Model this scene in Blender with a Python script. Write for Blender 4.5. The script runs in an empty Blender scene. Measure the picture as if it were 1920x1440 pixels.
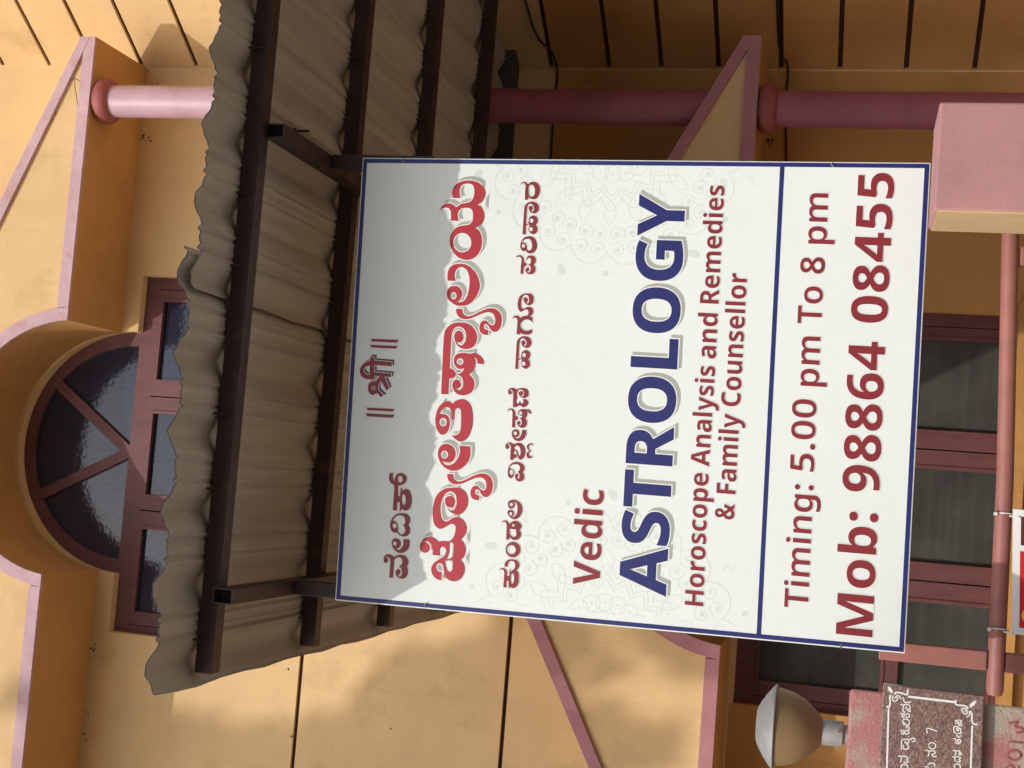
import bpy, bmesh, math, random
from mathutils import Vector, Matrix
from mathutils.geometry import tessellate_polygon
random.seed(7)
R = math.radians
S = bpy.context.scene
COL = S.collection

# ------------------------------------------------------------------ camera, sky, sun, exposure
F_PX, PITCH, ROLL, YAW = 2591.57, 0.2442715, 0.0616494, 0.0698024   # the phone was held sideways
fw = Vector((math.sin(YAW) * math.cos(PITCH), math.cos(YAW) * math.cos(PITCH), math.sin(PITCH)))
rt = Vector((math.cos(YAW), -math.sin(YAW), 0))
up = rt.cross(fw)
pa = math.cos(ROLL) * rt + math.sin(ROLL) * up
pb = -math.sin(ROLL) * rt + math.cos(ROLL) * up
cam = bpy.data.cameras.new('camera')
cam.sensor_width = 36
cam.lens = F_PX / 1920 * 36
cam.clip_end = 2000
co = bpy.data.objects.new('camera', cam)
COL.objects.link(co)
cx, cy, cz = -pb, pa, -fw
co.matrix_world = Matrix(((cx.x, cy.x, cz.x, 0), (cx.y, cy.y, cz.y, 0), (cx.z, cy.z, cz.z, 1.6), (0, 0, 0, 1)))
S.camera = co

SUN = Vector((.335, .59, -.560)).normalized()          # the way the light travels
sl = bpy.data.lights.new('sun', 'SUN')
sl.energy = 2.05
sl.angle = R(.5)
sl.color = (1, .965, .91)
so = bpy.data.objects.new('sun', sl)
COL.objects.link(so)
so.location = (-6, -10, 12)
so.rotation_euler = SUN.to_track_quat('-Z', 'Y').to_euler()
w = bpy.data.worlds.new('World')
S.world = w
w.use_nodes = True
nt = w.node_tree
sky = nt.nodes.new('ShaderNodeTexSky')
sky.sky_type = 'NISHITA'
sky.sun_disc = False
sky.sun_elevation = math.asin(-SUN.z)
sky.sun_rotation = math.atan2(-SUN.x, -SUN.y)
sky.dust_density = 3.0
sky.ozone_density = .7
bg = nt.nodes['Background']
bg.inputs[1].default_value = .15
nt.links.new(sky.outputs[0], bg.inputs[0])
S.view_settings.view_transform = 'Standard'
S.view_settings.look = 'None'
S.view_settings.exposure = .13
S.view_settings.gamma = 1
S.cycles.max_bounces = 8
S.cycles.diffuse_bounces = 4

# ------------------------------------------------------------------ helpers
def mat(name, base, rough=.85, var=.12, vs=3., bs=60., bump=.12, metal=0., ior=1.5, dark=None, stain=None, detail=6, spot=None, stretch=None, streak=None):
    """procedural material: base colour with large scale variation, fine bump, optional stains"""
    m = bpy.data.materials.new(name)
    m.use_nodes = True
    t = m.node_tree
    N, L = t.nodes, t.links
    p = N['Principled BSDF']
    p.inputs['Roughness'].default_value = rough
    p.inputs['Metallic'].default_value = metal
    p.inputs['IOR'].default_value = ior
    tc = N.new('ShaderNodeTexCoord')
    src = tc.outputs['Object']
    if stretch:
        mp = N.new('ShaderNodeMapping')
        mp.inputs['Scale'].default_value = stretch
        L.new(src, mp.inputs['Vector'])
        src = mp.outputs['Vector']
    n1 = N.new('ShaderNodeTexNoise')
    n1.inputs['Scale'].default_value = vs
    n1.inputs['Detail'].default_value = detail
    n1.inputs['Roughness'].default_value = .6
    L.new(src, n1.inputs['Vector'])
    cr = N.new('ShaderNodeValToRGB')
    d = dark or tuple(c * (1 - var) for c in base)
    cr.color_ramp.elements[0].position = .3
    cr.color_ramp.elements[1].position = .7
    cr.color_ramp.elements[0].color = (*d, 1)
    cr.color_ramp.elements[1].color = (*[min(1, c * (1 + var * .5)) for c in base], 1)
    L.new(n1.outputs['Fac'], cr.inputs['Fac'])
    col = cr.outputs['Color']
    for sp in ([stain] if stain else []) + ([spot] if spot else []):
        c2, sc, lo, hi = sp
        n2 = N.new('ShaderNodeTexNoise')
        n2.inputs['Scale'].default_value = sc
        n2.inputs['Detail'].default_value = 8
        n2.inputs['Roughness'].default_value = .65
        L.new(src, n2.inputs['Vector'])
        r2 = N.new('ShaderNodeMapRange')
        r2.inputs['From Min'].default_value = lo
        r2.inputs['From Max'].default_value = hi
        L.new(n2.outputs['Fac'], r2.inputs['Value'])
        mx = N.new('ShaderNodeMix')
        mx.data_type = 'RGBA'
        L.new(r2.outputs['Result'], mx.inputs['Factor'])
        L.new(col, mx.inputs['A'])
        mx.inputs['B'].default_value = (*c2, 1)
        col = mx.outputs['Result']
    if streak:                                               # rain and dust runs down the face
        c2, lo, hi, amt = streak
        mp2 = N.new('ShaderNodeMapping')
        mp2.inputs['Scale'].default_value = (9, 9, .55)
        L.new(tc.outputs['Object'], mp2.inputs['Vector'])
        n4 = N.new('ShaderNodeTexNoise')
        n4.inputs['Scale'].default_value = 1.6
        n4.inputs['Detail'].default_value = 7
        n4.inputs['Roughness'].default_value = .68
        L.new(mp2.outputs['Vector'], n4.inputs['Vector'])
        r4 = N.new('ShaderNodeMapRange')
        r4.inputs['From Min'].default_value = lo
        r4.inputs['From Max'].default_value = hi
        r4.inputs['To Max'].default_value = amt
        L.new(n4.outputs['Fac'], r4.inputs['Value'])
        mx = N.new('ShaderNodeMix')
        mx.data_type = 'RGBA'
        L.new(r4.outputs['Result'], mx.inputs['Factor'])
        L.new(col, mx.inputs['A'])
        mx.inputs['B'].default_value = (*c2, 1)
        col = mx.outputs['Result']
    L.new(col, p.inputs['Base Color'])
    if bump:
        n3 = N.new('ShaderNodeTexNoise')
        n3.inputs['Scale'].default_value = bs
        n3.inputs['Detail'].default_value = 8
        n3.inputs['Roughness'].default_value = .7
        L.new(tc.outputs['Object'], n3.inputs['Vector'])
        b = N.new('ShaderNodeBump')
        b.inputs['Strength'].default_value = bump
        b.inputs['Distance'].default_value = .01
        L.new(n3.outputs['Fac'], b.inputs['Height'])
        L.new(b.outputs['Normal'], p.inputs['Normal'])
    return m

def tagp(o, label=None, cat=None, group=None, kind=None):
    if label: o['label'] = label
    if cat: o['category'] = cat
    if group: o['group'] = group
    if kind: o['kind'] = kind
    return o

def thing(name, loc, label, cat, group=None):
    o = bpy.data.objects.new(name, None)
    COL.objects.link(o)
    o.location = loc
    o.empty_display_size = .1
    return tagp(o, label, cat, group)

def absloc(o):
    v = Vector((0, 0, 0))
    while o:
        v += o.location
        o = o.parent
    return v

class MB:
    """collects shapes given in world coordinates; build() links them as ONE mesh object"""
    def __init__(self):
        self.v, self.f, self.m, self.s = [], [], [], []
        self.cur, self.sm = 0, False
    def add(self, vs, fs, sm=None):
        b = len(self.v)
        self.v += [tuple(p) for p in vs]
        for f in fs:
            self.f.append([b + i for i in f])
            self.m.append(self.cur)
            self.s.append(self.sm if sm is None else sm)
        return self
    def box(self, x0, x1, y0, y1, z0, z1):
        vs = [(x, y, z) for z in (z0, z1) for y in (y0, y1) for x in (x0, x1)]
        return self.add(vs, [(0, 2, 3, 1), (4, 5, 7, 6), (0, 1, 5, 4), (2, 6, 7, 3), (0, 4, 6, 2), (1, 3, 7, 5)])
    def plate(self, outer, holes, y0, y1, fn=None):
        """prism of an (x, z) outline with holes between depths y0 (front) and y1"""
        loops = [list(outer)] + [list(h) for h in holes]
        flat = [p for l in loops for p in l]
        tris = tessellate_polygon([[Vector((x, z, 0)) for x, z in l] for l in loops])
        fn = fn or (lambda x, y, z: (x, y, z))
        n = len(flat)
        if y1 is None:
            return self.add([fn(x, y0, z) for x, z in flat], [self._w(flat, t) for t in tris])
        vs = [fn(x, y0, z) for x, z in flat] + [fn(x, y1, z) for x, z in flat]
        fs = [self._w(flat, t) for t in tris] + [tuple(n + i for i in reversed(self._w(flat, t))) for t in tris]
        b = 0
        for k, l in enumerate(loops):
            m = len(l)
            area = sum(l[i - 1][0] * l[i][1] - l[i][0] * l[i - 1][1] for i in range(m))
            ccw = (area > 0) == (k == 0)
            for i in range(m):
                j = (i + 1) % m
                q = (b + i, b + i + n, b + j + n, b + j)
                fs.append(q if ccw else q[::-1])
            b += m
        return self.add(vs, fs)
    @staticmethod
    def _w(flat, t):
        a, b, c = (flat[i] for i in t)
        cr = (b[0] - a[0]) * (c[1] - a[1]) - (b[1] - a[1]) * (c[0] - a[0])
        return tuple(t) if cr > 0 else tuple(reversed(t))        # faces the street (-y)
    def tube(self, pts, r, n=10, cap=True, closed=False):
        pts = [Vector(p) for p in pts]
        m = len(pts)
        rs = r if isinstance(r, (list, tuple)) else [r] * m
        vs, fs = [], []
        ref = None
        for i, p in enumerate(pts):
            d = (pts[min(i + 1, m - 1)] - pts[max(i - 1, 0)]).normalized()
            if ref is None:
                ref = Vector((0, 0, 1)) if abs(d.z) < .9 else Vector((0, 1, 0))
            a = (ref - d * ref.dot(d)).normalized()
            ref = a
            b = d.cross(a)
            for k in range(n):
                t = 2 * math.pi * k / n
                vs.append(p + (a * math.cos(t) + b * math.sin(t)) * rs[i])
        for i in range(m - 1):
            for k in range(n):
                k2 = (k + 1) % n
                fs.append((i * n + k, i * n + k2, (i + 1) * n + k2, (i + 1) * n + k))
        self.add(vs, fs, True)
        if cap:
            self.add(vs[:n], [tuple(reversed(range(n)))], False)
            self.add(vs[-n:], [tuple(range(n))], False)
        return self
    def lathe(self, prof, c, n=48, sm=True):
        vs, fs = [], []
        for r, z in prof:
            for k in range(n):
                t = 2 * math.pi * k / n
                vs.append((c[0] + r * math.cos(t), c[1] + r * math.sin(t), c[2] + z))
        for i in range(len(prof) - 1):
            for k in range(n):
                k2 = (k + 1) % n
                fs.append((i * n + k, i * n + k2, (i + 1) * n + k2, (i + 1) * n + k))
        return self.add(vs, fs, sm)
    def bar(self, a, b, wx, wz, side=None, hollow=0):
        """rectangular section bar from a to b; wx across, wz along 'up'"""
        a, b = Vector(a), Vector(b)
        d = (b - a).normalized()
        u = Vector(side) if side else (Vector((0, 0, 1)) if abs(d.z) < .9 else Vector((0, 1, 0)))
        u = (u - d * u.dot(d)).normalized()
        s = d.cross(u)
        def ring(p, k=0):
            return [p + s * sx * (wx / 2 - k) + u * sz * (wz / 2 - k) for sx, sz in ((-1, -1), (1, -1), (1, 1), (-1, 1))]
        if not hollow:
            return self.add(ring(a) + ring(b), [(0, 1, 2, 3), (7, 6, 5, 4)] + [(i, i + 4, (i + 1) % 4 + 4, (i + 1) % 4) for i in range(4)])
        vs = ring(a) + ring(b) + ring(a, hollow) + ring(b, hollow)
        fs = []
        for i in range(4):
            j = (i + 1) % 4
            fs += [(i, i + 4, j + 4, j), (8 + i, 8 + j, 12 + j, 12 + i), (i, j, 8 + j, 8 + i), (4 + i, 12 + i, 12 + j, 4 + j)]
        return self.add(vs, fs)
    def ribbon(self, pts, hw, y):
        """flat brush stroke of half width hw on the plane at depth y, round ends; pts are (x, z)"""
        P = smooth(pts, 4)
        L_, R_ = [], []
        m = len(P)
        for i, p in enumerate(P):
            a, b = P[max(i - 1, 0)], P[min(i + 1, m - 1)]
            dx, dz = b[0] - a[0], b[1] - a[1]
            l = math.hypot(dx, dz) or 1
            L_.append((p[0] - dz / l * hw, p[1] + dx / l * hw))
            R_.append((p[0] + dz / l * hw, p[1] - dx / l * hw))
        vs = [(x, y, z) for x, z in L_] + [(x, y, z) for x, z in R_]
        self.add(vs, [(i, m + i, m + i + 1, i + 1) for i in range(m - 1)])
        for c in (P[0], P[-1]):
            self.add([(c[0] + hw * math.cos(k * math.pi / 4), y - .00004, c[1] + hw * math.sin(k * math.pi / 4)) for k in range(8)], [tuple(range(8))])
        return self
    def build(self, name, mats, parent=None, bevel=0, fix=False):
        me = bpy.data.meshes.new(name)
        off = absloc(parent) if parent else Vector((0, 0, 0))
        me.from_pydata([(x - off.x, y - off.y, z - off.z) for x, y, z in self.v], [], self.f)
        if not isinstance(mats, (list, tuple)): mats = [mats]
        for q in mats: me.materials.append(q)
        me.polygons.foreach_set('material_index', self.m)
        me.polygons.foreach_set('use_smooth', self.s)
        if bevel or fix:
            bm = bmesh.new()
            bm.from_mesh(me)
            bmesh.ops.remove_doubles(bm, verts=bm.verts, dist=1e-5)
            bmesh.ops.recalc_face_normals(bm, faces=bm.faces)
            if bevel:
                es = [e for e in bm.edges if len(e.link_faces) == 2 and e.calc_face_angle(0) > .6]
                bmesh.ops.bevel(bm, geom=es, offset=bevel, segments=2, affect='EDGES', profile=.5, clamp_overlap=True)
            bm.to_mesh(me)
            bm.free()
        me.update()
        o = bpy.data.objects.new(name, me)
        COL.objects.link(o)
        if parent: o.parent = parent
        return o

def smooth(pts, n=4):
    if len(pts) < 3: return list(pts)
    out = []
    for i in range(len(pts) - 1):
        p0, p1, p2, p3 = pts[max(i - 1, 0)], pts[i], pts[i + 1], pts[min(i + 2, len(pts) - 1)]
        for k in range(n):
            t = k / n
            out.append(tuple(.5 * (2 * b + (c - a) * t + (2 * a - 5 * b + 4 * c - d) * t * t + (3 * b - a - 3 * c + d) * t ** 3) for a, b, c, d in zip(p0, p1, p2, p3)))
    out.append(tuple(pts[-1]))
    return out

def arc(cx, cz, r, a0, a1, n=24):
    return [(cx + r * math.cos(R(a0 + (a1 - a0) * k / n)), cz + r * math.sin(R(a0 + (a1 - a0) * k / n))) for k in range(n + 1)]

def dec(s, k=1e-4):
    out = []
    for shp in s.split('|'):
        cs = []
        for c in shp.split(';'):
            x = y = 0
            l = []
            for t in c.split(','):
                a, b = t.split()
                x += int(a)
                y += int(b)
                l.append((x * k, y * k))
            cs.append(l)
        out.append(cs)
    return out

def area(l): return sum(l[i - 1][0] * l[i][1] - l[i][0] * l[i - 1][1] for i in range(len(l))) / 2

def inside(p, l):
    c = False
    for i in range(len(l)):
        (x1, y1), (x2, y2) = l[i - 1], l[i]
        if (y1 > p[1]) != (y2 > p[1]) and p[0] < (x2 - x1) * (p[1] - y1) / (y2 - y1) + x1: c = not c
    return c

def offset(l, d, hole=False):
    """move an outline out by d (a hole shrinks)"""
    s = 1 if area(l) > 0 else -1
    if hole: s = -s
    out = []
    m = len(l)
    for i in range(m):
        a, p, b = l[i - 1], l[i], l[(i + 1) % m]
        n = []
        for q, r_ in ((a, p), (p, b)):
            dx, dz = r_[0] - q[0], r_[1] - q[1]
            h = math.hypot(dx, dz) or 1
            n.append((dz / h, -dx / h))
        nx, nz = n[0][0] + n[1][0], n[0][1] + n[1][1]
        h = math.hypot(nx, nz) or 1
        nx, nz = nx / h, nz / h
        k = min(1.6, 1 / max(.3, nx * n[0][0] + nz * n[0][1]))
        out.append((p[0] + nx * d * s * k, p[1] + nz * d * s * k))
    return out

def groups(cs):
    """split the contours of a glyph into (outer, holes)"""
    cs = sorted(cs, key=lambda l: -abs(area(l)))
    res = []
    for c in cs:
        for g in res:
            if inside(c[0], g[0]):
                g[1].append(c)
                break
        else:
            res.append((c, []))
    return res
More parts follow.
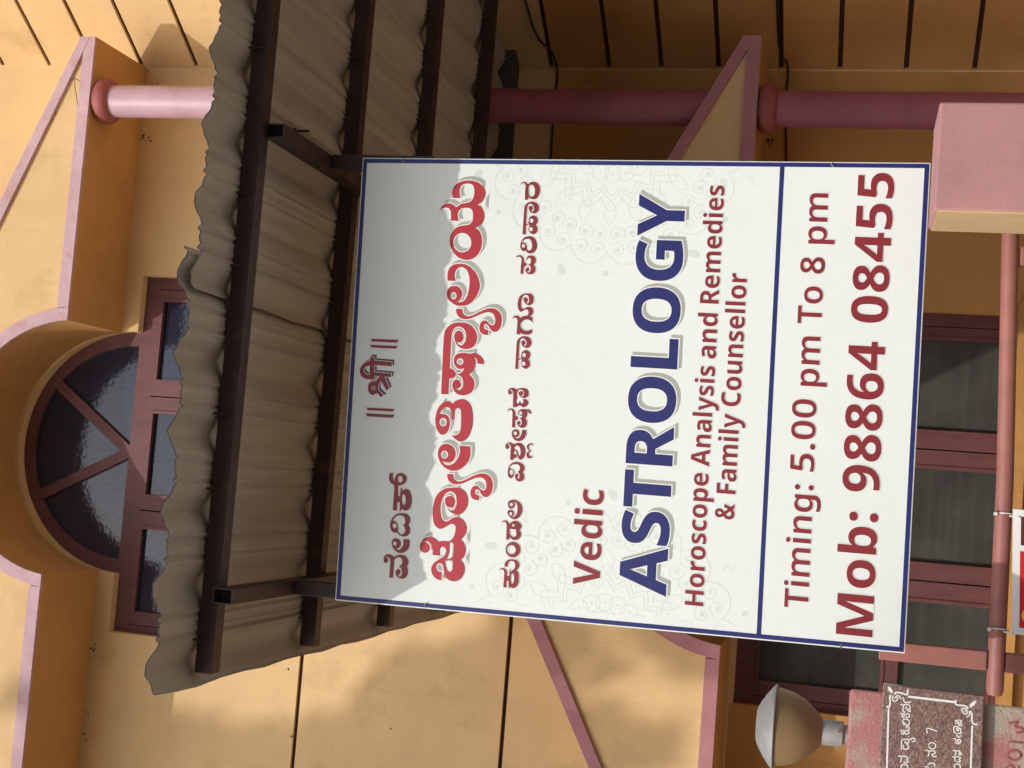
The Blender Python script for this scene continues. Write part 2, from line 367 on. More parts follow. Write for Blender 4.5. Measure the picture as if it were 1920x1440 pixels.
# ---- lettering traced in tenths of a millimetre on the sign, glyph outlines, brush strokes of the name plate
TITLE = '7951 27702,50 11,49 8,48 4,47 -1,46 -5,43 -10,40 -16,37 -22,35 -29,33 -36,31 -44,26 -51,20 -62,16 -69,10 -67,4 -60,-2 -58,-7 -58,-12 -62,-17 -61,-23 -57,-31 -50,-36 -45,-40 -39,-42 -33,-45 -28,-45 -20,-45 -11,-45 -3,-44 3,-44 11,-42 17,-38 19,-32 21,-29 23,-26 24,-24 25,-20 26,-19 26,-11 -29,-15 -29,-21 -28,-30 -27,-37 -26,-40 -23,-42 -21,-45 -18,-46 -12,-49 -5,-51 1,-46 7,-41 10,-37 15,-33 20,-31 28,-28 32,-25 33,-20 32,-17 32,-15 32,-17 -37,-20 -36,-25 -32,-31 -30,-36 -26,-40 -23,-45 -19,-50 -16,-49 -12,-48 -8,-47 -4,-51 0,-56 5,-59 9,-56 14,-52 20,-50 25,-46 30,-43 37,-40 43,-32 48,-24 53,-17 58,-9 60,2 63,10 65,17 62,23 56,29 53,35 49,42 46,48 42,52 37,54 33,56 28,58 22,57 13,58 7,55 2,51 -3,49 -8,48 -15,48 -23,48 -31,41 -35,34 -36,28 -40,23 -42,17 -48,12 -50,10 -50,8 -52,6 -53,10 -44,18 -31,21 -24,25 -20,25 -16,27 -13,34 -8,46 -3,52 2,49 5,44 7,42 10,35 13,26 19,19 22,14 27,10 34,5 39,1 41,-3 46,-7 49,-13 42,-20 33,-26 28,-30 20,-35 14,-38 7,-38 3,-38 -2,-38 -7,-34 -8,-27 -9,-24 -11,-21 -11,4 252,51 -2,49 0,47 2,44 5,41 7,37 11,33 15,29 20,22 23,14 27,7 31,1 32,-5 33,-10 35,-12 31,-14 27,-16 24,-22 21,-28 15,-34 12,-37 10,37 -5,37 -7,37 -12,39 -17,39 -22,35 -27,31 -32,27 -36,19 -39,8 -46,1 -48,-5 -45,-12 -39,-16 -34,-18 -32,-19 -29,-20 -27,-20 -25,21 -20,21 -23,21 -27,21 -32,20 -36,16 -41,9 -48,6 -53,9 -47,14 -38,17 -32,20 -27,26 -22,29 -18,33 -15,38 -11,41 -8,44 -3,45 0,46 4,43 7,41 10,37 13,31 19,22 26,15 31,10 34,6 36,2 39,-4 39,-8 43,-13 43,-19 36,-26 26,-33 17,-35 12,-39 7,-42 2,-42 -1,-44 -5,-43 -7,-35 -9,-24 -9,-17 -11,-12 -12;6664 27028,-42 0,-42 5,-40 12,-37 17,-35 22,-30 27,-24 31,-20 36,-14 37,-8 39,-2 41,5 40,11 39,18 39,22 35,28 32,33 28,35 24,39 17,42 13,42 7,42 0,43 -5,40 -11,37 -18,35 -22,30 -27,24 -32,20 -35,14 -37,8 -40,1 -40,-5 -41,-11 -39,-17 -38,-23 -36,-28 -31,-33 -29,-35 -23,-39 -17,-42 -13|5527 27648,60 8,59 7,56 2,52 -1,48 -6,47 -13,46 -23,44 -30,35 -37,26 -43,17 -49,12 -54,9 -64,3 -69,-4 -67,-14 -62,-22 -60,-30 -59,-40 -61,-48 -60,-51 -53,-51 -44,-54 -37,-60 -33,-70 -30,-76 -25,-69 -17,-52 -6,-45 3,-48 8,-56 15,-59 21,-57 25,-57 28,-55 33,-50 37,-44 42,-40 47,-31 51,-23 58,-14 63,-8 63,-1 60,5 59,12 57,20 56,27 53,31 48,35 43,39 38,42 30,47 20,50 12,47 5,45 -2,41 -10,37 -15,31 -23,26 -28,20 -31,13 -30,6 -33,2 -35,-2 -42,-7 -44,-15 -42,-25 -36,-32 -33,-36 -26,-37 -19,-41 -11,-41 -5,-42 2,-42 10,-39 15,-34 23,-31 28,-23 29,-14 28,-7 29,-3 29,-2 -42,-1 -42,4 -41,9 -43,12 -42,21 -37,31 -31,39 -26,43 -21,45 -16,50 -12,52 -10,54 -8,57 -6,59 -4,64 -1,66 2,64 5,59 11,57 14,52 20,49 24,44 29,37 32,29 38,21 40,11 40,0 39,-10 38,-19 34,-28 31,-36 27,-41 21,-46 11,-51 4,-50 -3,-45 -10,-44 -18,-42 -20;5103 27340,-16 0,-15 2,-15 4,-13 5,-13 8,-11 9,-9 10,-7 12,-6 12,-2 13,-1 13,2 14,4 13,6 13,8 12,10 10,12 10,13 8,14 6,15 4,16 2,15 1,16 -2,14 -4,14 -5,13 -8,11 -9,9 -10,7 -12,5 -12,3 -13,1 -14,-2 -13,-4 -13,-6 -13,-8 -12,-10 -10,-12 -10,-13 -8,-15 -6,-15 -4|4726 27316,-44 0,-42 -4,-40 -12,-38 -21,-36 -29,-31 -33,-24 -36,-18 -40,-12 -42,-6 -44,0 -47,5 -46,8 -43,12 -42,18 -49,28 -60,34 -67,32 -64,27 -58,26 -56,20 -54,15 -51,9 -49,2 -46,-7 -43,-15 -39,-21 -33,-26 -24,-32 -19,-35 -14,-39 -12,-41 -8,-39 -2,-36 5,-32 10,-25 14,-14 18,-6 20,0 23,6 24,11 27,15 25,22 24,26 22,21 22,15 21,9 20,4 23,-1 28,-8 30,-14 27,-23 23,-30 21,-34 16,-39 10,-42 5,-40 -1,-38 -7,-37 -12,-32 -19,-27 -25,-23 -31,-17 -37,-9 -44,-3 -51,0 -54,147 5,-3 29,1 28,7 25,17 22,24 20,24 13,23 4,25 -3,19 -8,15 -14,9 -19,3 -19,-5 -19,-12 -20,-18 -21,-29 -22,-36 -24,-33 -24,-27 -25,-24 -26,-17 -29,-9 -32,-3 -35,5 -32,14 -30,22 -27,28 -24,35 -21,41 -18,47 -13,54 -8,58 -4,56 1,51 7,47 11,45 19,43 26,39 33,33 36,25 39,18 43,11 46,6 52,-2 55,-6 54,-12 48,-18 45,-23 51,-31 62,-36 67,-34 62,-28 52,-26 46,-20 45,-15 43,-10 40,-3 39,6 37,14 36,16 30,20 23,24 19,26 14,30 8,33 4,34 1|2236 27563,48 1,73 3,127 5,210 8,264 11,248 10,218 8,202 7,159 4,95 2,52 -1,47 -5,53 -8,49 -13,46 -21,46 -32,43 -40,37 -43,29 -45,23 -48,16 -52,9 -55,4 -59,1 -60,1 -59,-1 -59,-9 -57,-19 -55,-26 -53,-31 -48,-34 -41,-39 -36,-42 -32,-49 -28,-53 -25,-51 -17,-49 -8,-49 -1,-47 5,-47 11,-46 17,-42 23,-35 29,-30 35,-24 40,-20 45,-13 50,-7 51,1 51,8 52,15 48,20 44,28 40,30 35,32 29,35 23,37 20,42 18,45 15,44 8,44 0,42 -7,36 -13,29 -22,22 -29,14 -31,2 -34,-6 -36,-15 -32,-25 -26,-33 -23,-36 -16,-39 -10,-42 -3,-39 3,-34 11,-30 18,-23 21,-13 23,-7 25,0 25,5 24,11 23,14 23,-28 -13,-26 -15,-21 -21,-19 -27,-15 -32,-5 -31,10 -30,21 -28,29 -24,39 -21,48 -16,48 -9,49 -2,49 4,46 10,43 13,41 19,34 22,29 28,22 32,17 33,11 34,5 34,-2 34,-8 34,-14 33,-21 29,-28 24,-35 20,-42 15,-46 10,-54 5,-70 3,-92 -1,-108 -4,-114 -4,-122 -4,-127 -3,-112 -4,-89 -2,-74 -3,-66 -2,3 -24,0 -25,-6 -26,-15 -28,-21 -28,-24 -24,-26 -19,-28 -14,-28 -6,-30 2,-30 9,-26 14,-19 20,-15 24,-11 27,-7 27,-4 29,-1 30,-65 -1,-67 -2,-73 -2,-79 -2,-85 -3,-88 -3|3172 26365,13 194,33 0,31 2,27 6,23 10,19 14,15 18,11 21,6 24,4 26,-30 -18,-30 -17,-34 -13,-38 -9,-40 -5,-41 -1,-41 5,-42 10,-39 12,-35 16,-34 18,-30 20,-26 23,-23 25,-22 26,-18 -30,-19 -28,-23 -27,-27 -26,-30 -24,-35 -19,-41 -14,-45 -10,-44 -5,-41 0,-40 5,-40 10,-39 18,-39 23,-34 29,-27 35,-22 41,-18 42,-14 43,-10 45,-3 47,4 51,12 53,17 48,25 41,31 36,34 30,37 26,41 20,38 14,34 6,32 0,31 -5,31 -12,31 -16,25 -20,16 -22,9 -25,3 -25,-4 -27,-10 -27,-18 -24,-26 -22,-34 -19,-32 -11,-31 -3,-29 5,-25 10,-22 15,-18 20,-12 23,-4 27,1 29,5 32,-19 -32,-15 -31,-8 -28,-1 -26,7 -25,15 -22,23 -22,30 -19,34 -14,38 -6,42 0,40 4,38 7,36 11,32 16,27 18,22 22,19 28,17 34,13 39,12 42,12 -39,14 -37,16 -32,19 -28,22 -23,23 -19,27 -13,29 -10,30 -7,-14 27,-12 28,-7 29,-3 33,3 35,11 33,20 31,27 30,32 26,36 21,41 18,41 11,41 2,42 -3,38 -9,33 -14,30 -18,24 -23,18 -28,13 -33,11 -36,9 -39,6 -42,3 -42,-1 -39,-5 -39,-4 -35,-5 -28,-5 -23,-1 -24,8 -23,12 -22,8 -27,2 -35,-3 -38,-9 -40,-17 -39,-22 -40,-27 -38,-31 -35,-34 -34,-38 -26,-39 -16,-43 -9;3212 26976,-14 0,-13 3,-13 4,-12 6,-11 9,-10 10,-9 11,-6 13,-5 14,-3 14,-1 15,1 15,4 14,5 14,7 13,8 12,11 10,11 8,12 7,13 4,14 3,13 0,14 -3,13 -4,12 -6,11 -9,10 -10,8 -11,7 -13,5 -14,3 -14,0 -15,-1 -15,-3 -15,-5 -14,-7 -12,-9 -12,-10 -10,-11 -9,-12 -6,-14 -4|1966 27202,37 -23,34 -25,30 -30,23 -37,19 -40,13 -43,9 -44,4 -47,-4 -45,-14 -45,-22 -44,-28 -40,-35 -37,-42 -32,-48 -29,-58 -23,-65 -19,-65 -15,-62 -12,-62 -7,-65 -5,-70 -1,-73 1,-72 7,-76 14,-75 18,-68 24,-58 28,-51 33,-41 38,-29 45,-20 49,-9 50,3 46,13 46,22 47,33 49,42 49,47 49,-2 -43,2 -42,8 -38,16 -36,22 -32,28 -26,34 -19,39 -13,50 -7,64 -2,75 3,75 4,75 5,75 7,64 6,50 6,38 6,31 11,22 18,14 24,7 24,-1 25,-8 25,-15 22,-20 17,-27 13,-32 8,-37 3,-42 -1,-41 -2,-36 -1,-36 -3,-35 -2,-6 86,54 -1,53 0,49 5,48 8,45 13,36 17,27 23,18 27,10 29,2 33,-6 34,-12 32,-18 30,-25 28,-29 23,-33 19,-37 15,-39 12,0 -30,-1 -31,-2 -32,-3 -34,-4 -34,-11 -33,-19 -30,-26 -28,-33 -24,-42 -19,-49 -16,-50 -9,-52 -2,-53 4,-52 10,-49 14,-47 19,-39 25,-33 31,-26 37,-13 38,2 39,14 40,24 37,31 33,41 31,46 26,55 23,60 19,62 13,59 9,59 3,61 -1,66 -7,67 -12,62 -17,53 -23,49 -27,42 -31,38 -35,33 -38,25 -38,17 -38,9 -38,3 -35,-4 -29,-11 -25,-14 -23,-16 -20,-19 -18;1447 27326,-18 -1,-18 2,-17 5,-15 6,-15 9,-13 11,-11 12,-9 14,-6 15,-3 15,-2 16,2 16,4 16,7 15,9 14,11 13,14 11,15 9,16 7,17 5,18 3,17 0,18 -2,17 -4,16 -7,15 -9,13 -10,10 -12,9 -14,6 -15,4 -15,1 -17,-2 -16,-4 -15,-7 -15,-9 -14,-11 -13,-13 -11,-15 -9,-16 -8,-18 -5|801 26917,5 -346,-57 -11,-56 -10,-57 -5,-56 -1,-57 3,-54 8,-51 15,-49 21,-47 26,-45 33,-43 38,-39 42,-36 45,-33 47,-25 49,-16 47,-9 49,-3 50,3 54,9 55,17 55,25 55,33 54,37 49,41 42,46 38,48 31,53 26,56 20,54 13,50 6,48 -1,46 -8,45 -14,43 -22,36 -28,28 -36,22 -43,12 -46,2 -49,-7 -53,-13 -49,-19 -44,-25 -40,-31 -34,-38 -27,-44 -20,-45 -13,-48 -7,-49 0,-46 7,-42 15,-38 23,-32 27,-26 32,-19 37,-11 38,-1 42,7 45,9 39,8 30,10 25,12 22,-30 -14,-27 -18,-23 -24,-18 -34,-15 -41,-6 -41,4 -40,11 -42,18 -39,25 -38,31 -35,35 -31,38 -26,42 -20,44 -18,48 -16,50 -14,48 -8,43 -1,40 4,35 7,27 12,22 15;522 27204,-16 0,-17 3,-16 4,-15 7,-14 9,-12 10,-10 12,-8 14,-6 15,-4 15,-1 17,1 15,4 16,6 15,9 14,10 12,12 12,14 9,15 7,16 5,17 3,16 0,17 -3,16 -4,15 -7,14 -9,12 -10,10 -12,9 -14,6 -15,3 -15,1 -17,-1 -16,-4 -15,-6 -15,-9 -14,-10 -12,-12 -12,-14 -9,-15 -7,-16 -5|-29 27180,-43 0,-41 -4,-39 -11,-37 -22,-35 -29,-29 -33,-22 -35,-17 -39,-11 -42,-5 -44,2 -46,6 -46,9 -42,13 -42,19 -48,29 -60,36 -66,33 -63,29 -58,26 -56,22 -52,16 -52,10 -48,4 -46,-6 -42,-14 -39,-19 -32,-25 -25,-31 -18,-34 -14,-38 -11,-41 -8,-38 -3,-35 5,-32 11,-25 14,-14 17,-6 20,-1 22,5 25,10 26,14 25,21 23,25 22,20 22,14 21,9 20,3 23,-2 27,-9 30,-15 27,-23 23,-30 20,-34 16,-38 10,-42 5,-40 -1,-37 -6,-35 -13,-31 -19,-26 -24,-22 -31,-16 -36,-7 -44,-2 -51,2 -53,144 4,-3 29,-1 28,7 25,16 22,23 19,23 13,23 4,24 -3,20 -8,14 -13,10 -19,3 -19,-4 -19,-11 -20,-18 -21,-28 -22,-34 -23,-32 -24,-26 -25,-22 -26,-16 -28,-9 -32,-1 -34,6 -32,14 -29,23 -27,28 -24,35 -21,41 -18,46 -13,53 -8,58 -4,55 2,49 6,47 11,43 19,41 26,39 32,31 36,23 39,17 42,10 46,3 51,-3 55,-8 53,-13 47,-19 46,-24 50,-32 61,-37 66,-35 62,-30 51,-26 46,-21 44,-16 43,-11 40,-4 38,5 37,12 35,16 30,18 24,23 18,26 13,29 9,31 3,34 1|-405 27014,10 -63,6 -56,-2 -53,-9 -54,-16 -51,-23 -48,-29 -45,-37 -41,-43 -34,-49 -26,-56 -20,-56 -12,-56 -5,-56 2,-54 9,-52 15,-50 21,-45 25,-40 30,-36 35,-27 38,-18 42,-9 45,-3 46,4 47,11 48,16 44,21 39,25 36,29 30,32 25,35 20,34 19,30 21,29 21,32 15,39 8,42 2,37 -5,29 -12,24 -20,18 -24,13 -30,7 -34,0 -34,-9 -32,-16 -32,-23 -26,-30 -21,-36 -17,-37 -8,-37 1,-39 9,-32 13,-26 17,-21 22,-13 23,-3 24,4 26,5 25,5 22,6 21,7 20,-31 -21,-28 -23,-23 -25,-16 -29,-10 -31,-2 -29,6 -26,14 -24,21 -21,31 -18,38 -16,42 -11,45 -5,49 -1,48 3,49 8,49 12,42 17,32 21,25 26,20 29,13 31,8 35,-1 35,-9 36,-16 37,-24 34,-31 29,-38 26,-44 23,-49 19,-54 17,-55 12,-55 8,-55 4,-58 -1,-63 -6,-66 -10,-58 -13,-46 -13,-38 -15,-31 -19,-27 -23,-21 -27,-12 -29,-3 -31,6 -33,12 -34,23 -35,30 -35,27 -35,22 -34,19 -35,11 -38,1 -44,-7 -48,-14 -46,-21 -42,-29 -40,-34 -36,-41 -32,-47 -28,-47 -20,-47 -10,-47 -3,-47 4,-46 8,-45 14,-43 21,-40 28,-37 35,-37 38,-22 -33,-24 -31,-29 -29,-37 -25,-43 -23,-44 -16,-45 -10,-47 -4,-48 2,-50 9,-51 14,-44 19,-35 24,-29 29,-26 30,-20 -30,-24 -29,-31 -26,-40 -22,-47 -18,-49 -13,-50 -5,-53 2,-50 8,-48 15,-47 21,-40 26,-34 30,-29 35,-22 38,-17 41,-11 45,-3 47,6 55,15 59,22 50,30 39,37 31,42 26,47 21,52 15,50 14,47 12,44 10,35 14,23 19,13 23,8 23,3 25,-3 26,-12 23,-22 20,-31 18,-31 9,-32 -2,-33 -9,-27 -14,-21 -19,-15 -22,-10 -25,-5 -27,-1 -30,2 -30,-238 -8,1 37,3 37,10 38,16 41,23 40,27 37,33 31,38 27,40 21,42 14,43 7,43 0,43 -8,41 -16,39 -20,32 -26,29 -31,30 -35,31 -41,33 -46,30 -41,27 -36,25 -31,27 -26,31 -19,33 -15,34 -7,37 1,37 8,31 12,21 19,14 23,6 24,0 25,-8 26,-15 21,-20 18,-26 14,-35 6,-45 -3,-54 -11,-57 -14,1 224,50 1,50 4,48 7,49 11,48 15,42 19,32 23,25 28,18 30,11 33,3 35,-3 33,-10 29,-15 28,-18 26,5 -33,2 -33,-6 -34,-14 -37,-21 -38,-27 -30,-31 -17,-37 -8,-36 1,-37 11,-35 20,-28 26,-17 32,-9 39,0 39,10 37,19 38,25 29,34 19,41 12,41 4,40 -2,41 -10,40 -15,41 -20,39 -26,34 -31,25 -37,20 -42,13 -41,7 -38,1 -37,-6 -37,-13 -40,-20 -40,-21 -37,-20 -33,-21 -30,-22 -29,14 -40,12 -41,8 -40,2 -44,-1 -43,-2 -37,2 -28,2 -22,2 -19,36 -40,38 -37,42 -30,50 -22,54 -16,54 -10,55 -6,54 0,45 7,31 16,21 24,13 27,5 30,-3 33,-10 35,-22 36,-30 39,-29 42,-31 50,-31 53,-16 52,6 50,19 49,28 42,32 34,41 28,50 24,64 20,74 16,72 12,64 6,61 2,65 -2,71 -4,73 -8,72 -14,69 -20,67 -27,61 -36,58 -49,52 -59,42 -66,28 -75,18 -81;-1963 26944,13 -21,0 -28,-7 -25,-10 -19,-18 -16,-27 -12,-40 -7,-50 -3,-50 -2,-49 0,-49 1,-44 5,-39 9,-33 14,-26 18,-18 24,-10 30,-8 29,-7 28,-5 29,-3 29,27 -20,28 -19,32 -16,38 -14,40 -13,44 -7,46 -1,48 5,47 3,48 3,48 2;-2480 27048,7 -36,7 -37,5 -37,5 -39,3 -40,-5 -32,-16 -17,-25 -8,-29 -5,-36 -5,-42 -2,-40 2,-40 7,-39 12,-30 16,-19 21,-9 26,-2 24,5 23,13 23,23 20,35 17,44 16,46 15,45 13,47 12'
VEDIC = '-3114 28660,120 1,110 1,91 1,63 0,43 0,37 3,32 7,26 10,22 15,19 22,15 26,7 24,-1 22,-9 20,-12 19,0 -23,-4 -22,-9 -19,-19 -17,-25 -13,-24 -6,-24 4,-22 13,-17 15,-10 18,-4 22,1 20,8 16,13 14,19 11,27 7,34 3,33 -2,32 -6,30 -11,25 -18,18 -28,13 -34,6 -36,-1 -35,-7 -37,-11 -30,-15 -23,-19 -18,-21 -15,23 -29,21 -32,17 -34,13 -40,9 -42,4 -42,-1 -40,-6 -39,-14 -36,-23 -34,-31 -31,-33 -25,-33 -19,-36 -12,-35 -4,-33 9,-33 18,-33 22,-17 -14,-22 -14,-29 -10,-43 -8,-51 -6,-47 1,-42 10,-39 16,-30 22,-22 32,-13 39,-7 39,1 39,6 40,14 36,21 30,27 25,28 19,27 12,28 5,27 -2,28 -9,28 -15,19 -20,7 -24,-2 -29,-10 -23,-21 -14,-30 -8,-30 -2,-28 7,-27 14,-19 15,-8 15,-1 17,4 18,-21 -23,-15 -22,-5 -22,8 -22,19 -21,26 -15,32 -6,38 -1,37 4,33 7,32 10,27 16,18 22,12 28,10 29,11 -27,13 -24,18 -20,25 -16,31 -10,30 -5,33 3,33 9,27 14,20 21,15 26,6 27,-4 29,-12 30,-15 27,-17 23,-20 20,-28 14,-37 6,-44 1,-51 -1,-59 -1,-66 -2,-65 -1,-62 -1,-62 -1,-61 0|-1990 28339,9 -188,-59 -10,-57 -6,-54 1,-49 9,-46 17,-40 25,-37 37,-31 46,-22 47,-11 46,-2 46,8 46,19 47,29 46,35 41,42 34,48 28,46 18,44 7,41 -3,35 -11,28 -21,22 -30,12 -32,2 -34,-8 -36,-16 -33,-24 -30,-31 -28,-33 -18,-37 -6,-38 4,-33 10,-26 19,-20 26,-13 26,-3 25,4 25,9 26,-30 -32,-23 -31,-10 -31,7 -29,21 -29,27 -25,31 -22,38 -19,43 -12,47 -2,52 6;-2132 28520,-13 0,-13 3,-11 5,-10 7,-9 9,-6 11,-3 11,-1 12,1 12,4 12,7 10,9 9,10 7,13 5,12 2,13 0,13 -3,11 -5,10 -7,9 -9,6 -10,3 -12,2 -12,-2 -12,-4 -11,-7 -11,-9 -9,-10 -6,-12 -5|-1462 28739,34 -15,34 -17,32 -23,30 -30,28 -36,23 -40,16 -47,10 -51,5 -51,0 -49,-6 -48,-13 -43,-24 -41,-31 -36,-32 -26,-34 -14,-36 -4,-37 3,-36 12,-38 19,-37 22,-24 -22,-25 -20,-30 -15,-37 -9,-42 -4,-39 3,-37 10,-35 18,-28 26,-21 35,-15 43,-6 44,4 44,12 46,16 39,19 28,22 22,25 18,-7 18,-4 20,1 25,4 33,9 38,18 33,32 25,41 20,42 15,40 9,40 3,39 -1,34 -6,32 -10;-1490 28698,30 -12,42 -24,36 -30,28 -36,22 -42,13 -43,3 -44,-6 -46,-15 -37,-28 -28,-37 -20,-38 -12,-38 -3,-39 5,-31 9,-20 13,-12 18,-8 21,-16 -23,-17 -20,-22 -18,-28 -14,-33 -10,-32 -4,-31 4,-30 11,-25 15,-19 21,-13 25,-5 27,6 27,13 27,17 24,19 18,21 14,23 12,43 -2,42 1,39 7,38 13,36 18,29 21,20 26,13 29,8 24,0 20,-5 15;-1628 28570,-14 0,-15 3,-13 5,-12 7,-10 10,-7 10,-4 12,-1 13,2 13,5 11,8 12,10 9,13 7,14 5,14 3,15 0,15 -3,13 -5,12 -7,9 -10,7 -10,4 -12,1 -13,-1 -13,-6 -11,-8 -12,-10 -9,-12 -7,-14 -5|-1185 28720,92 2,98 2,109 3,137 1,147 2,111 11,43 29,7 38,14 35,36 30,42 27,49 18,54 5,60 -5,62 -10,1 -114,-40 11,-40 7,-41 -3,-42 -15,-42 -24,-43 -28,47 0,45 -2,41 -7,38 -12,35 -18,27 -24,19 -33,11 -39,3 -39,-6 -41,-13 -41,-21 -35,-29 -29,-37 -23,-37 -13,-37 -2,-37 7,-35 16,-32 24,-29 33,-23 36,-16 39,-10 41,-8 44,-300 -29,5 -56,246 5,-8 -52,-38 6,-31 1,-15 -9,14 -21,29 -31,19 -36,2 -42,-10 -46,-25 -41,-46 -34,-61 -28,-65 -21,-68 -12,-71 -4,-64 3,-54 10,-49 17,-39 24,-32 31,-23 38,-12 38,7 42,17 42,8 32,-11 17,-19 7,-25 2,-3 40,255 12,-6 76,-235 -6;-857 28360,-32 -1,-32 1,-29 4,-24 6,-21 9,-14 10,-8 11,-1 13,6 13,12 12,19 12,23 11,28 8,32 7,32 5,32 1,32 -1,29 -4,24 -6,21 -9,14 -10,8 -11,1 -13,-6 -13,-12 -12,-19 -13,-23 -10,-28 -9,-32 -6;-281 28507,-21 0,-20 3,-19 5,-16 8,-13 12,-10 12,-5 14,-1 15,3 15,7 14,12 13,14 11,18 9,20 6,20 4,21 0,21 -3,18 -6,16 -8,14 -11,9 -13,5 -13,1 -16,-2 -14,-8 -14,-12 -14,-14 -11,-17 -8,-21 -7'
SHRI = '3724 29850,9 -875,-83 52,-4 769|3545 29852,10 -867,-81 52,-4 756|1709 29789,14 -869,-81 51,-8 772|1540 29799,15 -894,-94 55,-5 788|3192 29807,7 -128,-104 -10,-11 -539,-127 -11,6 539,-209 -19,-10 -527,-105 4,3 192,-314 -169,-95 81,286 192,-41 22,-42 18,-42 13,-44 11,-44 4,-46 -14,-49 -42,-52 -60,-52 -71,-73 89,50 44,42 42,22 39,-10 33,-30 28,-20 31,-2 37,7 38,18 35,30 30,41 27,46 18,52 9,57 1,50 -8,37 -20,31 -29,22 -33,7 -40,-1 -45,14 -42,37 -36,52 -34,58 -32,8 154,-109 -9,-8 140,2 61,6 57,13 52,22 45,28 39,34 32,40 23,46 16,46 6,46 -3,47 -14,44 -22,43 -33,41 -42,33 -43,23 -43,15 -44,11 -46;2941 29797,-14 47,-16 43,-19 35,-23 23,-26 14,-27 7,-28 1,-30 -7,-26 -14,-23 -23,-20 -29,-14 -31,-7 -29,-1 -31,1 -31;2290 29566,-12 0,-12 3,-11 5,-9 7,-8 9,-5 10,-3 11,-1 12,1 12,5 11,7 10,8 9,10 6,12 5,11 2,12 0,12 -2,11 -5,9 -7,8 -9,6 -10,3 -11,1 -13,-2 -11,-4 -11,-7 -10,-8 -9,-10 -7,-12 -5'
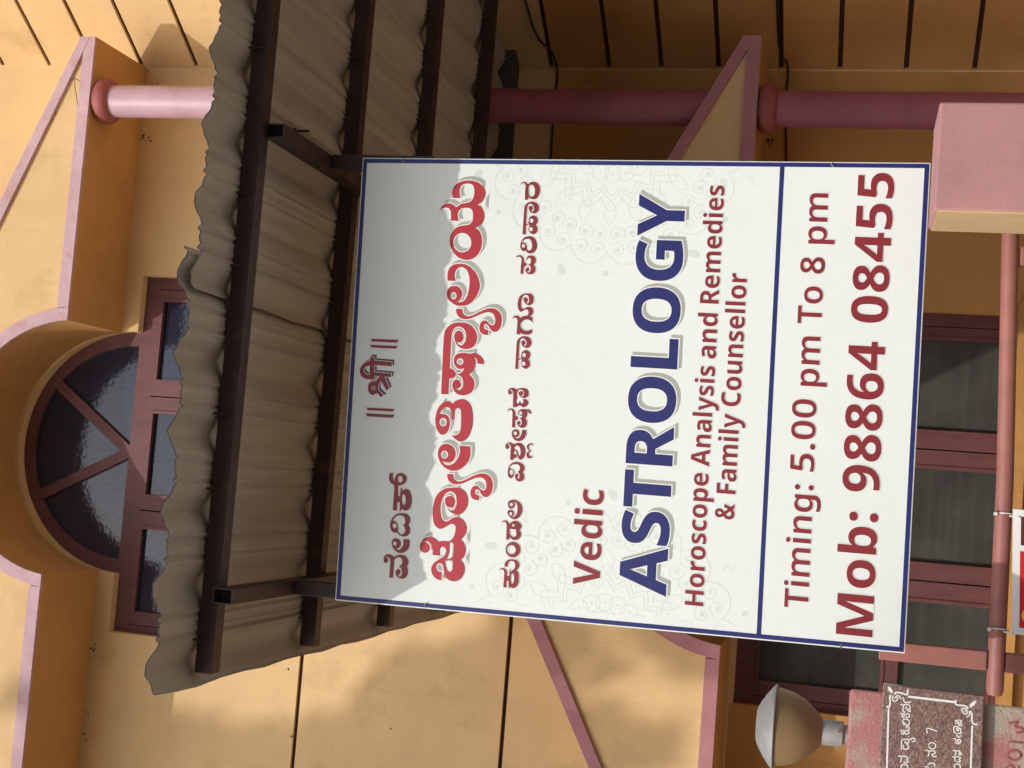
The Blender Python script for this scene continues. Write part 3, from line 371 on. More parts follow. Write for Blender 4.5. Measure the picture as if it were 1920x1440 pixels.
LINE3 = '7958 25538,100 7,93 6,78 3,58 -1,43 -3,35 1,30 8,22 12,15 15,10 18,3 21,-4 21,-14 21,-21 21,-25 22,25 -5,24 -7,19 -12,16 -19,13 -23,6 -24,-1 -23,-6 -24,-11 -24,-14 -24,-17 -24,-19 -25,23 -17,21 -20,16 -27,11 -35,6 -42,-1 -39,-10 -37,-17 -35,-23 -30,-30 -26,-37 -21,-38 -17,-37 -11,-38 -5,-41 -1,-45 6,-48 11,-43 16,-36 20,-31 24,-22 27,-11 31,-3 33,2 33,5 33,10 31,11 27,12 18,12 14,14 10,-87 3;8290 25457,38 -3,28 -7,22 -13,15 -19,9 -24,1 -24,-7 -22,-13 -21,-21 -19,-30 -16,-37 -13,-39 -9,-40 -4,-40 0,-36 5,-29 10,-23 15,-17 18,-9 22,-3 24,4 22,9 20,15 19,29 15,52 12,66 8|6956 25527,183 4,170 4,145 2,114 3,88 1,69 -2,47 -6,27 -10,24 -15,27 -23,25 -28,18 -32,14 -36,8 -40,1 -40,-5 -42,-11 -42,-19 -37,-29 -31,-37 -27,-38 -18,-40 -9,-40 1,-36 8,-32 18,-28 26,-20 28,-8 32,0 34,5 32,8 27,13 24,16 21,20 17,23 13,23 10,24 8,23 4,21 -2,19 -11,16 -17,9 -18,-1 -21,-8 -22,-13 -18,-19 -12,-25 -8,-23 -1,-18 8,-16 15,-15 18,-19 -6,-13 -7,-3 -9,11 -14,21 -16,24 -11,24 -4,27 0,26 7,28 14,27 19,21 22,12 23,6 24,-1 23,-6 21,-13 20,-21 15,-29 8,-38 4,-50 2,-70 2,-83 0,-79 -1,-68 -2,-64 -4,-61 -4,0 -68,-17 -6,-32 76,-256 -12|7362 25383,24 -2,28 -3,26 -9,23 -17,21 -23,16 -24,10 -24,4 -27,-2 -26,-9 -29,-16 -29,-21 -24,-25 -18,-30 -12,-30 -6,-31 0,-30 7,-27 9,-20 12,-16 14,-13 15,-17 -18,-18 -17,-22 -14,-26 -11,-30 -8,-30 -2,-30 5,-31 12,-27 15,-20 22,-17 25,-7 28,3 30,11 32,15 29,19 25,23 22,24 17,21 10,22 5,24 0,27 -6,30 -12,31 -14,15 8,16 8,16 7,19 7,21 7,18 4,13 2,10 -1;7363 25241,-12 1,-13 2,-10 5,-10 7,-8 10,-5 10,-3 11,0 12,2 12,5 11,7 11,9 8,10 7,12 5,12 2,13 -1,12 -2,11 -5,9 -7,8 -10,6 -10,2 -11,1 -12,-2 -12,-5 -11,-7 -10,-9 -9,-11 -7,-12 -4;7116 25239,-12 1,-13 3,-11 5,-9 8,-8 10,-5 11,-3 12,-1 13,2 12,5 12,7 11,9 9,11 7,12 5,12 3,12 -1,12 -3,11 -5,10 -8,8 -10,5 -11,3 -12,0 -13,-2 -12,-4 -12,-8 -11,-8 -9,-11 -7,-12 -5|6680 25564,30 -4,34 -6,33 -12,32 -18,32 -24,26 -29,20 -38,14 -44,9 -43,1 -40,-4 -41,-13 -37,-20 -35,-29 -33,-34 -27,-41 -22,-46 -17,-46 -11,-43 -3,-43 4,-40 9,-36 15,-34 20,-28 25,-21 32,-15 37,-6 36,4 36,14 36,16 29,20 17,22 11,25 6,-17 10,-14 11,-9 15,-4 21,2 25,9 24,20 20,28 20,27 15,23 9,23 4,21 2,18 0,18 -2;6739 25529,21 -13,27 -28,22 -32,14 -37,9 -42,1 -37,-8 -28,-15 -24,-23 -20,-33 -18,-40 -15,-41 -9,-41 -4,-40 1,-35 7,-27 13,-20 19,-13 22,-1 26,6 29,11 31,33 2,32 3,31 6,32 10,30 12,24 15,15 19,9 21,7 21,3 22,2 21;6627 25428,-11 0,-10 3,-10 4,-8 6,-7 8,-5 9,-2 9,-1 11,2 10,4 9,7 9,7 8,9 6,11 4,10 2,11 -1,11 -2,9 -4,8 -6,7 -8,5 -9,3 -10,0 -10,-2 -10,-4 -10,-6 -9,-8 -7,-9 -6,-10 -4|5815 25498,118 3,107 2,83 0,49 -2,25 -4,22 0,26 7,23 10,18 14,13 19,8 22,1 24,-7 24,-13 26,-17 26,27 -9,24 -11,18 -14,10 -20,5 -24,1 -24,-2 -23,-7 -24,-12 -23,-19 -24,-26 -23,-29 -18,-35 -11,-39 -5,-41 -3,0 -18,-2 -17,-6 -15,-13 -13,-17 -10,-17 -4,-18 5,-18 12,-13 12,-8 12,-3 13,0 14,-31 5,-32 4,-34 3,-38 1,-40 0,-41 -1|6196 25348,27 7,25 4,25 -1,24 -7,23 -12,18 -19,13 -27,8 -34,2 -35,-4 -35,-10 -35,-17 -30,-27 -22,-34 -15,-33 -10,-31 -1,-30 5,-26 9,-23 12,-19 15,-18 17,-19 -21,-21 -19,-25 -14,-30 -9,-33 -4,-32 2,-33 9,-31 15,-25 22,-16 28,-9 34,-4 33,2 32,7 31,13 27,21 23,27 19,26 13,24 4,24 -1,20 -8,19 -15,15 -21,7 -19,-9 -18,-18 -16,-20 -9,-20 0,-22 6,-16 9,-8 10,-3 14,0 14,-19 -14,-14 -14,-4 -14,9 -16,18 -16,23 -13,27 -9,31 -5,29 1,25 10,23 15,17 20,10 23,5 27,2 29,3 -24,7 -22,11 -20,19 -19,24 -16,26 -9,30 0,32 6,24 11,16 14,10 19,1 18,-8 17,-15 16,-17 13,-15 8,-17 4|5267 25274,5 -42,-1 -40,-8 -36,-18 -32,-26 -29,-29 -22,-32 -15,-36 -7,-36 -2,-37 3,-38 8,-32 15,-25 24,-19 29,-11 31,-1 30,8 31,12 28,15 23,19 19,20 17,21 16,22 14,23 9,24 3,24 -1,19 -7,13 -15,8 -21,1 -21,-10 -21,-16 -21,-20 -16,-21 -8,-24 -4,-21 3,-16 9,-13 14,-11 17,-13 -16,-8 -16,4 -13,17 -12,28 -10,32 -5,38 3,42 8,34 12,23 18,14 22,9 22,2 23,-4 23,-11 22,-19 19,-27 19,-33 14,-42 11,-48 8,-45 4,-42 -1,-40 -4,-33 -8,-27 -12,-20 -16,-12 -16,-1 -18,7 -19,10 -21,13 -23,17 -25,12 -27,6 -28,1 -31,-3 -28,-10 -27,-14 -25,-21 -20,-28 -14,-34 -9,-32 -4,-28 3,-26 8,-24 12,-19 15,-16 19,-15 21,-35 -71,-139 -11,26 29,22 31,16 32,10 36,2 37,-3 35,-12 34,-18 32,-23 28,-28 22,-32 18,-29 11,-20 5,-18 -3,-19 -6,-22 -10,-24 -14,-22 -21,-20 -29,-18 -35,-11 -37,0 -39,6 -40,10 -37,11 -31,15 -28,16 -25,-114 4,-21 20,-17 22,-14 28,-7 36,-3 41,0 39,4 36,6 34,8 29,10 23,13 19,13 16,-54 0,1 94,77 2,74 1,69 2,64 1,59 1,49 4,34 11,24 14,16 15,10 15,2 16,-4 18,-11 21,-17 22,-20 22,28 -4,25 -7,21 -12,18 -21,13 -27,8 -28,0 -27,-6 -27,-10 -25,-14 -22,-19 -19,-21 -18,23 -25,21 -25,17 -28,8 -32,3 -35,7 -29,13 -23,17 -17,20 -11,28 -1,31 5,27 9,19 11,14 15,9 16,0 18,-5 20,-10 20,-13 21,-18 22,-14 22,-11 22,-9 23,4 22,19 23,31 24,37 19,40 14,45 11,48 5,51 0,53 -5,50 -12,45 -19,41 -26,33 -34,22 -44,14 -51|3089 25436,180 4,168 3,143 3,112 2,88 2,68 -2,46 -6,27 -10,24 -15,27 -23,25 -28,19 -32,14 -36,9 -39,2 -40,-4 -41,-10 -42,-18 -36,-28 -32,-35 -27,-38 -18,-38 -8,-40 1,-36 8,-32 18,-28 25,-20 28,-9 32,0 34,4 31,7 27,12 24,15 21,19 16,23 14,23 10,22 7,23 4,21 -2,19 -10,16 -17,9 -18,0 -21,-7 -22,-12 -17,-19 -12,-25 -8,-22 -1,-18 8,-16 15,-16 18,-18 -6,-12 -7,-3 -9,11 -14,21 -16,23 -11,24 -4,27 0,26 6,27 14,26 20,20 21,12 23,5 24,-1 23,-7 21,-13 19,-21 15,-29 8,-37 4,-50 2,-69 2,-82 0,-78 -1,-67 -2,-63 -3,-60 -4,2 -68,-17 -6,-33 76,-253 -13|3493 25292,24 -1,28 -3,25 -9,24 -17,21 -22,16 -24,10 -25,5 -26,-1 -26,-9 -29,-15 -29,-19 -24,-25 -17,-29 -12,-30 -7,-30 1,-30 7,-27 9,-20 11,-16 14,-14 16,-15 -19,-18 -17,-21 -13,-26 -11,-29 -8,-29 -2,-31 5,-31 11,-26 16,-21 21,-16 26,-9 27,2 30,11 32,14 28,19 25,22 22,22 17,21 10,22 5,23 0,27 -7,30 -11,31 -14,14 8,16 8,16 7,19 7,20 7,17 4,13 2,11 -1;3497 25152,-12 1,-12 2,-11 5,-9 7,-8 9,-6 11,-3 11,0 12,1 11,5 11,7 11,8 8,10 7,12 5,12 2,12 -1,12 -2,11 -5,10 -7,8 -9,5 -11,3 -11,1 -12,-2 -11,-4 -11,-7 -11,-9 -8,-10 -7,-12 -5;3254 25150,-12 1,-13 3,-10 5,-10 8,-8 9,-6 11,-3 12,0 13,1 13,5 11,7 11,8 9,10 7,12 5,12 3,12 -1,12 -3,11 -5,9 -8,8 -10,6 -10,3 -12,1 -13,-2 -13,-4 -11,-7 -11,-8 -10,-11 -6,-11 -5|2441 25594,22 0,19 -5,17 -9,17 -15,14 -19,11 -22,6 -23,2 -26,-3 -29,-10 -31,-15 -34,-17 -35,17 -22,14 -24,12 -29,8 -36,4 -40,0 -40,-3 -39,-9 -38,-15 -32,-26 -25,-32 -19,-33 -12,-33 -3,-33 4,-30 11,-27 19,-23 26,-15 27,-4 26,4 27,8 26,11 25,16 25,16 21,17 19,19 15,18 10,20 3,21 -1,17 -7,13 -16,10 -20,3 -21,-7 -20,-14 -19,-18 -13,-22 -1,-25 6,-20 10,-11 12,-7 16,-4 18,-16 -21,-10 -21,1 -18,19 -16,29 -13,31 -7,29 0,30 7,25 13,17 20,11 25,5 26,2 26,-5 28,-11 23,-19 16,-27 13,-32 7,-39 2,-45 -2,-49 -5,1 -13,-2 -9,-7 -4,-11 8,-17 14,-21 9,-31 3,-36 -1,-28 -5,-15 -10,-8 -12,-3 -14,0 -13,3 -13,9 -12,14 -7,19 -4,21 -4,2 -25,-22 -4,-18 -5,-12 -9,-5 -14,1 -19,7 -15,12 -12,18 -9,19 -4,19 2,21 7,21 9,8 -28,4 -27,-3 -26,-12 -24,-19 -22,-22 -16,-23 -9,-26 -2,-26 5,-29 11,-28 18,-22 23,-14 30,-8 34,0 31,9 24,17 20,20 18,-5 23,-6 22,-9 22,-14 21,-16 20,-12 24,-3 27,2 30,5 31,102 6,94 5,78 5,58 2,41 1,34 4,28 8,21 12,15 14,10 20,5 22,1 18,-2 13,-6 8,-7 7,-5 -23,-6 -20,-10 -17,-16 -13,-20 -9,-20 -2,-19 6,-19 13,-12 16,-1 19,5 23,12 18,21 12,28 9|1429 25395,87 4,83 3,75 3,67 2,58 2,46 4,31 8,20 10,13 13,10 14,4 17,-4 19,-15 22,-23 24,-27 26,29 -3,26 -7,22 -13,16 -21,12 -27,5 -27,0 -24,-7 -23,-13 -23,-19 -24,-26 -23,-30 -18,-34 -9,-39 -3,-40 -1,-1 -20,-3 -19,-6 -16,-11 -15,-14 -12,-16 -6,-20 3,-22 10,-17 12,-8 15,-4 18,-1 20,-207 -9|1852 24869,-5 64,22 7,19 8,15 9,9 10,5 12,2 12,-19 -9,-21 -7,-25 -3,-31 4,-35 8,-30 10,-20 10,-16 12,-13 13,-19 -19,-20 -16,-24 -13,-29 -9,-33 -5,-32 1,-32 8,-31 14,-25 19,-17 25,-12 30,-5 30,2 30,7 31,14 28,20 25,26 23,25 16,24 9,23 1,19 -5,16 -14,12 -21,4 -20,-9 -19,-17 -18,-18 -10,-18 2,-18 8,-13 10,-5 8,0 10,3 11,-19 -15,-14 -14,-2 -13,15 -13,26 -13,28 -7,28 -3,30 2,26 7,21 16,17 22,15 25,10 -21,11 -19,11 -16,13 -11,13 -8,14 -7,-3 28,0 26,7 24,16 24,22 22,24 14,26 4,27 -3,24 -11,19 -17,16 -25,11 -32,5 -42,1 -49,-1 -44,1 -34,1 -28,-6 -26,-13 -25,-20 -21,-19 -16,-19 -9,-18 -2;1850 25131,-11 1,-10 2,-10 4,-8 6,-7 8,-5 9,-3 9,0 11,1 10,4 9,6 9,7 7,9 6,10 4,10 2,11 0,11 -3,9 -4,8 -6,7 -8,5 -9,3 -9,0 -10,-1 -10,-4 -10,-6 -9,-7 -7,-9 -6,-10 -4|1373 25099,9 -126,-44 -6,-44 -3,-44 5,-48 14,-49 21,-40 26,-28 29,-20 34,-12 38,-3 45,4 49,14 44,26 37,35 33,37 25,37 15,39 8,36 0,30 -6,27 -13,21 -18,14 -22,8 -26,2 -28,-5 -28,-11 -28,-16 -24,-24 -18,-29 -13,-30 -5,-31 5,-32 11,-24 16,-14 20,-7 24,-3 22,2 20,5 18,8 18,-19 -25,-16 -26,-7 -26,3 -29,12 -30,20 -26,30 -21,39 -17,38 -12,35 -5,35 1;1265 25236,-11 0,-11 3,-10 5,-9 6,-8 9,-5 9,-3 10,-1 12,2 10,4 10,6 10,8 8,9 6,11 4,11 3,11 -1,12 -2,10 -5,9 -7,7 -8,6 -9,3 -11,0 -11,-1 -11,-4 -10,-7 -9,-7 -8,-10 -6,-11 -5|869 25545,22 1,23 -3,22 -8,20 -15,18 -20,14 -23,7 -28,2 -30,-3 -30,-11 -27,-17 -28,-19 -26,19 -30,17 -30,12 -34,5 -38,0 -40,-8 -39,-18 -35,-26 -34,-31 -28,-35 -20,-41 -15,-43 -9,-47 -4,-49 3,-46 9,-44 17,-41 25,-27 26,-10 30,3 31,13 27,23 21,32 16,36 15,41 13,45 12,34 12,15 14,3 14,-2 12,-8 11,-14 10,-18 7,-22 3,-26 0,-28 -1,12 -18,9 -17,2 -16,-6 -17,-13 -15,-16 -10,-22 -1,-25 5,-20 10,-10 19,-3 24,-1 28,-54 8,-7 96,98 3,89 2,73 1,51 -1,34 -2,29 2,27 9,21 12,16 14,9 16,5 18,1 16,-1 11,-5 9,-5 8,-10 -20,-11 -18,-14 -14,-17 -9,-19 -5,-19 0,-20 7,-18 13,-12 15,-3 19,4 22,8 18,13 12,18 8;870 25272,20 -10,18 -15,12 -19,5 -25,-1 -28,-8 -25,-17 -22,-25 -18,-30 -15,-34 -10,-40 -6,-37 -2,-38 3,-35 8,-23 10,-7 11,6 12,17 13,32 13,43 14,35 15,21 17,14 18,9 17,0 17,-6 15,3 11,17 5,25 1|955 24732,21 14,19 15,13 18,8 21,1 24,-4 23,-12 22,-19 22,-20 16,-22 10,-23 5,-22 -1,-23 -9,-22 -15,-19 -16,-13 -16,-9 -17,-8 -18,-9 25,-12 22,-15 18,-23 13,-27 8,-28 2,-29 -6,-30 -13,-23 -17,-13 -20,-6 -25,0 -24,5 -23,11 -23,13 -19,16 -14,18 -9,19 -8,-11 26,-7 24,0 22,9 21,16 19,18 12,18 5,20 -1,19 -9,19 -18,18 -26,19 -29,4 21,5 21,11 18,18 16,22 14,23 7,25 0,24 -6,19 -11,9 -17,4 -20,0 -20,-2 -19,-6 -17|161 25413,35 2,39 0,39 -6,41 -14,41 -19,36 -26,28 -32,21 -38,16 -41,9 -44,2 -47,-5 -45,-15 -44,-22 -42,-26 -35,-28 -24,-32 -17,-30 -9,-28 0,-26 8,-23 9,-19 10,-16 12,-14 13,-19 -18,-20 -17,-24 -12,-29 -9,-33 -6,-31 1,-28 8,-28 14,-22 20,-18 28,-13 33,-4 33,5 32,15 32,20 27,27 21,32 16,31 9,30 -1,28 -9,19 -13,10 -18,1 -22,-6 -18,-17 -11,-25 -8,-23 -1,-17 5,-14 12,-14 14,-14 -13,-10 -13,0 -11,14 -12,22 -11,27 -5,30 4,33 10,29 13,19 15,13 18,11 19,10 -22,14 -19,18 -14,26 -9,31 -5,28 1,25 10,22 15,16 19,9 23,4 26,0 30,-4 37,-8 42,-15 35,-25 27,-33 21,-36 19,-3 -26,-6 -25,-10 -25,-15 -25,-20 -24,-26 -18,-35 -8,-40 -2,-37 5,-32 12,-29 19,-19 21,-7 25,1 28,10 25,18 19,26 15,28 11,26 6,27 3;163 25260,-15 0,-16 2,-14 4,-12 7,-10 8,-7 9,-4 11,-1 11,3 10,5 11,9 9,11 9,13 6,15 5,15 2,15 0,16 -2,14 -4,12 -7,10 -8,7 -9,4 -10,1 -11,-3 -11,-5 -10,-9 -10,-11 -8,-13 -7,-15 -5|-756 25339,25 2,26 -1,25 -8,22 -16,20 -21,15 -27,12 -31,8 -37,2 -37,-4 -36,-9 -37,-16 -36,-23 -37,-29 -36,-33 -30,-40 -21,-44 -14,-44 -8,-44 -2,-45 4,-43 10,-43 17,-41 24,-34 27,-26 32,-18 35,-12 35,-3 33,4 33,10 32,18 33,24 32,25 28,27 22,27 18,27 11,24 3,23 -4,19 -9,14 -18,10 -23,4 -25,0 -27,-5 -28,-11 -24,-19 -20,-26 -16,-26 -9,-28 1,-28 9,-21 13,-11 18,-4 23,0 26,-10 -23,-6 -23,3 -23,13 -25,22 -26,27 -21,32 -15,36 -10,38 -6,37 -2,38 3,37 5,36 7,36 10,28 14,20 19,14 22,8 20,4 18,-1 16,-3 15,-5 -20,-8 -18,-15 -13,-24 -9,-30 -4,-29 2,-26 11,-25 16,-19 20,-11 24,-5 28,1 25,9 20,15 17,18 15,20 12,21 10;-740 25191,-10 0,-10 3,-9 4,-7 6,-7 8,-4 9,-3 9,-1 10,1 10,3 10,6 8,6 8,8 5,9 4,10 2,9 0,10 -3,9 -4,8 -6,6 -8,5 -9,3 -9,0 -10,-1 -10,-3 -10,-5 -8,-7 -8,-8 -5,-9 -4;-1003 25189,-10 0,-10 2,-9 4,-8 6,-7 7,-5 8,-2 9,-1 9,1 9,4 9,5 8,7 7,8 5,10 4,10 2,10 -1,10 -2,9 -4,8 -5,6 -7,5 -8,3 -9,1 -10,-1 -9,-4 -8,-5 -8,-7 -7,-9 -5,-9 -4|-1294 25482,26 -7,24 -9,18 -13,13 -19,8 -23,4 -25,-2 -25,-8 -28,-12 -26,-19 -24,-24 -23,-26 -23,26 -16,24 -18,20 -22,16 -28,11 -33,5 -33,1 -33,-5 -34,-12 -31,-20 -32,-28 -30,-29 -22,-31 -10,-32 -2,-30 5,-25 11,-23 17,-21 20,-18 -19,-20 -18,-24 -12,-28 -8,-33 -3,-31 3,-32 12,-31 18,-26 21,-18 25,-13 29,-8 30,-2 32,4 33,8 33,14 29,18 29,21 27,-67 20,-8 83,109 2,99 3,82 3,58 2,40 3,32 5,28 9,20 11,15 15,11 18,5 20,-2 21,-11 20,-19 20;-1441 25225,13 -9,4 -15,1 -17,-3 -18,-6 -21,-4 -20,2 -21,6 -20,0 -16,-6 -12,-11 -8,-12 -6,-14 2,-14 0,-15 -2,-18 -6,-18 -9,-19 -5,-20 3,-20 6,-18 12,-14 18,-10 24,-4 23,6 25,13 25,16 21,21 16,24 13,27 10,32 6,35 4;-1318 25096,-7 0,-8 2,-7 3,-6 5,-5 7,-4 6,-2 8,-1 8,1 8,2 8,4 7,6 6,6 4,7 3,8 2,8 -1,7 -1,7 -4,6 -5,6 -6,3 -7,3 -8,0 -8,-1 -8,-2 -7,-4 -7,-5 -6,-7 -5,-7 -3|-1981 24870,-22 0,-24 2,-22 4,-22 6,-22 8,-20 11,-19 13,-17 15,-16 16,-14 18,-13 19,-10 20,-7 21,-6 22,-3 23,-1 22,1 23,4 22,7 21,8 21,11 20,13 19,15 17,16 16,18 14,20 12,21 10,21 7,23 6,22 3,23 0,23 -1,23 -4,22 -7,22 -8,20 -11,19 -13,18 -15,16 -16,14 -18,12 -19,10 -20,8 -22,5 -22,3 -22,1 -23,-2 -22,-4 -22,-6 -22,-9 -21,-10 -20,-13 -18,-15 -18,-17 -15,-18 -14,-19 -12,-21 -10,-21 -7,-23 -6;-1993 25010,-19 0,-19 3,-18 5,-17 8,-16 10,-14 13,-11 14,-10 16,-7 17,-5 18,-1 18,1 19,4 17,7 18,9 16,11 14,14 13,16 11,16 8,19 5,18 3,19 0,19 -2,18 -5,17 -8,16 -11,14 -12,12 -14,10 -17,7 -16,4 -18,2 -19,-1 -18,-4 -18,-7 -17,-9 -16,-12 -15,-14 -13,-15 -10,-17 -8,-18 -6|-2494 25291,32 5,31 2,30 -3,28 -10,27 -16,24 -22,21 -32,18 -39,12 -41,6 -45,-1 -47,-6 -44,-13 -38,-20 -35,-23 -28,-27 -19,-31 -12,-32 -5,-33 5,-35 12,-28 14,-20 14,-14 15,-11 16,-17 -20,-21 -18,-28 -16,-37 -13,-44 -10,-46 -6,-50 -4,-51 0,-48 5,-44 10,-40 16,-32 19,-24 24,-16 29,-9 30,-1 31,7 31,8 26,10 15,11 10,13 6,-64 -5,-3 29,203 16,-5 58,-180 -11,-8 89,105 3,97 2,80 2,57 0,40 -2,34 3,30 9,24 12,17 14,11 15,5 16,-2 19,-8 21,-14 23,-17 24,22 -6,20 -8,16 -14,13 -22,9 -26,4 -28,-3 -27,-9 -28,-13 -24,-15 -18,-20 -15,-26 -11,-34 -8,-42 -4,-44 -3,6 -62,195 6,-6 -29,-31 1,-23 -3,-11 -7,9 -17,22 -22,21 -21,16 -17,15 -16,20 -11,28 -7,34 -3,32 2,30 9,29 14,21 18,11 24,4 28,-3 27,-11 27,-18 26,-25 20,-32 9,-39 2,-42 -1;-2797 24992,-25 -1,-25 0,-23 1,-20 3,-19 4,-15 6,-11 6,-7 8,-3 7,1 8,6 9,10 8,14 7,17 8,20 6,22 5,25 4,25 3,24 1,25 0,23 -1,21 -3,19 -5,15 -5,11 -6,7 -8,3 -7,-2 -9,-6 -8,-9 -8,-14 -8,-18 -7,-19 -6,-23 -5,-24 -4'
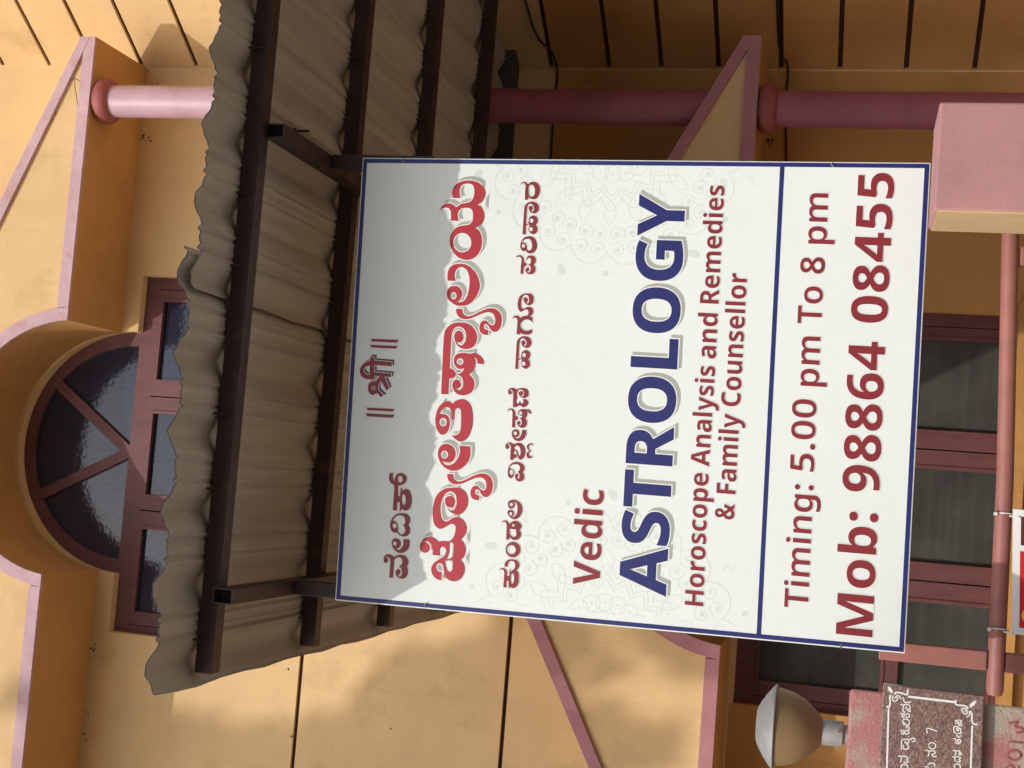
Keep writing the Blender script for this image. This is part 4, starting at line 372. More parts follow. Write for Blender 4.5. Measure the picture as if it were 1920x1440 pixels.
BOLD = {'&': (773, '320 724,44 -3,39 -8,34 -14,29 -18,24 -24,17 -28,10 -32,3 -37,-2 -30,-7 -28,-12 -26,-16 -23,-21 -22,-22 -20,-26 -20,-28 -18,134 -129,10 15,9 15,9 17,7 17,7 18,7 19,5 19,5 20,155 0,-9 -34,-10 -34,-12 -32,-14 -32,-15 -30,-16 -27,-17 -25,-18 -23,152 -147,-197 0,-63 63,-15 -10,-14 -10,-15 -9,-15 -8,-16 -8,-17 -7,-18 -6,-19 -5,-21 -5,-23 -3,-26 -1,-28 -1,-38 2,-34 4,-32 9,-29 11,-26 14,-22 17,-20 19,-16 22,-13 24,-9 25,-5 27,-2 29,1 23,3 21,5 20,8 19,9 18,11 16,13 16,15 16,17 14,18 13,20 13,21 13,-10 12,-9 12,-9 12,-9 12,-8 13,-7 13,-6 14,-5 14,-4 15,-3 15,-2 16,-1 16,4 35,10 32,17 28,24 25,30 19,36 14,41 9;267 309,-11 -7,-9 -7,-10 -8,-8 -8,-7 -8,-6 -9,-6 -8,-4 -9,-3 -10,-3 -10,-1 -11,-1 -11,2 -19,5 -17,9 -16,12 -13,15 -11,17 -8,20 -4,22 -2,20 1,19 2,18 4,16 6,14 7,13 7,12 7,10 8;317 619,-14 -1,-13 -3,-11 -4,-11 -7,-8 -9,-6 -11,-4 -13,-1 -15,1 -14,3 -12,4 -13,7 -12,8 -12,10 -12,10 -12,12 -12,19 12,16 12,13 12,11 13,8 13,6 13,3 14,1 14,-1 14,-3 11,-6 11,-7 8,-10 7,-11 5,-12 2'), '0': (581, '540 357,-1 -42,-2 -40,-4 -37,-6 -35,-8 -33,-10 -30,-11 -27,-14 -25,-16 -23,-18 -19,-21 -17,-23 -14,-25 -11,-28 -8,-30 -4,-33 -2,-41 3,-37 8,-34 14,-29 19,-26 24,-22 30,-19 33,-15 39,-12 43,-8 47,-5 52,-2 55,2 56,4 51,8 48,11 43,14 38,17 34,22 29,26 25,30 19,34 13,39 9,43 2,41 -2,37 -8,33 -14,30 -19,26 -24,22 -29,19 -34,15 -39,12 -43,8 -48,5 -51;192 357,0 -39,2 -35,3 -32,4 -29,5 -26,7 -22,8 -18,10 -15,12 -12,13 -9,16 -5,18 -2,18 2,15 5,14 8,12 12,9 15,9 19,7 22,5 25,4 29,3 32,2 36,0 39,0 39,-2 35,-3 33,-4 28,-5 26,-7 22,-9 19,-9 15,-12 12,-14 8,-15 5,-18 2,-18 -2,-16 -5,-13 -8,-12 -12,-10 -15,-8 -19,-7 -22,-5 -26,-4 -28,-3 -33,-2 -35'), '4': (581, '564 147,-89 0,0 -147,-149 0,0 147,-307 0,0 116,312 453,144 0,0 -450,89 0;326 404,0 9,0 9,0 9,0 9,1 10,0 9,0 9,0 9,1 9,0 8,1 8,0 7,0 7,1 5,0 5,0 4,-4 0,-5 -10,-5 -10,-4 -9,-5 -9,-5 -9,-5 -8,-5 -9,-6 -9,-132 -191,172 0'), '5': (581, '305 456,32 -1,29 -5,29 -8,26 -12,24 -14,21 -18,19 -20,16 -23,13 -26,9 -29,5 -32,2 -34,-2 -37,-6 -35,-10 -31,-14 -29,-18 -26,-21 -22,-26 -20,-29 -16,-33 -12,-37 -9,-40 -5,-45 -2,-29 1,-28 1,-26 4,-26 4,-24 6,-23 6,-21 8,-19 9,0 129,19 -9,22 -9,23 -8,25 -7,26 -5,25 -5,24 -2,23 -1,20 1,19 2,18 4,16 6,14 7,13 8,11 11,9 12,7 14,5 15,3 17,1 18,-2 25,-6 21,-11 19,-16 16,-19 12,-25 9,-29 6,-34 2,-13 -1,-15 -1,-14 -1,-15 -3,-14 -2,-13 -3,-12 -3,-11 -3,-60 33,27 361,387 0,0 -129,-258 0,-12 -138,8 1,9 2,10 1,11 2,11 1,13 1,15 1'), '6': (581, '42 303,1 31,1 30,3 31,4 30,5 30,7 29,9 28,10 28,12 26,15 24,16 23,19 22,22 20,24 17,27 15,29 13,33 11,36 7,40 5,43 1,11 0,12 -1,13 0,13 -1,14 -2,12 -1,12 -2,9 -1,0 -122,-10 3,-10 2,-11 1,-12 2,-12 1,-14 1,-14 0,-15 0,-29 -1,-26 -3,-24 -5,-21 -7,-19 -9,-17 -11,-15 -13,-13 -14,-12 -15,-9 -17,-8 -19,-7 -19,-5 -21,-4 -22,-3 -23,-1 -24,6 0,7 12,8 11,9 10,9 10,11 9,12 8,12 7,14 6,16 5,16 3,18 2,20 1,30 -2,28 -5,26 -8,23 -12,22 -14,19 -18,16 -21,14 -24,10 -26,8 -30,5 -32,1 -34,-2 -38,-5 -35,-9 -32,-13 -29,-17 -26,-19 -23,-22 -20,-26 -16,-28 -13,-31 -10,-34 -5,-36 -2,-27 1,-26 4,-25 6,-24 8,-22 10,-22 13,-20 16,-18 18,-17 21,-14 23,-13 26,-11 28,-9 31,-6 33,-4 36;298 112,21 2,19 6,16 9,14 13,12 17,9 22,5 25,1 30,-1 24,-5 22,-7 19,-10 16,-13 13,-16 9,-20 6,-22 2,-16 -1,-15 -3,-14 -4,-12 -7,-11 -8,-10 -8,-9 -10,-7 -11,-6 -11,-4 -12,-2 -11,-1 -12,0 -12,2 -13,2 -12,2 -12,4 -11,5 -12,5 -11,6 -10,7 -9,7 -9,9 -7,9 -7,10 -5,11 -4,12 -2'), '8': (581, '291 724,48 -3,44 -8,39 -13,34 -19,28 -25,20 -29,12 -35,4 -41,-1 -21,-4 -19,-5 -18,-7 -17,-9 -16,-11 -14,-12 -14,-14 -13,-15 -11,-16 -11,-17 -11,-17 -9,18 -10,19 -12,17 -11,18 -13,16 -13,15 -15,13 -16,12 -16,9 -19,7 -19,4 -22,2 -23,-2 -28,-6 -27,-8 -25,-13 -23,-16 -21,-19 -19,-23 -16,-26 -14,-29 -11,-33 -8,-36 -4,-40 -2,-41 2,-37 4,-33 8,-30 10,-26 14,-23 15,-19 19,-15 20,-12 23,-9 25,-5 27,-2 29,1 24,4 22,6 20,8 18,10 17,11 15,13 15,15 13,16 12,17 11,18 10,18 10,-15 10,-15 11,-14 12,-14 12,-12 14,-11 14,-10 15,-8 16,-7 17,-5 18,-3 20,-1 20,2 27,5 25,10 23,13 20,16 18,19 15,22 13,25 11,27 9,28 6,31 4;181 190,1 -18,6 -17,8 -15,12 -13,16 -11,18 -8,22 -4,25 -2,26 2,22 4,20 7,15 11,12 13,9 15,5 16,2 19,-1 13,-3 13,-5 11,-6 11,-8 11,-9 9,-11 9,-11 9,-12 7,-12 8,-12 6,-13 6,-14 7,-15 -7,-14 -8,-13 -8,-12 -8,-11 -9,-9 -9,-8 -10,-7 -11,-6 -11,-4 -12,-2 -12;290 612,-17 -2,-16 -3,-15 -6,-13 -8,-10 -11,-8 -12,-4 -14,-2 -16,1 -12,2 -11,3 -10,5 -9,7 -9,7 -8,8 -8,9 -7,10 -7,11 -6,11 -6,12 -6,11 5,10 6,10 6,10 7,9 6,9 8,7 8,6 9,6 9,3 11,3 11,0 13,-1 16,-5 14,-7 12,-11 11,-13 8,-14 6,-16 3'), '9': (581, '540 404,-2 -43,-3 -42,-6 -40,-8 -39,-10 -36,-13 -35,-17 -31,-19 -30,-22 -26,-26 -23,-29 -21,-33 -17,-36 -13,-40 -10,-44 -6,-48 -2,-11 0,-12 0,-13 1,-13 1,-14 1,-12 1,-11 1,-10 2,0 123,10 -3,10 -2,11 -1,11 -2,11 -1,12 -1,12 0,13 0,30 1,28 3,25 5,23 7,19 10,18 11,16 12,13 14,11 16,10 17,8 19,7 19,5 21,3 22,3 22,2 23,-6 0,-8 -11,-8 -11,-8 -10,-10 -10,-11 -9,-11 -8,-13 -7,-14 -6,-16 -5,-17 -3,-18 -2,-20 -1,-30 2,-27 5,-26 8,-23 12,-21 14,-19 18,-16 21,-14 24,-11 27,-7 29,-5 32,-2 35,2 37,6 35,9 32,13 29,17 26,19 23,23 20,26 16,28 13,31 10,34 5,36 2,26 -1,26 -4,25 -6,23 -8,23 -11,21 -13,20 -16,19 -18,16 -21,15 -24,13 -26,11 -29,8 -32,7 -34,3 -37;285 601,-22 -2,-19 -5,-16 -10,-15 -13,-12 -17,-8 -21,-5 -26,-2 -30,2 -24,4 -22,8 -19,10 -16,14 -13,16 -9,19 -6,23 -1,15 0,15 3,13 5,12 6,12 8,9 9,9 10,7 10,6 12,4 11,3 12,1 12,-1 12,-1 12,-2 12,-2 13,-4 11,-4 12,-5 10,-6 11,-7 9,-8 9,-8 7,-9 6,-11 6,-11 3,-12 2'), ':': (281, '54 70,1 22,5 18,8 14,11 11,14 8,15 6,16 4,17 1,17 -1,16 -4,14 -6,13 -8,11 -11,8 -14,5 -18,2 -22,-2 -20,-5 -17,-8 -15,-11 -11,-13 -9,-14 -6,-16 -4,-17 -1,-17 1,-16 4,-15 6,-14 9,-11 11,-8 15,-5 17;54 473,1 21,5 18,8 14,11 11,14 9,15 5,16 4,17 1,17 -1,16 -4,14 -5,13 -9,11 -11,8 -14,5 -18,2 -21,-2 -21,-5 -17,-8 -15,-11 -11,-13 -9,-14 -6,-16 -4,-17 -1,-17 1,-16 4,-15 6,-14 9,-11 11,-8 15,-5 17'), 'A': (692, '527 0,-55 168,-252 0,-55 -168,-165 0,251 717,188 0,253 -717;387 451,-3 8,-2 11,-4 12,-4 14,-4 15,-4 15,-4 16,-4 15,-4 16,-3 13,-3 12,-3 11,-2 -12,-3 -13,-3 -13,-3 -15,-4 -14,-4 -15,-3 -14,-4 -15,-3 -13,-4 -12,-3 -12,-2 -10,-51 -155,181 0'), 'C': (642, '398 597,-21 -1,-20 -3,-19 -5,-17 -8,-17 -9,-15 -11,-14 -13,-13 -14,-11 -17,-10 -18,-8 -20,-8 -22,-5 -23,-4 -24,-2 -26,-1 -28,1 -36,4 -34,7 -30,9 -28,12 -26,14 -21,18 -19,20 -16,22 -12,26 -9,28 -5,30 -2,24 1,23 2,22 3,22 5,22 6,21 7,22 7,22 8,0 -130,-23 -9,-22 -7,-23 -7,-24 -4,-24 -4,-25 -3,-27 -1,-27 -1,-55 3,-49 8,-44 15,-39 20,-35 25,-29 29,-25 35,-21 39,-15 43,-11 46,-7 50,-2 53,1 40,5 38,7 36,9 34,13 33,15 30,18 28,21 26,23 23,26 21,28 17,31 15,33 12,36 8,38 5,41 2,26 -1,27 -2,27 -4,28 -5,27 -6,26 -8,25 -10,25 -11,-50 -122,-18 8,-19 8,-20 7,-20 7,-20 5,-21 4,-22 2'), 'F': (531, '236 0,-151 0,0 714,413 0,0 -125,-262 0,0 -182,243 0,0 -125,-243 0'), 'G': (735, '381 402,284 0,0 -371,-29 -9,-30 -8,-31 -7,-33 -6,-34 -5,-35 -3,-36 -2,-38 -1,-52 3,-47 7,-44 13,-40 19,-37 23,-31 29,-28 33,-23 39,-19 43,-13 48,-7 53,-3 58,3 54,8 51,13 46,19 43,24 39,30 34,34 29,39 25,44 20,48 14,53 8,58 3,32 -1,31 -2,30 -4,29 -5,28 -6,26 -8,25 -8,23 -10,-51 -122,-19 8,-20 8,-21 7,-22 5,-22 5,-23 3,-23 2,-24 1,-35 -2,-31 -6,-29 -10,-25 -14,-22 -17,-20 -20,-16 -23,-13 -25,-10 -29,-7 -30,-5 -32,-1 -34,1 -35,5 -33,7 -31,9 -28,13 -25,15 -22,18 -19,22 -16,24 -13,27 -8,30 -6,33 -2,14 1,14 0,14 1,14 2,14 2,12 2,11 2,9 2,0 151,-138 0'), 'H': (756, '671 0,-153 0,0 307,-280 0,0 -307,-153 0,0 714,153 0,0 -279,280 0,0 279,153 0'), 'L': (559, '85 0,0 714,153 0,0 -588,289 0,0 -126'), 'M': (944, '397 0,-180 558,-4 0,1 -11,1 -13,1 -14,0 -15,1 -17,1 -17,1 -18,1 -19,1 -19,0 -19,0 -19,0 -19,0 -358,-136 0,0 714,208 0,177 -537,4 0,177 537,208 0,0 -714,-143 0,0 362,0 17,0 18,1 18,0 18,1 19,0 17,1 18,1 16,1 16,1 14,1 13,0 11,-4 0,-181 -557'), 'O': (791, '735 358,-1 -41,-4 -38,-6 -37,-9 -34,-12 -33,-14 -30,-17 -28,-19 -26,-23 -23,-25 -20,-27 -18,-31 -14,-34 -11,-36 -9,-39 -4,-43 -2,-42 2,-40 5,-36 8,-34 11,-30 15,-28 17,-25 20,-23 23,-19 26,-17 28,-14 30,-12 33,-9 35,-6 36,-4 39,-1 41,2 54,7 50,11 46,17 43,20 39,26 34,30 30,36 25,40 19,46 15,50 8,56 3,56 -3,50 -8,45 -15,41 -19,35 -26,30 -29,25 -35,21 -38,16 -44,11 -46,7 -50;216 358,1 -36,3 -33,6 -31,8 -28,11 -25,13 -22,16 -19,19 -16,21 -13,25 -9,27 -6,29 -1,31 1,27 6,24 9,21 13,19 16,16 19,13 22,10 25,8 28,6 31,3 33,1 36,-2 53,-8 47,-13 41,-18 35,-24 28,-31 20,-37 12,-45 4,-30 -2,-27 -5,-25 -10,-21 -12,-19 -16,-16 -19,-13 -23,-11 -25,-8 -28,-6 -31,-3 -33'), 'R': (656, '304 714,45 -1,41 -5,37 -7,33 -10,29 -14,25 -15,21 -19,18 -22,13 -24,10 -27,5 -31,2 -33,-1 -23,-3 -22,-5 -21,-8 -19,-9 -18,-11 -16,-12 -15,-14 -14,-15 -12,-16 -12,-17 -10,-18 -9,203 -315,-175 0,-159 274,-85 0,0 -274,-153 0,0 714;301 595,-63 0,0 -203,63 0,29 1,25 5,22 8,18 11,15 15,10 18,6 23,2 26,-1 16,-2 14,-4 12,-6 11,-8 10,-9 9,-12 7,-13 6,-15 5,-17 3,-19 2'), 'S': (566, '528 207,-2 -30,-6 -28,-9 -26,-13 -26,-17 -23,-21 -21,-24 -18,-28 -16,-32 -13,-36 -9,-39 -5,-44 -2,-22 0,-21 1,-20 1,-19 2,-18 3,-17 3,-16 3,-16 5,-16 4,-15 6,-15 6,-15 7,0 138,25 -11,26 -10,27 -9,28 -8,28 -7,28 -4,26 -3,26 -1,19 1,16 2,15 3,14 4,11 5,11 7,8 7,7 8,6 9,4 10,2 10,1 11,-1 12,-3 12,-4 10,-6 9,-8 8,-10 9,-13 8,-14 9,-17 8,-20 10,-23 9,-25 11,-27 12,-25 13,-23 13,-21 14,-19 14,-16 16,-14 18,-12 19,-9 21,-7 24,-3 25,-2 29,2 30,6 29,10 26,14 23,18 21,21 18,23 15,27 13,30 10,32 7,34 5,36 1,32 -1,31 -2,29 -5,27 -6,26 -7,25 -8,23 -8,22 -10,-47 -121,-21 9,-22 9,-22 7,-22 6,-21 6,-22 3,-21 3,-21 0,-16 0,-14 -2,-13 -3,-11 -3,-10 -5,-9 -6,-7 -6,-6 -8,-5 -8,-3 -8,-2 -10,-1 -9,1 -12,3 -11,4 -10,6 -9,8 -9,10 -8,13 -9,15 -8,17 -9,20 -10,23 -10,27 -11,27 -12,25 -12,22 -13,21 -13,19 -15,16 -15,13 -17,12 -18,9 -20,6 -22,4 -24'), 'T': (577, '365 0,-153 0,0 587,-193 0,0 127,539 0,0 -127,-193 0'), 'V': (657, '657 714,-242 -714,-173 0,-242 714,169 0,122 -399,4 -13,3 -13,4 -13,4 -15,3 -15,4 -15,3 -15,4 -14,3 -14,2 -13,2 -13,2 -11,1 11,3 13,2 13,3 14,3 14,3 15,3 15,4 14,4 15,3 14,4 13,4 12,123 400'), 'Y': (626, '313 415,147 299,166 0,-236 -436,0 -278,-154 0,0 273,-236 441,166 0'), 'a': (599, '317 556,48 -3,43 -9,36 -15,30 -22,24 -27,17 -33,10 -39,3 -44,0 -364,-105 0,-29 74,-4 0,-12 -14,-12 -12,-12 -12,-12 -10,-13 -9,-13 -7,-15 -6,-15 -5,-17 -4,-19 -3,-20 -1,-22 -1,-23 1,-22 4,-21 5,-20 9,-18 10,-16 13,-14 15,-12 18,-10 20,-7 23,-4 25,-1 28,4 40,11 35,20 30,27 24,35 19,42 14,50 10,58 5,91 3,0 17,-1 23,-4 18,-7 16,-10 11,-12 9,-15 6,-16 4,-19 1,-18 -1,-19 -2,-19 -4,-20 -5,-19 -6,-20 -7,-19 -8,-19 -8,-44 103,22 10,24 10,26 8,27 7,28 6,30 4,31 2;321 250,-33 -2,-27 -5,-22 -7,-17 -9,-12 -12,-9 -14,-6 -15,-1 -18,1 -17,4 -14,6 -11,9 -10,10 -7,13 -5,13 -3,16 -1,22 2,22 5,19 9,17 12,14 16,10 18,6 21,2 25,0 45'), 'b': (632, '224 583,0 -15,0 -15,-1 -15,-1 -14,-1 -14,-1 -12,-1 -12,-1 -11,6 0,12 17,14 15,15 13,18 13,20 10,22 7,26 5,28 1,43 -4,40 -14,35 -22,30 -32,25 -40,18 -48,11 -57,3 -65,-1 -45,-5 -41,-8 -37,-12 -34,-14 -29,-17 -26,-20 -22,-22 -18,-25 -14,-26 -10,-29 -6,-30 -2,-28 1,-26 4,-22 7,-18 9,-17 12,-15 11,-13 13,-12 12,-10 0,-25 -59,-116 0,0 760,151 0;330 436,-18 -1,-16 -3,-15 -5,-13 -7,-10 -9,-10 -11,-7 -13,-6 -16,-5 -17,-3 -20,-2 -22,-1 -25,0 -18,2 -36,4 -32,7 -27,11 -22,14 -17,18 -13,24 -7,28 -3,23 3,20 8,17 13,14 18,11 23,7 28,5 33,2 38,-2 37,-5 33,-7 27,-11 23,-14 17,-17 13,-21 7'), 'c': (516, '311 -10,-38 2,-36 5,-33 10,-31 13,-28 16,-25 21,-22 25,-18 29,-14 34,-11 37,-6 42,-2 46,2 48,7 43,11 39,16 34,20 29,23 25,26 21,29 17,32 14,34 9,37 6,38 1,24 0,22 -2,23 -3,21 -5,21 -5,19 -6,19 -8,17 -8,-45 -114,-15 6,-15 6,-15 5,-15 4,-16 4,-15 3,-15 1,-15 1,-19 -1,-17 -4,-16 -5,-14 -8,-13 -10,-11 -13,-9 -15,-8 -17,-6 -19,-5 -21,-2 -24,-1 -27,1 -25,2 -24,5 -21,6 -19,8 -16,10 -15,11 -12,12 -9,14 -8,15 -5,17 -4,18 -1,21 1,21 2,19 4,20 5,19 6,18 7,18 8,17 9,0 -123,-16 -9,-17 -8,-18 -7,-19 -6,-21 -5,-22 -3,-24 -2'), 'd': (632, '252 -10,-43 4,-39 14,-35 22,-31 32,-25 40,-18 48,-10 57,-4 65,4 66,11 58,18 48,25 41,31 31,36 22,40 14,45 4,19 0,17 -2,17 -4,15 -4,13 -6,13 -7,12 -7,11 -9,11 -9,9 -10,8 -11,8 -11,5 0,-1 10,-2 12,-1 13,-1 16,-1 15,-1 16,-1 14,0 14,0 174,152 0,0 -760,-116 0,-30 71,-6 0,-7 -11,-9 -11,-9 -9,-10 -10,-11 -8,-12 -8,-13 -7,-15 -6,-15 -5,-17 -3,-17 -2;305 111,29 2,24 7,19 11,15 15,11 21,8 25,5 29,1 34,0 16,-1 37,-5 32,-7 28,-11 24,-14 18,-20 13,-25 8,-30 3,-23 -3,-20 -8,-18 -13,-15 -18,-12 -24,-9 -28,-5 -33,-2 -37,2 -37,5 -33,9 -27,12 -23,15 -17,18 -12,21 -8'), 'e': (597, '306 556,37 -1,34 -6,32 -9,28 -12,26 -16,23 -20,20 -23,16 -26,13 -29,9 -32,6 -36,1 -38,0 -73,-351 0,3 -29,8 -26,11 -23,16 -19,20 -16,24 -11,27 -7,32 -2,25 1,24 2,23 3,21 4,21 6,21 6,22 9,22 9,0 -113,-20 -10,-21 -8,-22 -6,-22 -6,-23 -4,-27 -3,-28 -1,-32 -1,-39 2,-37 6,-35 9,-32 13,-30 17,-26 21,-23 25,-20 30,-16 33,-11 37,-7 41,-2 45,2 46,6 42,10 38,15 33,18 30,21 26,24 22,28 18,30 14,33 10,35 6;310 449,-22 -2,-19 -5,-17 -9,-15 -13,-13 -16,-10 -19,-6 -23,-4 -26,206 0,-1 16,-2 15,-3 14,-5 13,-7 12,-7 11,-9 9,-11 8,-11 7,-14 4,-14 3'), 'i': (299, '225 546,0 -546,-151 0,0 546;150 761,16 -1,15 -3,14 -5,13 -7,10 -9,8 -13,5 -16,1 -20,-1 -19,-5 -16,-8 -12,-10 -10,-13 -7,-14 -5,-15 -3,-16 -1,-16 1,-15 3,-14 5,-13 7,-10 10,-8 12,-4 16,-2 19,2 20,4 16,8 13,10 9,13 7,14 5,15 3'), 'l': (298, '224 0,-151 0,0 760,151 0'), 'm': (975, '714 556,44 -3,39 -8,32 -15,27 -21,21 -27,15 -35,9 -42,3 -49,0 -356,-150 0,0 318,-2 29,-4 25,-6 21,-9 16,-12 12,-14 8,-17 5,-20 2,-27 -3,-23 -8,-18 -13,-14 -18,-11 -24,-7 -28,-5 -32,-1 -37,0 -273,-151 0,0 318,0 20,-2 17,-3 16,-4 14,-5 12,-6 11,-7 8,-9 8,-9 5,-11 4,-12 2,-14 1,-19 -1,-17 -4,-16 -7,-12 -9,-11 -12,-9 -14,-8 -16,-5 -19,-4 -21,-3 -23,-2 -26,-1 -28,0 -256,-151 0,0 546,116 0,22 -70,5 0,8 12,10 12,10 10,11 9,13 9,13 7,14 6,15 6,16 4,17 3,18 2,18 0,29 -1,27 -4,24 -6,22 -10,19 -11,17 -15,14 -16,13 -19,5 0,14 19,17 17,18 14,21 12,22 9,24 6,24 4'), 'n': (650, '385 556,43 -3,38 -8,33 -15,28 -21,23 -27,16 -35,10 -42,3 -49,0 -356,-150 0,0 318,-2 28,-4 24,-6 20,-9 16,-12 13,-16 10,-18 5,-21 2,-31 -3,-26 -9,-20 -14,-15 -20,-11 -26,-8 -31,-4 -36,-2 -41,0 -256,-151 0,0 546,116 0,21 -73,6 0,10 13,10 12,11 11,12 10,13 8,14 8,15 6,15 6,17 4,16 3,18 2'), 'o': (625, '577 274,-1 -33,-3 -31,-6 -29,-8 -28,-10 -25,-13 -24,-14 -21,-16 -19,-18 -17,-21 -15,-21 -13,-24 -10,-26 -8,-27 -6,-28 -4,-30 -1,-28 1,-27 4,-26 6,-25 8,-23 10,-22 13,-20 15,-18 17,-17 19,-15 21,-12 24,-11 25,-9 28,-6 29,-4 31,-1 33,2 44,6 40,10 37,14 33,18 30,21 25,25 22,28 19,31 14,35 10,37 6,40 2,37 -2,36 -6,32 -10,31 -14,28 -19,25 -22,22 -25,18 -30,15 -33,11 -37,6 -40;201 274,1 -25,2 -24,3 -22,5 -20,7 -18,8 -16,10 -13,11 -11,14 -9,15 -6,17 -4,19 -1,19 1,16 4,15 6,13 9,12 11,10 13,8 16,6 18,5 20,4 22,2 24,0 25,0 26,-2 24,-4 22,-5 19,-7 18,-8 15,-10 13,-11 11,-13 8,-15 6,-17 4,-19 1,-27 -3,-23 -8,-20 -13,-15 -19,-11 -24,-9 -28,-4 -34'), 'p': (632, '379 556,45 -4,40 -14,35 -22,30 -31,24 -40,18 -49,10 -56,3 -66,-1 -44,-5 -41,-9 -37,-11 -34,-15 -30,-17 -26,-20 -22,-22 -18,-25 -14,-26 -10,-28 -6,-30 -2,-19 1,-18 2,-17 3,-15 4,-14 6,-12 6,-12 7,-10 7,-10 8,-9 9,-8 8,-7 8,-6 0,1 -9,1 -10,1 -11,1 -11,1 -12,1 -12,0 -13,0 -12,0 -209,-151 0,0 786,123 0,21 -71,7 0,8 11,8 11,10 10,10 9,11 9,12 8,13 6,14 6,15 5,17 4,18 2;329 436,-18 -1,-16 -3,-15 -5,-12 -7,-10 -9,-9 -11,-8 -13,-6 -15,-4 -17,-3 -19,-3 -22,-1 -23,0 -16,1 -25,2 -23,3 -22,4 -19,5 -17,8 -15,9 -12,11 -11,12 -8,15 -6,17 -3,19 -2,16 2,15 3,13 6,12 8,11 11,9 12,7 15,7 17,4 20,4 21,2 24,1 25,-2 38,-5 32,-8 28,-11 22,-14 18,-18 12,-20 8'), 'r': (447, '375 556,8 0,8 0,8 -1,8 0,9 -1,7 -1,6 -1,6 -2,-15 -141,-6 1,-6 1,-7 1,-7 1,-8 1,-9 1,-9 0,-10 0,-12 0,-11 -1,-12 -3,-12 -3,-11 -4,-11 -5,-11 -7,-10 -7,-10 -9,-8 -9,-7 -12,-7 -12,-5 -14,-4 -16,-2 -17,-1 -19,0 -277,-151 0,0 546,115 0,22 -92,7 0,9 14,9 13,11 13,11 12,13 11,13 10,14 8,14 8,15 6,16 4,16 3'), 's': (502, '460 161,-1 -25,-5 -23,-8 -22,-10 -20,-14 -18,-17 -16,-20 -14,-24 -12,-27 -9,-30 -7,-33 -4,-37 -1,-28 0,-26 2,-25 2,-23 3,-22 5,-21 5,-22 7,-20 8,0 125,22 -10,24 -9,24 -7,25 -7,25 -5,22 -4,21 -2,20 -1,21 1,18 3,15 4,12 5,10 7,6 8,4 10,1 10,0 8,-2 7,-4 6,-4 6,-6 6,-9 6,-10 7,-12 6,-15 7,-18 7,-20 9,-23 9,-23 10,-22 10,-19 11,-18 10,-15 11,-14 13,-11 13,-10 15,-7 16,-5 18,-3 19,-1 22,3 35,11 31,19 27,26 22,33 17,37 13,41 7,47 2,26 0,25 -2,24 -4,23 -5,23 -6,23 -7,23 -9,24 -9,-44 -103,-19 8,-20 8,-19 6,-20 6,-20 5,-18 3,-17 2,-16 1,-16 -1,-14 -2,-13 -3,-10 -5,-8 -6,-6 -6,-4 -8,-1 -9,1 -7,2 -7,3 -6,5 -5,6 -6,8 -6,10 -5,12 -6,15 -6,17 -8,20 -8,23 -9,23 -10,22 -10,20 -10,17 -11,16 -11,13 -12,12 -14,9 -15,8 -16,5 -18,3 -20'), 'u': (650, '576 546,0 -546,-116 0,-19 70,-9 0,-9 -14,-10 -12,-12 -10,-12 -10,-14 -8,-14 -7,-15 -6,-16 -5,-16 -3,-16 -3,-17 -1,-17 -1,-28 1,-26 4,-25 7,-22 9,-21 12,-18 14,-16 18,-13 21,-11 24,-8 26,-4 31,-2 33,0 356,152 0,0 -318,1 -28,4 -23,6 -20,9 -17,12 -13,15 -9,18 -6,21 -1,22 1,19 4,16 6,14 9,12 12,10 14,8 16,6 19,5 21,3 24,2 25,0 28,0 256'), 'y': (571, '0 546,159 0,103 -312,2 -7,3 -8,2 -8,2 -8,2 -8,3 -7,2 -8,1 -8,2 -8,2 -8,1 -8,1 -7,4 0,2 11,2 11,3 12,3 12,4 12,4 12,3 12,4 11,101 312,156 0,-224 -596,-11 -29,-13 -27,-14 -25,-15 -22,-16 -20,-18 -18,-19 -15,-21 -12,-24 -10,-26 -6,-28 -5,-31 -1,-12 0,-12 1,-10 0,-10 1,-9 2,-8 1,-8 2,-7 1,0 119,6 -1,6 -1,7 -1,7 -1,8 -1,8 -1,8 0,9 0,15 1,14 2,12 4,11 5,10 7,9 8,8 9,8 10,7 10,6 12,6 12,5 12,12 31')}
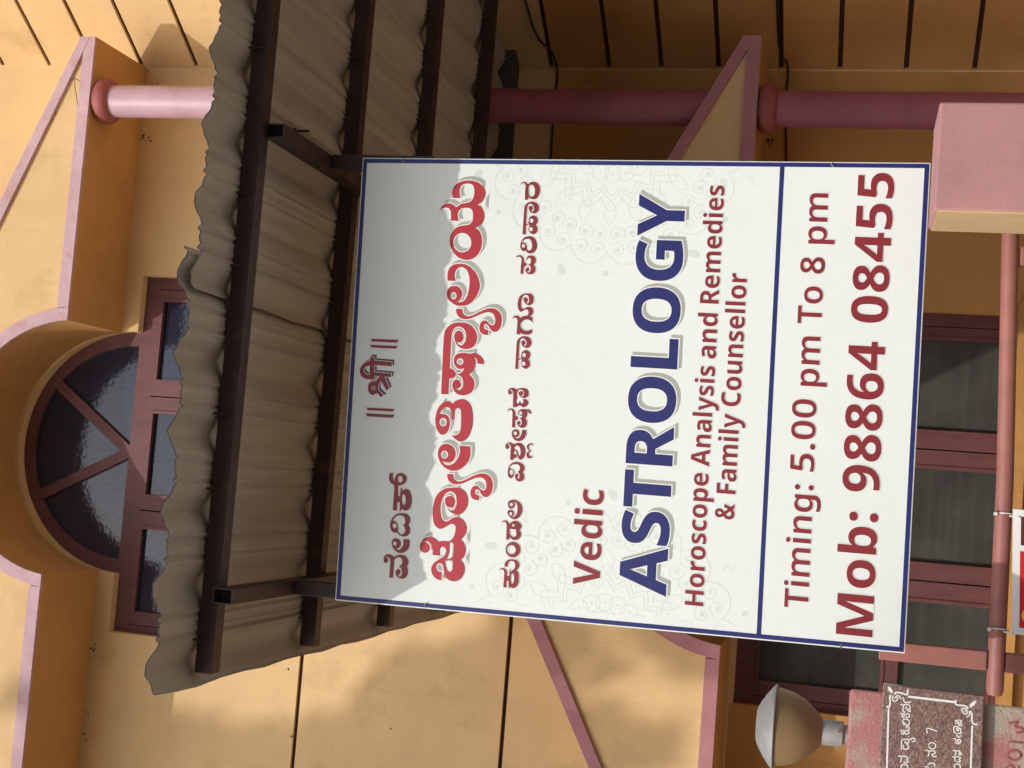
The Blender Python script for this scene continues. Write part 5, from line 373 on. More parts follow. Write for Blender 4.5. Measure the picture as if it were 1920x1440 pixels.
SEMI = {'.': (280, '62 65,1 19,4 17,7 13,10 11,12 8,13 6,15 3,16 1,16 -1,15 -4,13 -5,12 -8,9 -11,7 -13,5 -17,1 -19,-1 -19,-5 -16,-7 -14,-9 -10,-12 -9,-14 -6,-14 -3,-16 -1,-16 1,-15 3,-13 6,-12 9,-10 10,-7 14,-4 16'), '0': (577, '534 357,-1 -42,-3 -40,-4 -37,-6 -35,-7 -33,-10 -30,-11 -27,-14 -25,-16 -23,-18 -19,-20 -17,-22 -14,-25 -11,-27 -8,-30 -4,-32 -2,-40 3,-36 8,-33 14,-29 19,-25 24,-22 30,-18 34,-15 38,-12 43,-8 48,-5 51,-1 55,1 56,5 52,7 47,11 43,13 39,18 34,21 29,25 24,29 19,34 14,38 8,42 3,40 -3,36 -8,33 -14,29 -19,25 -24,23 -29,18 -34,15 -39,12 -43,8 -47,5 -52;171 357,1 -42,2 -38,3 -34,5 -31,7 -28,8 -23,10 -20,12 -17,14 -13,16 -9,18 -5,21 -2,21 2,18 5,16 9,14 13,12 16,10 20,9 24,6 27,5 31,4 35,2 38,1 42,-1 42,-2 39,-4 34,-5 31,-6 27,-9 24,-10 20,-12 16,-14 13,-16 9,-18 6,-21 2,-21 -2,-18 -6,-16 -9,-14 -13,-12 -16,-10 -20,-8 -24,-7 -27,-5 -31,-3 -34,-2 -39'), '5': (577, '294 449,33 -1,31 -5,29 -8,27 -11,24 -15,22 -17,19 -20,16 -22,13 -26,9 -28,6 -31,1 -33,-2 -37,-6 -34,-10 -31,-14 -29,-17 -25,-22 -23,-25 -19,-29 -16,-32 -12,-36 -9,-39 -5,-43 -2,-29 1,-27 1,-26 4,-25 4,-24 6,-22 6,-21 8,-18 9,0 111,19 -9,21 -9,23 -8,25 -7,26 -5,25 -4,24 -3,23 -1,23 1,21 3,19 4,18 6,16 8,14 10,12 12,10 13,8 16,6 17,3 19,2 21,-3 28,-7 24,-12 21,-16 18,-22 14,-27 10,-32 6,-37 2,-14 0,-15 -1,-15 -2,-16 -2,-15 -3,-14 -3,-13 -2,-11 -3,-54 31,27 352,376 0,0 -111,-268 0,-14 -164,9 2,10 1,11 2,11 2,13 1,14 1,16 1'), '8': (577, '289 724,47 -3,42 -8,38 -14,34 -19,27 -24,19 -30,12 -34,4 -40,-1 -21,-3 -19,-6 -19,-8 -16,-9 -16,-11 -15,-13 -13,-14 -13,-15 -12,-16 -11,-17 -10,-18 -10,20 -10,19 -11,18 -12,18 -13,17 -14,14 -14,14 -16,11 -17,10 -18,7 -20,4 -22,1 -23,-2 -29,-5 -26,-9 -25,-12 -23,-16 -21,-20 -19,-22 -16,-25 -13,-29 -11,-32 -8,-34 -4,-38 -2,-39 1,-36 5,-33 7,-29 11,-26 13,-22 15,-19 18,-16 21,-12 23,-8 25,-5 26,-2 29,1 24,4 22,6 20,8 19,10 17,13 16,13 14,16 13,16 13,17 11,18 10,19 10,-16 10,-15 11,-15 12,-14 12,-13 14,-11 14,-10 15,-9 16,-7 17,-5 18,-3 20,-1 21,2 27,5 24,10 23,12 20,16 17,19 16,21 13,24 11,26 9,28 6,29 4;163 187,2 -21,6 -19,10 -17,14 -15,17 -13,21 -9,26 -5,29 -2,29 2,25 5,22 9,18 12,14 15,10 17,6 20,2 21,-1 15,-4 13,-5 13,-7 12,-9 12,-10 10,-12 10,-12 10,-14 8,-15 8,-16 8,-16 7,-15 7,-17 -9,-16 -8,-15 -9,-13 -9,-12 -10,-11 -11,-9 -11,-8 -11,-6 -13,-4 -13,-3 -14;288 627,-21 -1,-19 -4,-17 -7,-15 -10,-13 -12,-9 -14,-5 -17,-2 -18,1 -14,3 -13,4 -12,6 -11,7 -10,9 -9,10 -9,11 -8,12 -7,13 -7,13 -7,14 -7,13 6,13 7,12 7,12 7,10 8,10 9,8 9,8 10,6 11,4 12,2 13,1 15,-2 18,-5 17,-9 14,-12 12,-15 10,-18 7,-19 4'), ':': (276, '61 64,1 20,4 17,7 13,10 10,12 8,13 5,15 3,15 2,15 -2,14 -3,13 -5,12 -8,10 -10,7 -13,5 -17,1 -20,-1 -19,-5 -16,-7 -13,-10 -11,-12 -8,-13 -6,-14 -3,-15 -1,-15 1,-15 3,-13 6,-12 8,-10 11,-7 13,-4 16;61 476,1 20,4 17,7 13,10 11,12 7,13 5,15 4,15 1,15 -1,14 -4,13 -5,12 -7,10 -11,7 -13,5 -17,1 -20,-1 -19,-5 -16,-7 -14,-10 -10,-12 -8,-13 -6,-14 -3,-15 -2,-15 2,-15 3,-13 6,-12 8,-10 10,-7 14,-4 16'), 'T': (569, '349 0,-129 0,0 605,-204 0,0 109,537 0,0 -109,-204 0'), 'g': (626, '263 552,26 -1,25 -4,23 -6,21 -9,19 -12,17 -14,16 -15,14 -18,5 0,13 69,106 0,0 -548,-2 -37,-5 -34,-9 -30,-12 -28,-16 -24,-20 -21,-23 -19,-27 -14,-31 -12,-35 -8,-39 -5,-42 -2,-30 0,-28 2,-27 2,-26 4,-24 4,-23 6,-23 7,-21 8,0 111,22 -10,22 -8,24 -7,24 -6,25 -5,26 -3,28 -2,30 -1,30 2,27 6,24 10,19 15,15 18,12 21,6 25,2 28,0 16,0 7,1 8,0 9,1 10,0 10,1 9,1 8,0 7,-4 0,-13 -18,-15 -16,-17 -14,-19 -12,-20 -9,-23 -7,-25 -4,-27 -1,-46 5,-41 13,-37 23,-31 32,-25 40,-18 48,-10 56,-4 63,4 63,10 56,18 48,26 41,31 32,36 24,42 14;298 450,-19 -1,-16 -4,-16 -6,-14 -10,-12 -11,-11 -14,-9 -17,-7 -19,-6 -21,-4 -24,-3 -26,-1 -28,2 -42,6 -36,9 -31,13 -25,17 -19,21 -14,24 -8,28 -3,16 0,16 2,14 3,12 4,12 6,10 6,9 8,9 9,7 10,6 12,5 13,4 15,4 15,2 17,1 19,1 20,0 22,-1 29,-3 27,-4 24,-5 21,-8 18,-9 16,-12 13,-13 11,-16 9,-17 6,-20 3'), 'i': (283, '205 542,0 -542,-127 0,0 542;143 752,13 -1,13 -3,12 -5,11 -6,9 -9,7 -11,4 -15,1 -17,-1 -17,-4 -14,-7 -12,-9 -9,-11 -6,-12 -5,-13 -3,-13 -1,-15 1,-13 3,-12 5,-11 6,-9 9,-6 12,-4 14,-1 17,1 17,4 15,6 11,9 9,11 6,12 5,13 3'), 'm': (960, '699 552,43 -2,38 -9,32 -15,26 -21,21 -27,14 -34,9 -42,3 -49,0 -353,-126 0,0 328,-2 30,-4 25,-7 21,-10 16,-13 13,-16 9,-19 6,-22 2,-31 -3,-26 -8,-21 -14,-16 -19,-12 -24,-9 -29,-5 -33,-1 -38,0 -282,-127 0,0 328,-1 20,-2 18,-3 16,-4 15,-6 12,-7 11,-8 9,-9 8,-11 5,-13 4,-13 3,-16 1,-21 -2,-20 -4,-16 -7,-15 -9,-12 -12,-10 -14,-9 -17,-6 -20,-5 -21,-3 -24,-2 -27,-1 -29,0 -264,-127 0,0 542,99 0,18 -71,5 0,9 13,9 11,11 11,11 10,13 8,13 8,14 6,15 5,16 4,16 3,17 2,17 0,30 -1,27 -4,24 -7,22 -9,19 -12,16 -15,15 -17,12 -20,5 0,14 20,17 18,19 14,21 12,23 10,24 6,24 4'), 'n': (638, '369 552,44 -2,38 -9,33 -15,28 -21,23 -27,15 -34,10 -42,3 -49,0 -353,-126 0,0 327,-2 29,-4 25,-8 21,-10 17,-14 13,-17 10,-21 6,-24 2,-35 -3,-29 -9,-23 -15,-17 -21,-12 -27,-9 -31,-5 -37,-2 -43,0 -264,-127 0,0 542,99 0,17 -73,6 0,10 14,10 12,12 10,12 10,13 9,14 7,15 7,16 5,16 4,16 3,18 2'), 'o': (617, '567 272,-1 -33,-3 -31,-6 -29,-8 -27,-10 -25,-12 -23,-14 -21,-16 -19,-17 -17,-20 -15,-21 -13,-24 -10,-25 -8,-26 -6,-28 -4,-29 -1,-27 1,-26 4,-26 6,-24 8,-22 10,-22 13,-19 15,-18 17,-16 19,-15 21,-12 23,-11 25,-8 27,-6 29,-4 31,-1 33,2 44,6 40,10 36,13 33,18 29,20 26,25 22,27 18,31 14,33 10,36 6,39 2,37 -2,34 -6,33 -10,30 -14,27 -18,24 -22,21 -26,18 -29,15 -33,10 -36,6 -40;180 272,1 -27,3 -26,4 -23,5 -22,8 -19,10 -17,11 -15,13 -12,16 -10,17 -6,20 -4,21 -2,21 2,20 4,17 6,15 10,14 12,11 15,9 17,8 19,6 22,4 23,2 26,1 27,-1 28,-2 26,-4 23,-6 21,-8 19,-10 16,-11 15,-13 11,-15 10,-18 6,-19 4,-22 2,-31 -3,-27 -9,-22 -15,-17 -21,-14 -26,-9 -30,-6 -36'), 'p': (626, '364 552,46 -4,41 -13,36 -22,31 -31,25 -40,18 -48,11 -57,3 -65,-1 -44,-6 -41,-8 -37,-12 -33,-15 -30,-17 -25,-20 -22,-23 -18,-25 -14,-27 -10,-29 -6,-31 -2,-19 1,-18 2,-17 3,-16 5,-14 5,-14 7,-12 7,-11 8,-10 8,-9 9,-8 8,-8 10,-6 0,1 -10,1 -10,1 -11,1 -12,1 -12,0 -12,1 -11,0 -12,0 -213,-127 0,0 782,103 0,18 -71,6 0,8 11,9 10,9 10,11 10,11 9,12 8,14 6,14 6,16 5,17 4,18 2;327 450,-21 -2,-19 -3,-16 -5,-15 -8,-12 -10,-11 -12,-8 -15,-7 -16,-5 -19,-4 -21,-3 -24,-1 -26,0 -16,1 -28,2 -25,3 -24,5 -21,7 -19,8 -16,11 -14,12 -11,15 -10,18 -6,19 -4,23 -1,19 1,17 4,15 7,14 10,12 12,10 14,9 17,7 19,6 21,4 23,2 25,1 27,-2 40,-5 35,-9 30,-13 25,-17 20,-20 14,-24 9')}
WORDS = [('BOLD', 'Vedic', -0.2795, 2.2556, -0.0134, 2.2633, 0.0754, 'R'), ('BOLD', 'ASTROLOGY', -0.2881, 2.0718, 0.8207, 2.0953, 0.1281, 'B'), ('BOLD', 'Horoscope', -0.3055, 1.9681, 0.0541, 1.9783, 0.0503, 'R'), ('BOLD', 'Analysis', 0.073, 1.9782, 0.3485, 1.9803, 0.0507, 'R'), ('BOLD', 'and', 0.3691, 1.9802, 0.4945, 1.9829, 0.051, 'R'), ('BOLD', 'Remedies', 0.5212, 1.9832, 0.8521, 1.9888, 0.0512, 'R'), ('BOLD', '&', -0.066, 1.9016, -0.0227, 1.9024, 0.0515, 'R'), ('BOLD', 'Family', 0.0033, 1.902, 0.2211, 1.9057, 0.0516, 'R'), ('BOLD', 'Counsellor', 0.2415, 1.9056, 0.6088, 1.9105, 0.0519, 'R'), ('SEMI', 'Timing:', -0.2853, 1.691, 0.0438, 1.6975, 0.0625, 'R'), ('SEMI', '5.00', 0.0795, 1.6984, 0.2732, 1.7034, 0.063, 'R'), ('SEMI', 'pm', 0.3095, 1.7, 0.444, 1.7034, 0.0633, 'R'), ('SEMI', 'To', 0.4788, 1.7034, 0.5807, 1.7055, 0.0635, 'R'), ('SEMI', '8', 0.6158, 1.7048, 0.6611, 1.7048, 0.0637, 'R'), ('SEMI', 'pm', 0.6977, 1.7035, 0.8372, 1.7071, 0.0637, 'R'), ('BOLD', 'Mob:', -0.3426, 1.5217, -0.0178, 1.5264, 0.0939, 'R'), ('BOLD', '98864', 0.0358, 1.5268, 0.4384, 1.5338, 0.0946, 'R'), ('BOLD', '08455', 0.4888, 1.5325, 0.8972, 1.5368, 0.0941, 'R')]
PLAQUE = [(0.00122, [(-0.4125, 1.4606), (-0.4182, 1.4594), (-0.4222, 1.4565), (-0.4216, 1.4516), (-0.4193, 1.4503), (-0.422, 1.4488), (-0.421, 1.446), (-0.4187, 1.4454)]), (0.00122, [(-0.4283, 1.4653), (-0.4278, 1.4611), (-0.4348, 1.4593), (-0.4414, 1.4604), (-0.4431, 1.456)]), (0.00122, [(-0.4291, 1.4597), (-0.4262, 1.4542), (-0.4276, 1.447), (-0.4332, 1.4453), (-0.4366, 1.4494), (-0.4349, 1.4537), (-0.4318, 1.4524)]), (0.00122, [(-0.4366, 1.4494), (-0.4407, 1.4477), (-0.4406, 1.4446), (-0.4374, 1.4444)]), (0.00122, [(-0.447, 1.465), (-0.4473, 1.4607), (-0.4545, 1.4606), (-0.4543, 1.4568)]), (0.00122, [(-0.4454, 1.4573), (-0.4543, 1.4568)]), (0.00122, [(-0.4508, 1.4539), (-0.4474, 1.453), (-0.4463, 1.4488), (-0.4491, 1.4455), (-0.4529, 1.447), (-0.4538, 1.4512), (-0.4508, 1.4539)]), (0.00122, [(-0.4652, 1.459), (-0.46, 1.4582), (-0.4577, 1.451), (-0.4614, 1.4454), (-0.4679, 1.4455), (-0.4711, 1.4502), (-0.4689, 1.4539), (-0.4706, 1.4559), (-0.468, 1.4581), (-0.4656, 1.4562), (-0.4682, 1.4539)]), (0.00122, [(-0.4765, 1.4513), (-0.4733, 1.4487), (-0.4762, 1.445), (-0.4809, 1.4457)]), (0.00122, [(-0.4829, 1.4622), (-0.484, 1.4593), (-0.4908, 1.4592), (-0.4904, 1.4547)]), (0.00122, [(-0.4813, 1.4553), (-0.4904, 1.4547)]), (0.00122, [(-0.4861, 1.4529), (-0.483, 1.4509), (-0.4827, 1.446), (-0.4858, 1.4444), (-0.4894, 1.4464), (-0.4895, 1.4513), (-0.4861, 1.4529)]), (0.00122, [(-0.4945, 1.4454), (-0.4952, 1.4445)]), (0.00122, [(-0.4994, 1.443), (-0.5011, 1.4394), (-0.4981, 1.4381), (-0.4968, 1.4333), (-0.5001, 1.4314), (-0.5042, 1.4326), (-0.5042, 1.4357)]), (0.00122, [(-0.5236, 1.4585), (-0.5143, 1.459), (-0.5048, 1.4584), (-0.5019, 1.4541), (-0.5012, 1.4464), (-0.5059, 1.4437), (-0.5102, 1.4466), (-0.509, 1.4516), (-0.5054, 1.4511)]), (0.00122, [(-0.5152, 1.4547), (-0.5224, 1.4543), (-0.523, 1.4501), (-0.5212, 1.4446), (-0.5156, 1.4435), (-0.5121, 1.4472)]), (0.00122, [(-0.5401, 1.4639), (-0.5388, 1.459), (-0.5444, 1.4573), (-0.5514, 1.4586)]), (0.00122, [(-0.5398, 1.4576), (-0.5378, 1.4506), (-0.5406, 1.4442), (-0.5442, 1.4446), (-0.5459, 1.4488), (-0.5463, 1.4442), (-0.5498, 1.4432), (-0.5521, 1.4477), (-0.5501, 1.4513)]), (0.00122, [(-0.5651, 1.4561), (-0.5587, 1.4565), (-0.5558, 1.451), (-0.5571, 1.4439), (-0.5634, 1.4426)]), (0.00122, [(-0.482, 1.4061), (-0.4723, 1.4069), (-0.4763, 1.3866)]), (0.00122, [(-0.4974, 1.3889), (-0.4982, 1.388)]), (0.00122, [(-0.5095, 1.4021), (-0.5034, 1.3993), (-0.5022, 1.3924), (-0.507, 1.3873), (-0.5138, 1.3897), (-0.5151, 1.3973), (-0.5095, 1.4021)]), (0.00122, [(-0.5202, 1.407), (-0.5202, 1.4015), (-0.5265, 1.4), (-0.5318, 1.4019)]), (0.00122, [(-0.5212, 1.3997), (-0.519, 1.3915), (-0.522, 1.3869), (-0.5258, 1.3904), (-0.5276, 1.3941), (-0.5314, 1.3901), (-0.5299, 1.3846)]), (0.00122, [(-0.5396, 1.388), (-0.5404, 1.3871)]), (0.00122, [(-0.5496, 1.4009), (-0.5454, 1.3942), (-0.5468, 1.3872), (-0.5536, 1.3873)]), (0.00122, [(-0.5553, 1.4069), (-0.5553, 1.4006), (-0.558, 1.3998)]), (0.00122, [(-0.4546, 1.3475), (-0.4482, 1.3486), (-0.4499, 1.3438), (-0.4542, 1.3436)]), (0.00122, [(-0.4469, 1.3423), (-0.4483, 1.3376), (-0.4526, 1.3379), (-0.4544, 1.3411), (-0.4583, 1.3423), (-0.4582, 1.3368), (-0.4543, 1.3364)]), (0.00122, [(-0.4612, 1.3446), (-0.4632, 1.3512), (-0.4739, 1.3509), (-0.4758, 1.3463)]), (0.00122, [(-0.467, 1.3464), (-0.4633, 1.3431), (-0.4671, 1.3413), (-0.4705, 1.3438), (-0.4684, 1.3456)]), (0.00122, [(-0.4641, 1.3403), (-0.4668, 1.3366), (-0.4709, 1.3375), (-0.4743, 1.3356), (-0.4761, 1.3424)]), (0.00122, [(-0.479, 1.3453), (-0.4817, 1.3435), (-0.4837, 1.3404), (-0.48, 1.336)]), (0.00122, [(-0.4883, 1.3515), (-0.4889, 1.3466), (-0.4962, 1.3455), (-0.4981, 1.3412), (-0.4939, 1.3359), (-0.4894, 1.3362), (-0.4886, 1.3415), (-0.4927, 1.3426), (-0.4941, 1.3398)]), (0.00122, [(-0.5138, 1.3494), (-0.5133, 1.3453), (-0.5204, 1.3447), (-0.5232, 1.3463)]), (0.00122, [(-0.5144, 1.3445), (-0.5124, 1.338), (-0.5158, 1.3359), (-0.519, 1.339), (-0.5209, 1.3345), (-0.5169, 1.3337)]), (0.00122, [(-0.5276, 1.3507), (-0.5271, 1.3466), (-0.5351, 1.3455)]), (0.00122, [(-0.528, 1.3459), (-0.525, 1.3398), (-0.5277, 1.3345), (-0.5313, 1.3383), (-0.5341, 1.3342), (-0.537, 1.3378), (-0.5358, 1.3422)]), (0.00122, [(-0.5512, 1.3453), (-0.5437, 1.346), (-0.5411, 1.3389), (-0.5434, 1.3344), (-0.5498, 1.334)]), (0.00178, [(-0.4105, 1.4876), (-0.4179, 1.4892), (-0.4279, 1.4877), (-0.4369, 1.49), (-0.4353, 1.4947)]), (0.00178, [(-0.4066, 1.4793), (-0.4025, 1.4753), (-0.4029, 1.4654), (-0.4048, 1.4568), (-0.4036, 1.4524), (-0.3946, 1.4522)]), (0.0013, [(-0.4113, 1.4819), (-0.4173, 1.4837), (-0.4227, 1.4798), (-0.4199, 1.4743), (-0.4146, 1.4725), (-0.4124, 1.4762), (-0.416, 1.4788)]), (0.0013, [(-0.409, 1.4749), (-0.4101, 1.4692), (-0.415, 1.4658)]), (0.00178, [(-0.4057, 1.3501), (-0.4123, 1.3511), (-0.4154, 1.3471), (-0.415, 1.3374), (-0.4162, 1.329), (-0.4193, 1.325)]), (0.00178, [(-0.4258, 1.3189), (-0.4326, 1.3157), (-0.444, 1.3158), (-0.4514, 1.3117), (-0.452, 1.3048)]), (0.0013, [(-0.4223, 1.326), (-0.4207, 1.3343), (-0.425, 1.3372), (-0.4316, 1.3324), (-0.4325, 1.3275), (-0.4266, 1.3261), (-0.4255, 1.331)]), (0.0013, [(-0.4261, 1.3219), (-0.4332, 1.321), (-0.4383, 1.3258)]), (0.00243, [(-0.409, 1.4485), (-0.4097, 1.3536)]), (0.00195, [(-0.4413, 1.4904), (-0.4615, 1.4896), (-0.5048, 1.4885), (-0.548, 1.4871), (-0.5696, 1.4865)]), (0.00195, [(-0.4567, 1.3139), (-0.4838, 1.3136), (-0.5122, 1.3129), (-0.5478, 1.3124)])]
LEAF = [[(-0.391, 1.4951), (-0.3934, 1.4886), (-0.3992, 1.4843), (-0.4059, 1.4833), (-0.4041, 1.4887), (-0.3992, 1.4932)], [(-0.4009, 1.3082), (-0.4109, 1.3114), (-0.4191, 1.3209), (-0.4144, 1.3222), (-0.4087, 1.3198), (-0.4038, 1.3142)]]
DIGITS = [[(-0.4459, 1.2349), (-0.4409, 1.218), (-0.4511, 1.2237), (-0.4533, 1.2101), (-0.4617, 1.2071), (-0.4639, 1.2187)], [(-0.4852, 1.2315), (-0.4843, 1.2049)], [(-0.5113, 1.2079), (-0.5179, 1.2102), (-0.5226, 1.2169), (-0.5236, 1.2254), (-0.5206, 1.2325), (-0.5147, 1.2355), (-0.5082, 1.2331), (-0.5035, 1.2264), (-0.5024, 1.2179), (-0.5054, 1.2108), (-0.5113, 1.2079)], [(-0.5534, 1.2342), (-0.5423, 1.2366), (-0.5353, 1.226), (-0.5472, 1.2144), (-0.5505, 1.2106), (-0.5354, 1.2114)]]
CORN = [(-0.3916, 3.0249), (0.9091, 3.058), (0.9284, 1.444), (-0.376, 1.4366)]
DIV = [(0.9199, 1.841), (0.9201, 1.8288), (-0.3752, 1.8093), (-0.375, 1.8213)]
MAND = [(0.9944, 2.3041), (-0.4385, 2.238), (0.7347, 2.2849)]
CRK = [[(1.7212, 5.3527), (1.711, 5.3344), (1.7292, 5.3166), (1.7113, 5.2919), (1.7192, 5.2701), (1.7065, 5.2433), (1.7118, 5.2157)], [(1.7192, 5.2701), (1.6857, 5.2692), (1.6395, 5.2556), (1.5832, 5.2408), (1.5013, 5.2261)], [(1.7292, 5.3166), (1.6853, 5.3259), (1.6544, 5.3167), (1.6077, 5.3455), (1.5432, 5.3553)], [(1.5251, 5.3646), (1.4783, 5.3935), (1.4472, 5.407)], [(1.7212, 5.3527), (1.6955, 5.3384), (1.6698, 5.3241)], [(1.4524, 5.4019), (1.4624, 5.4202), (1.4314, 5.4281)]]
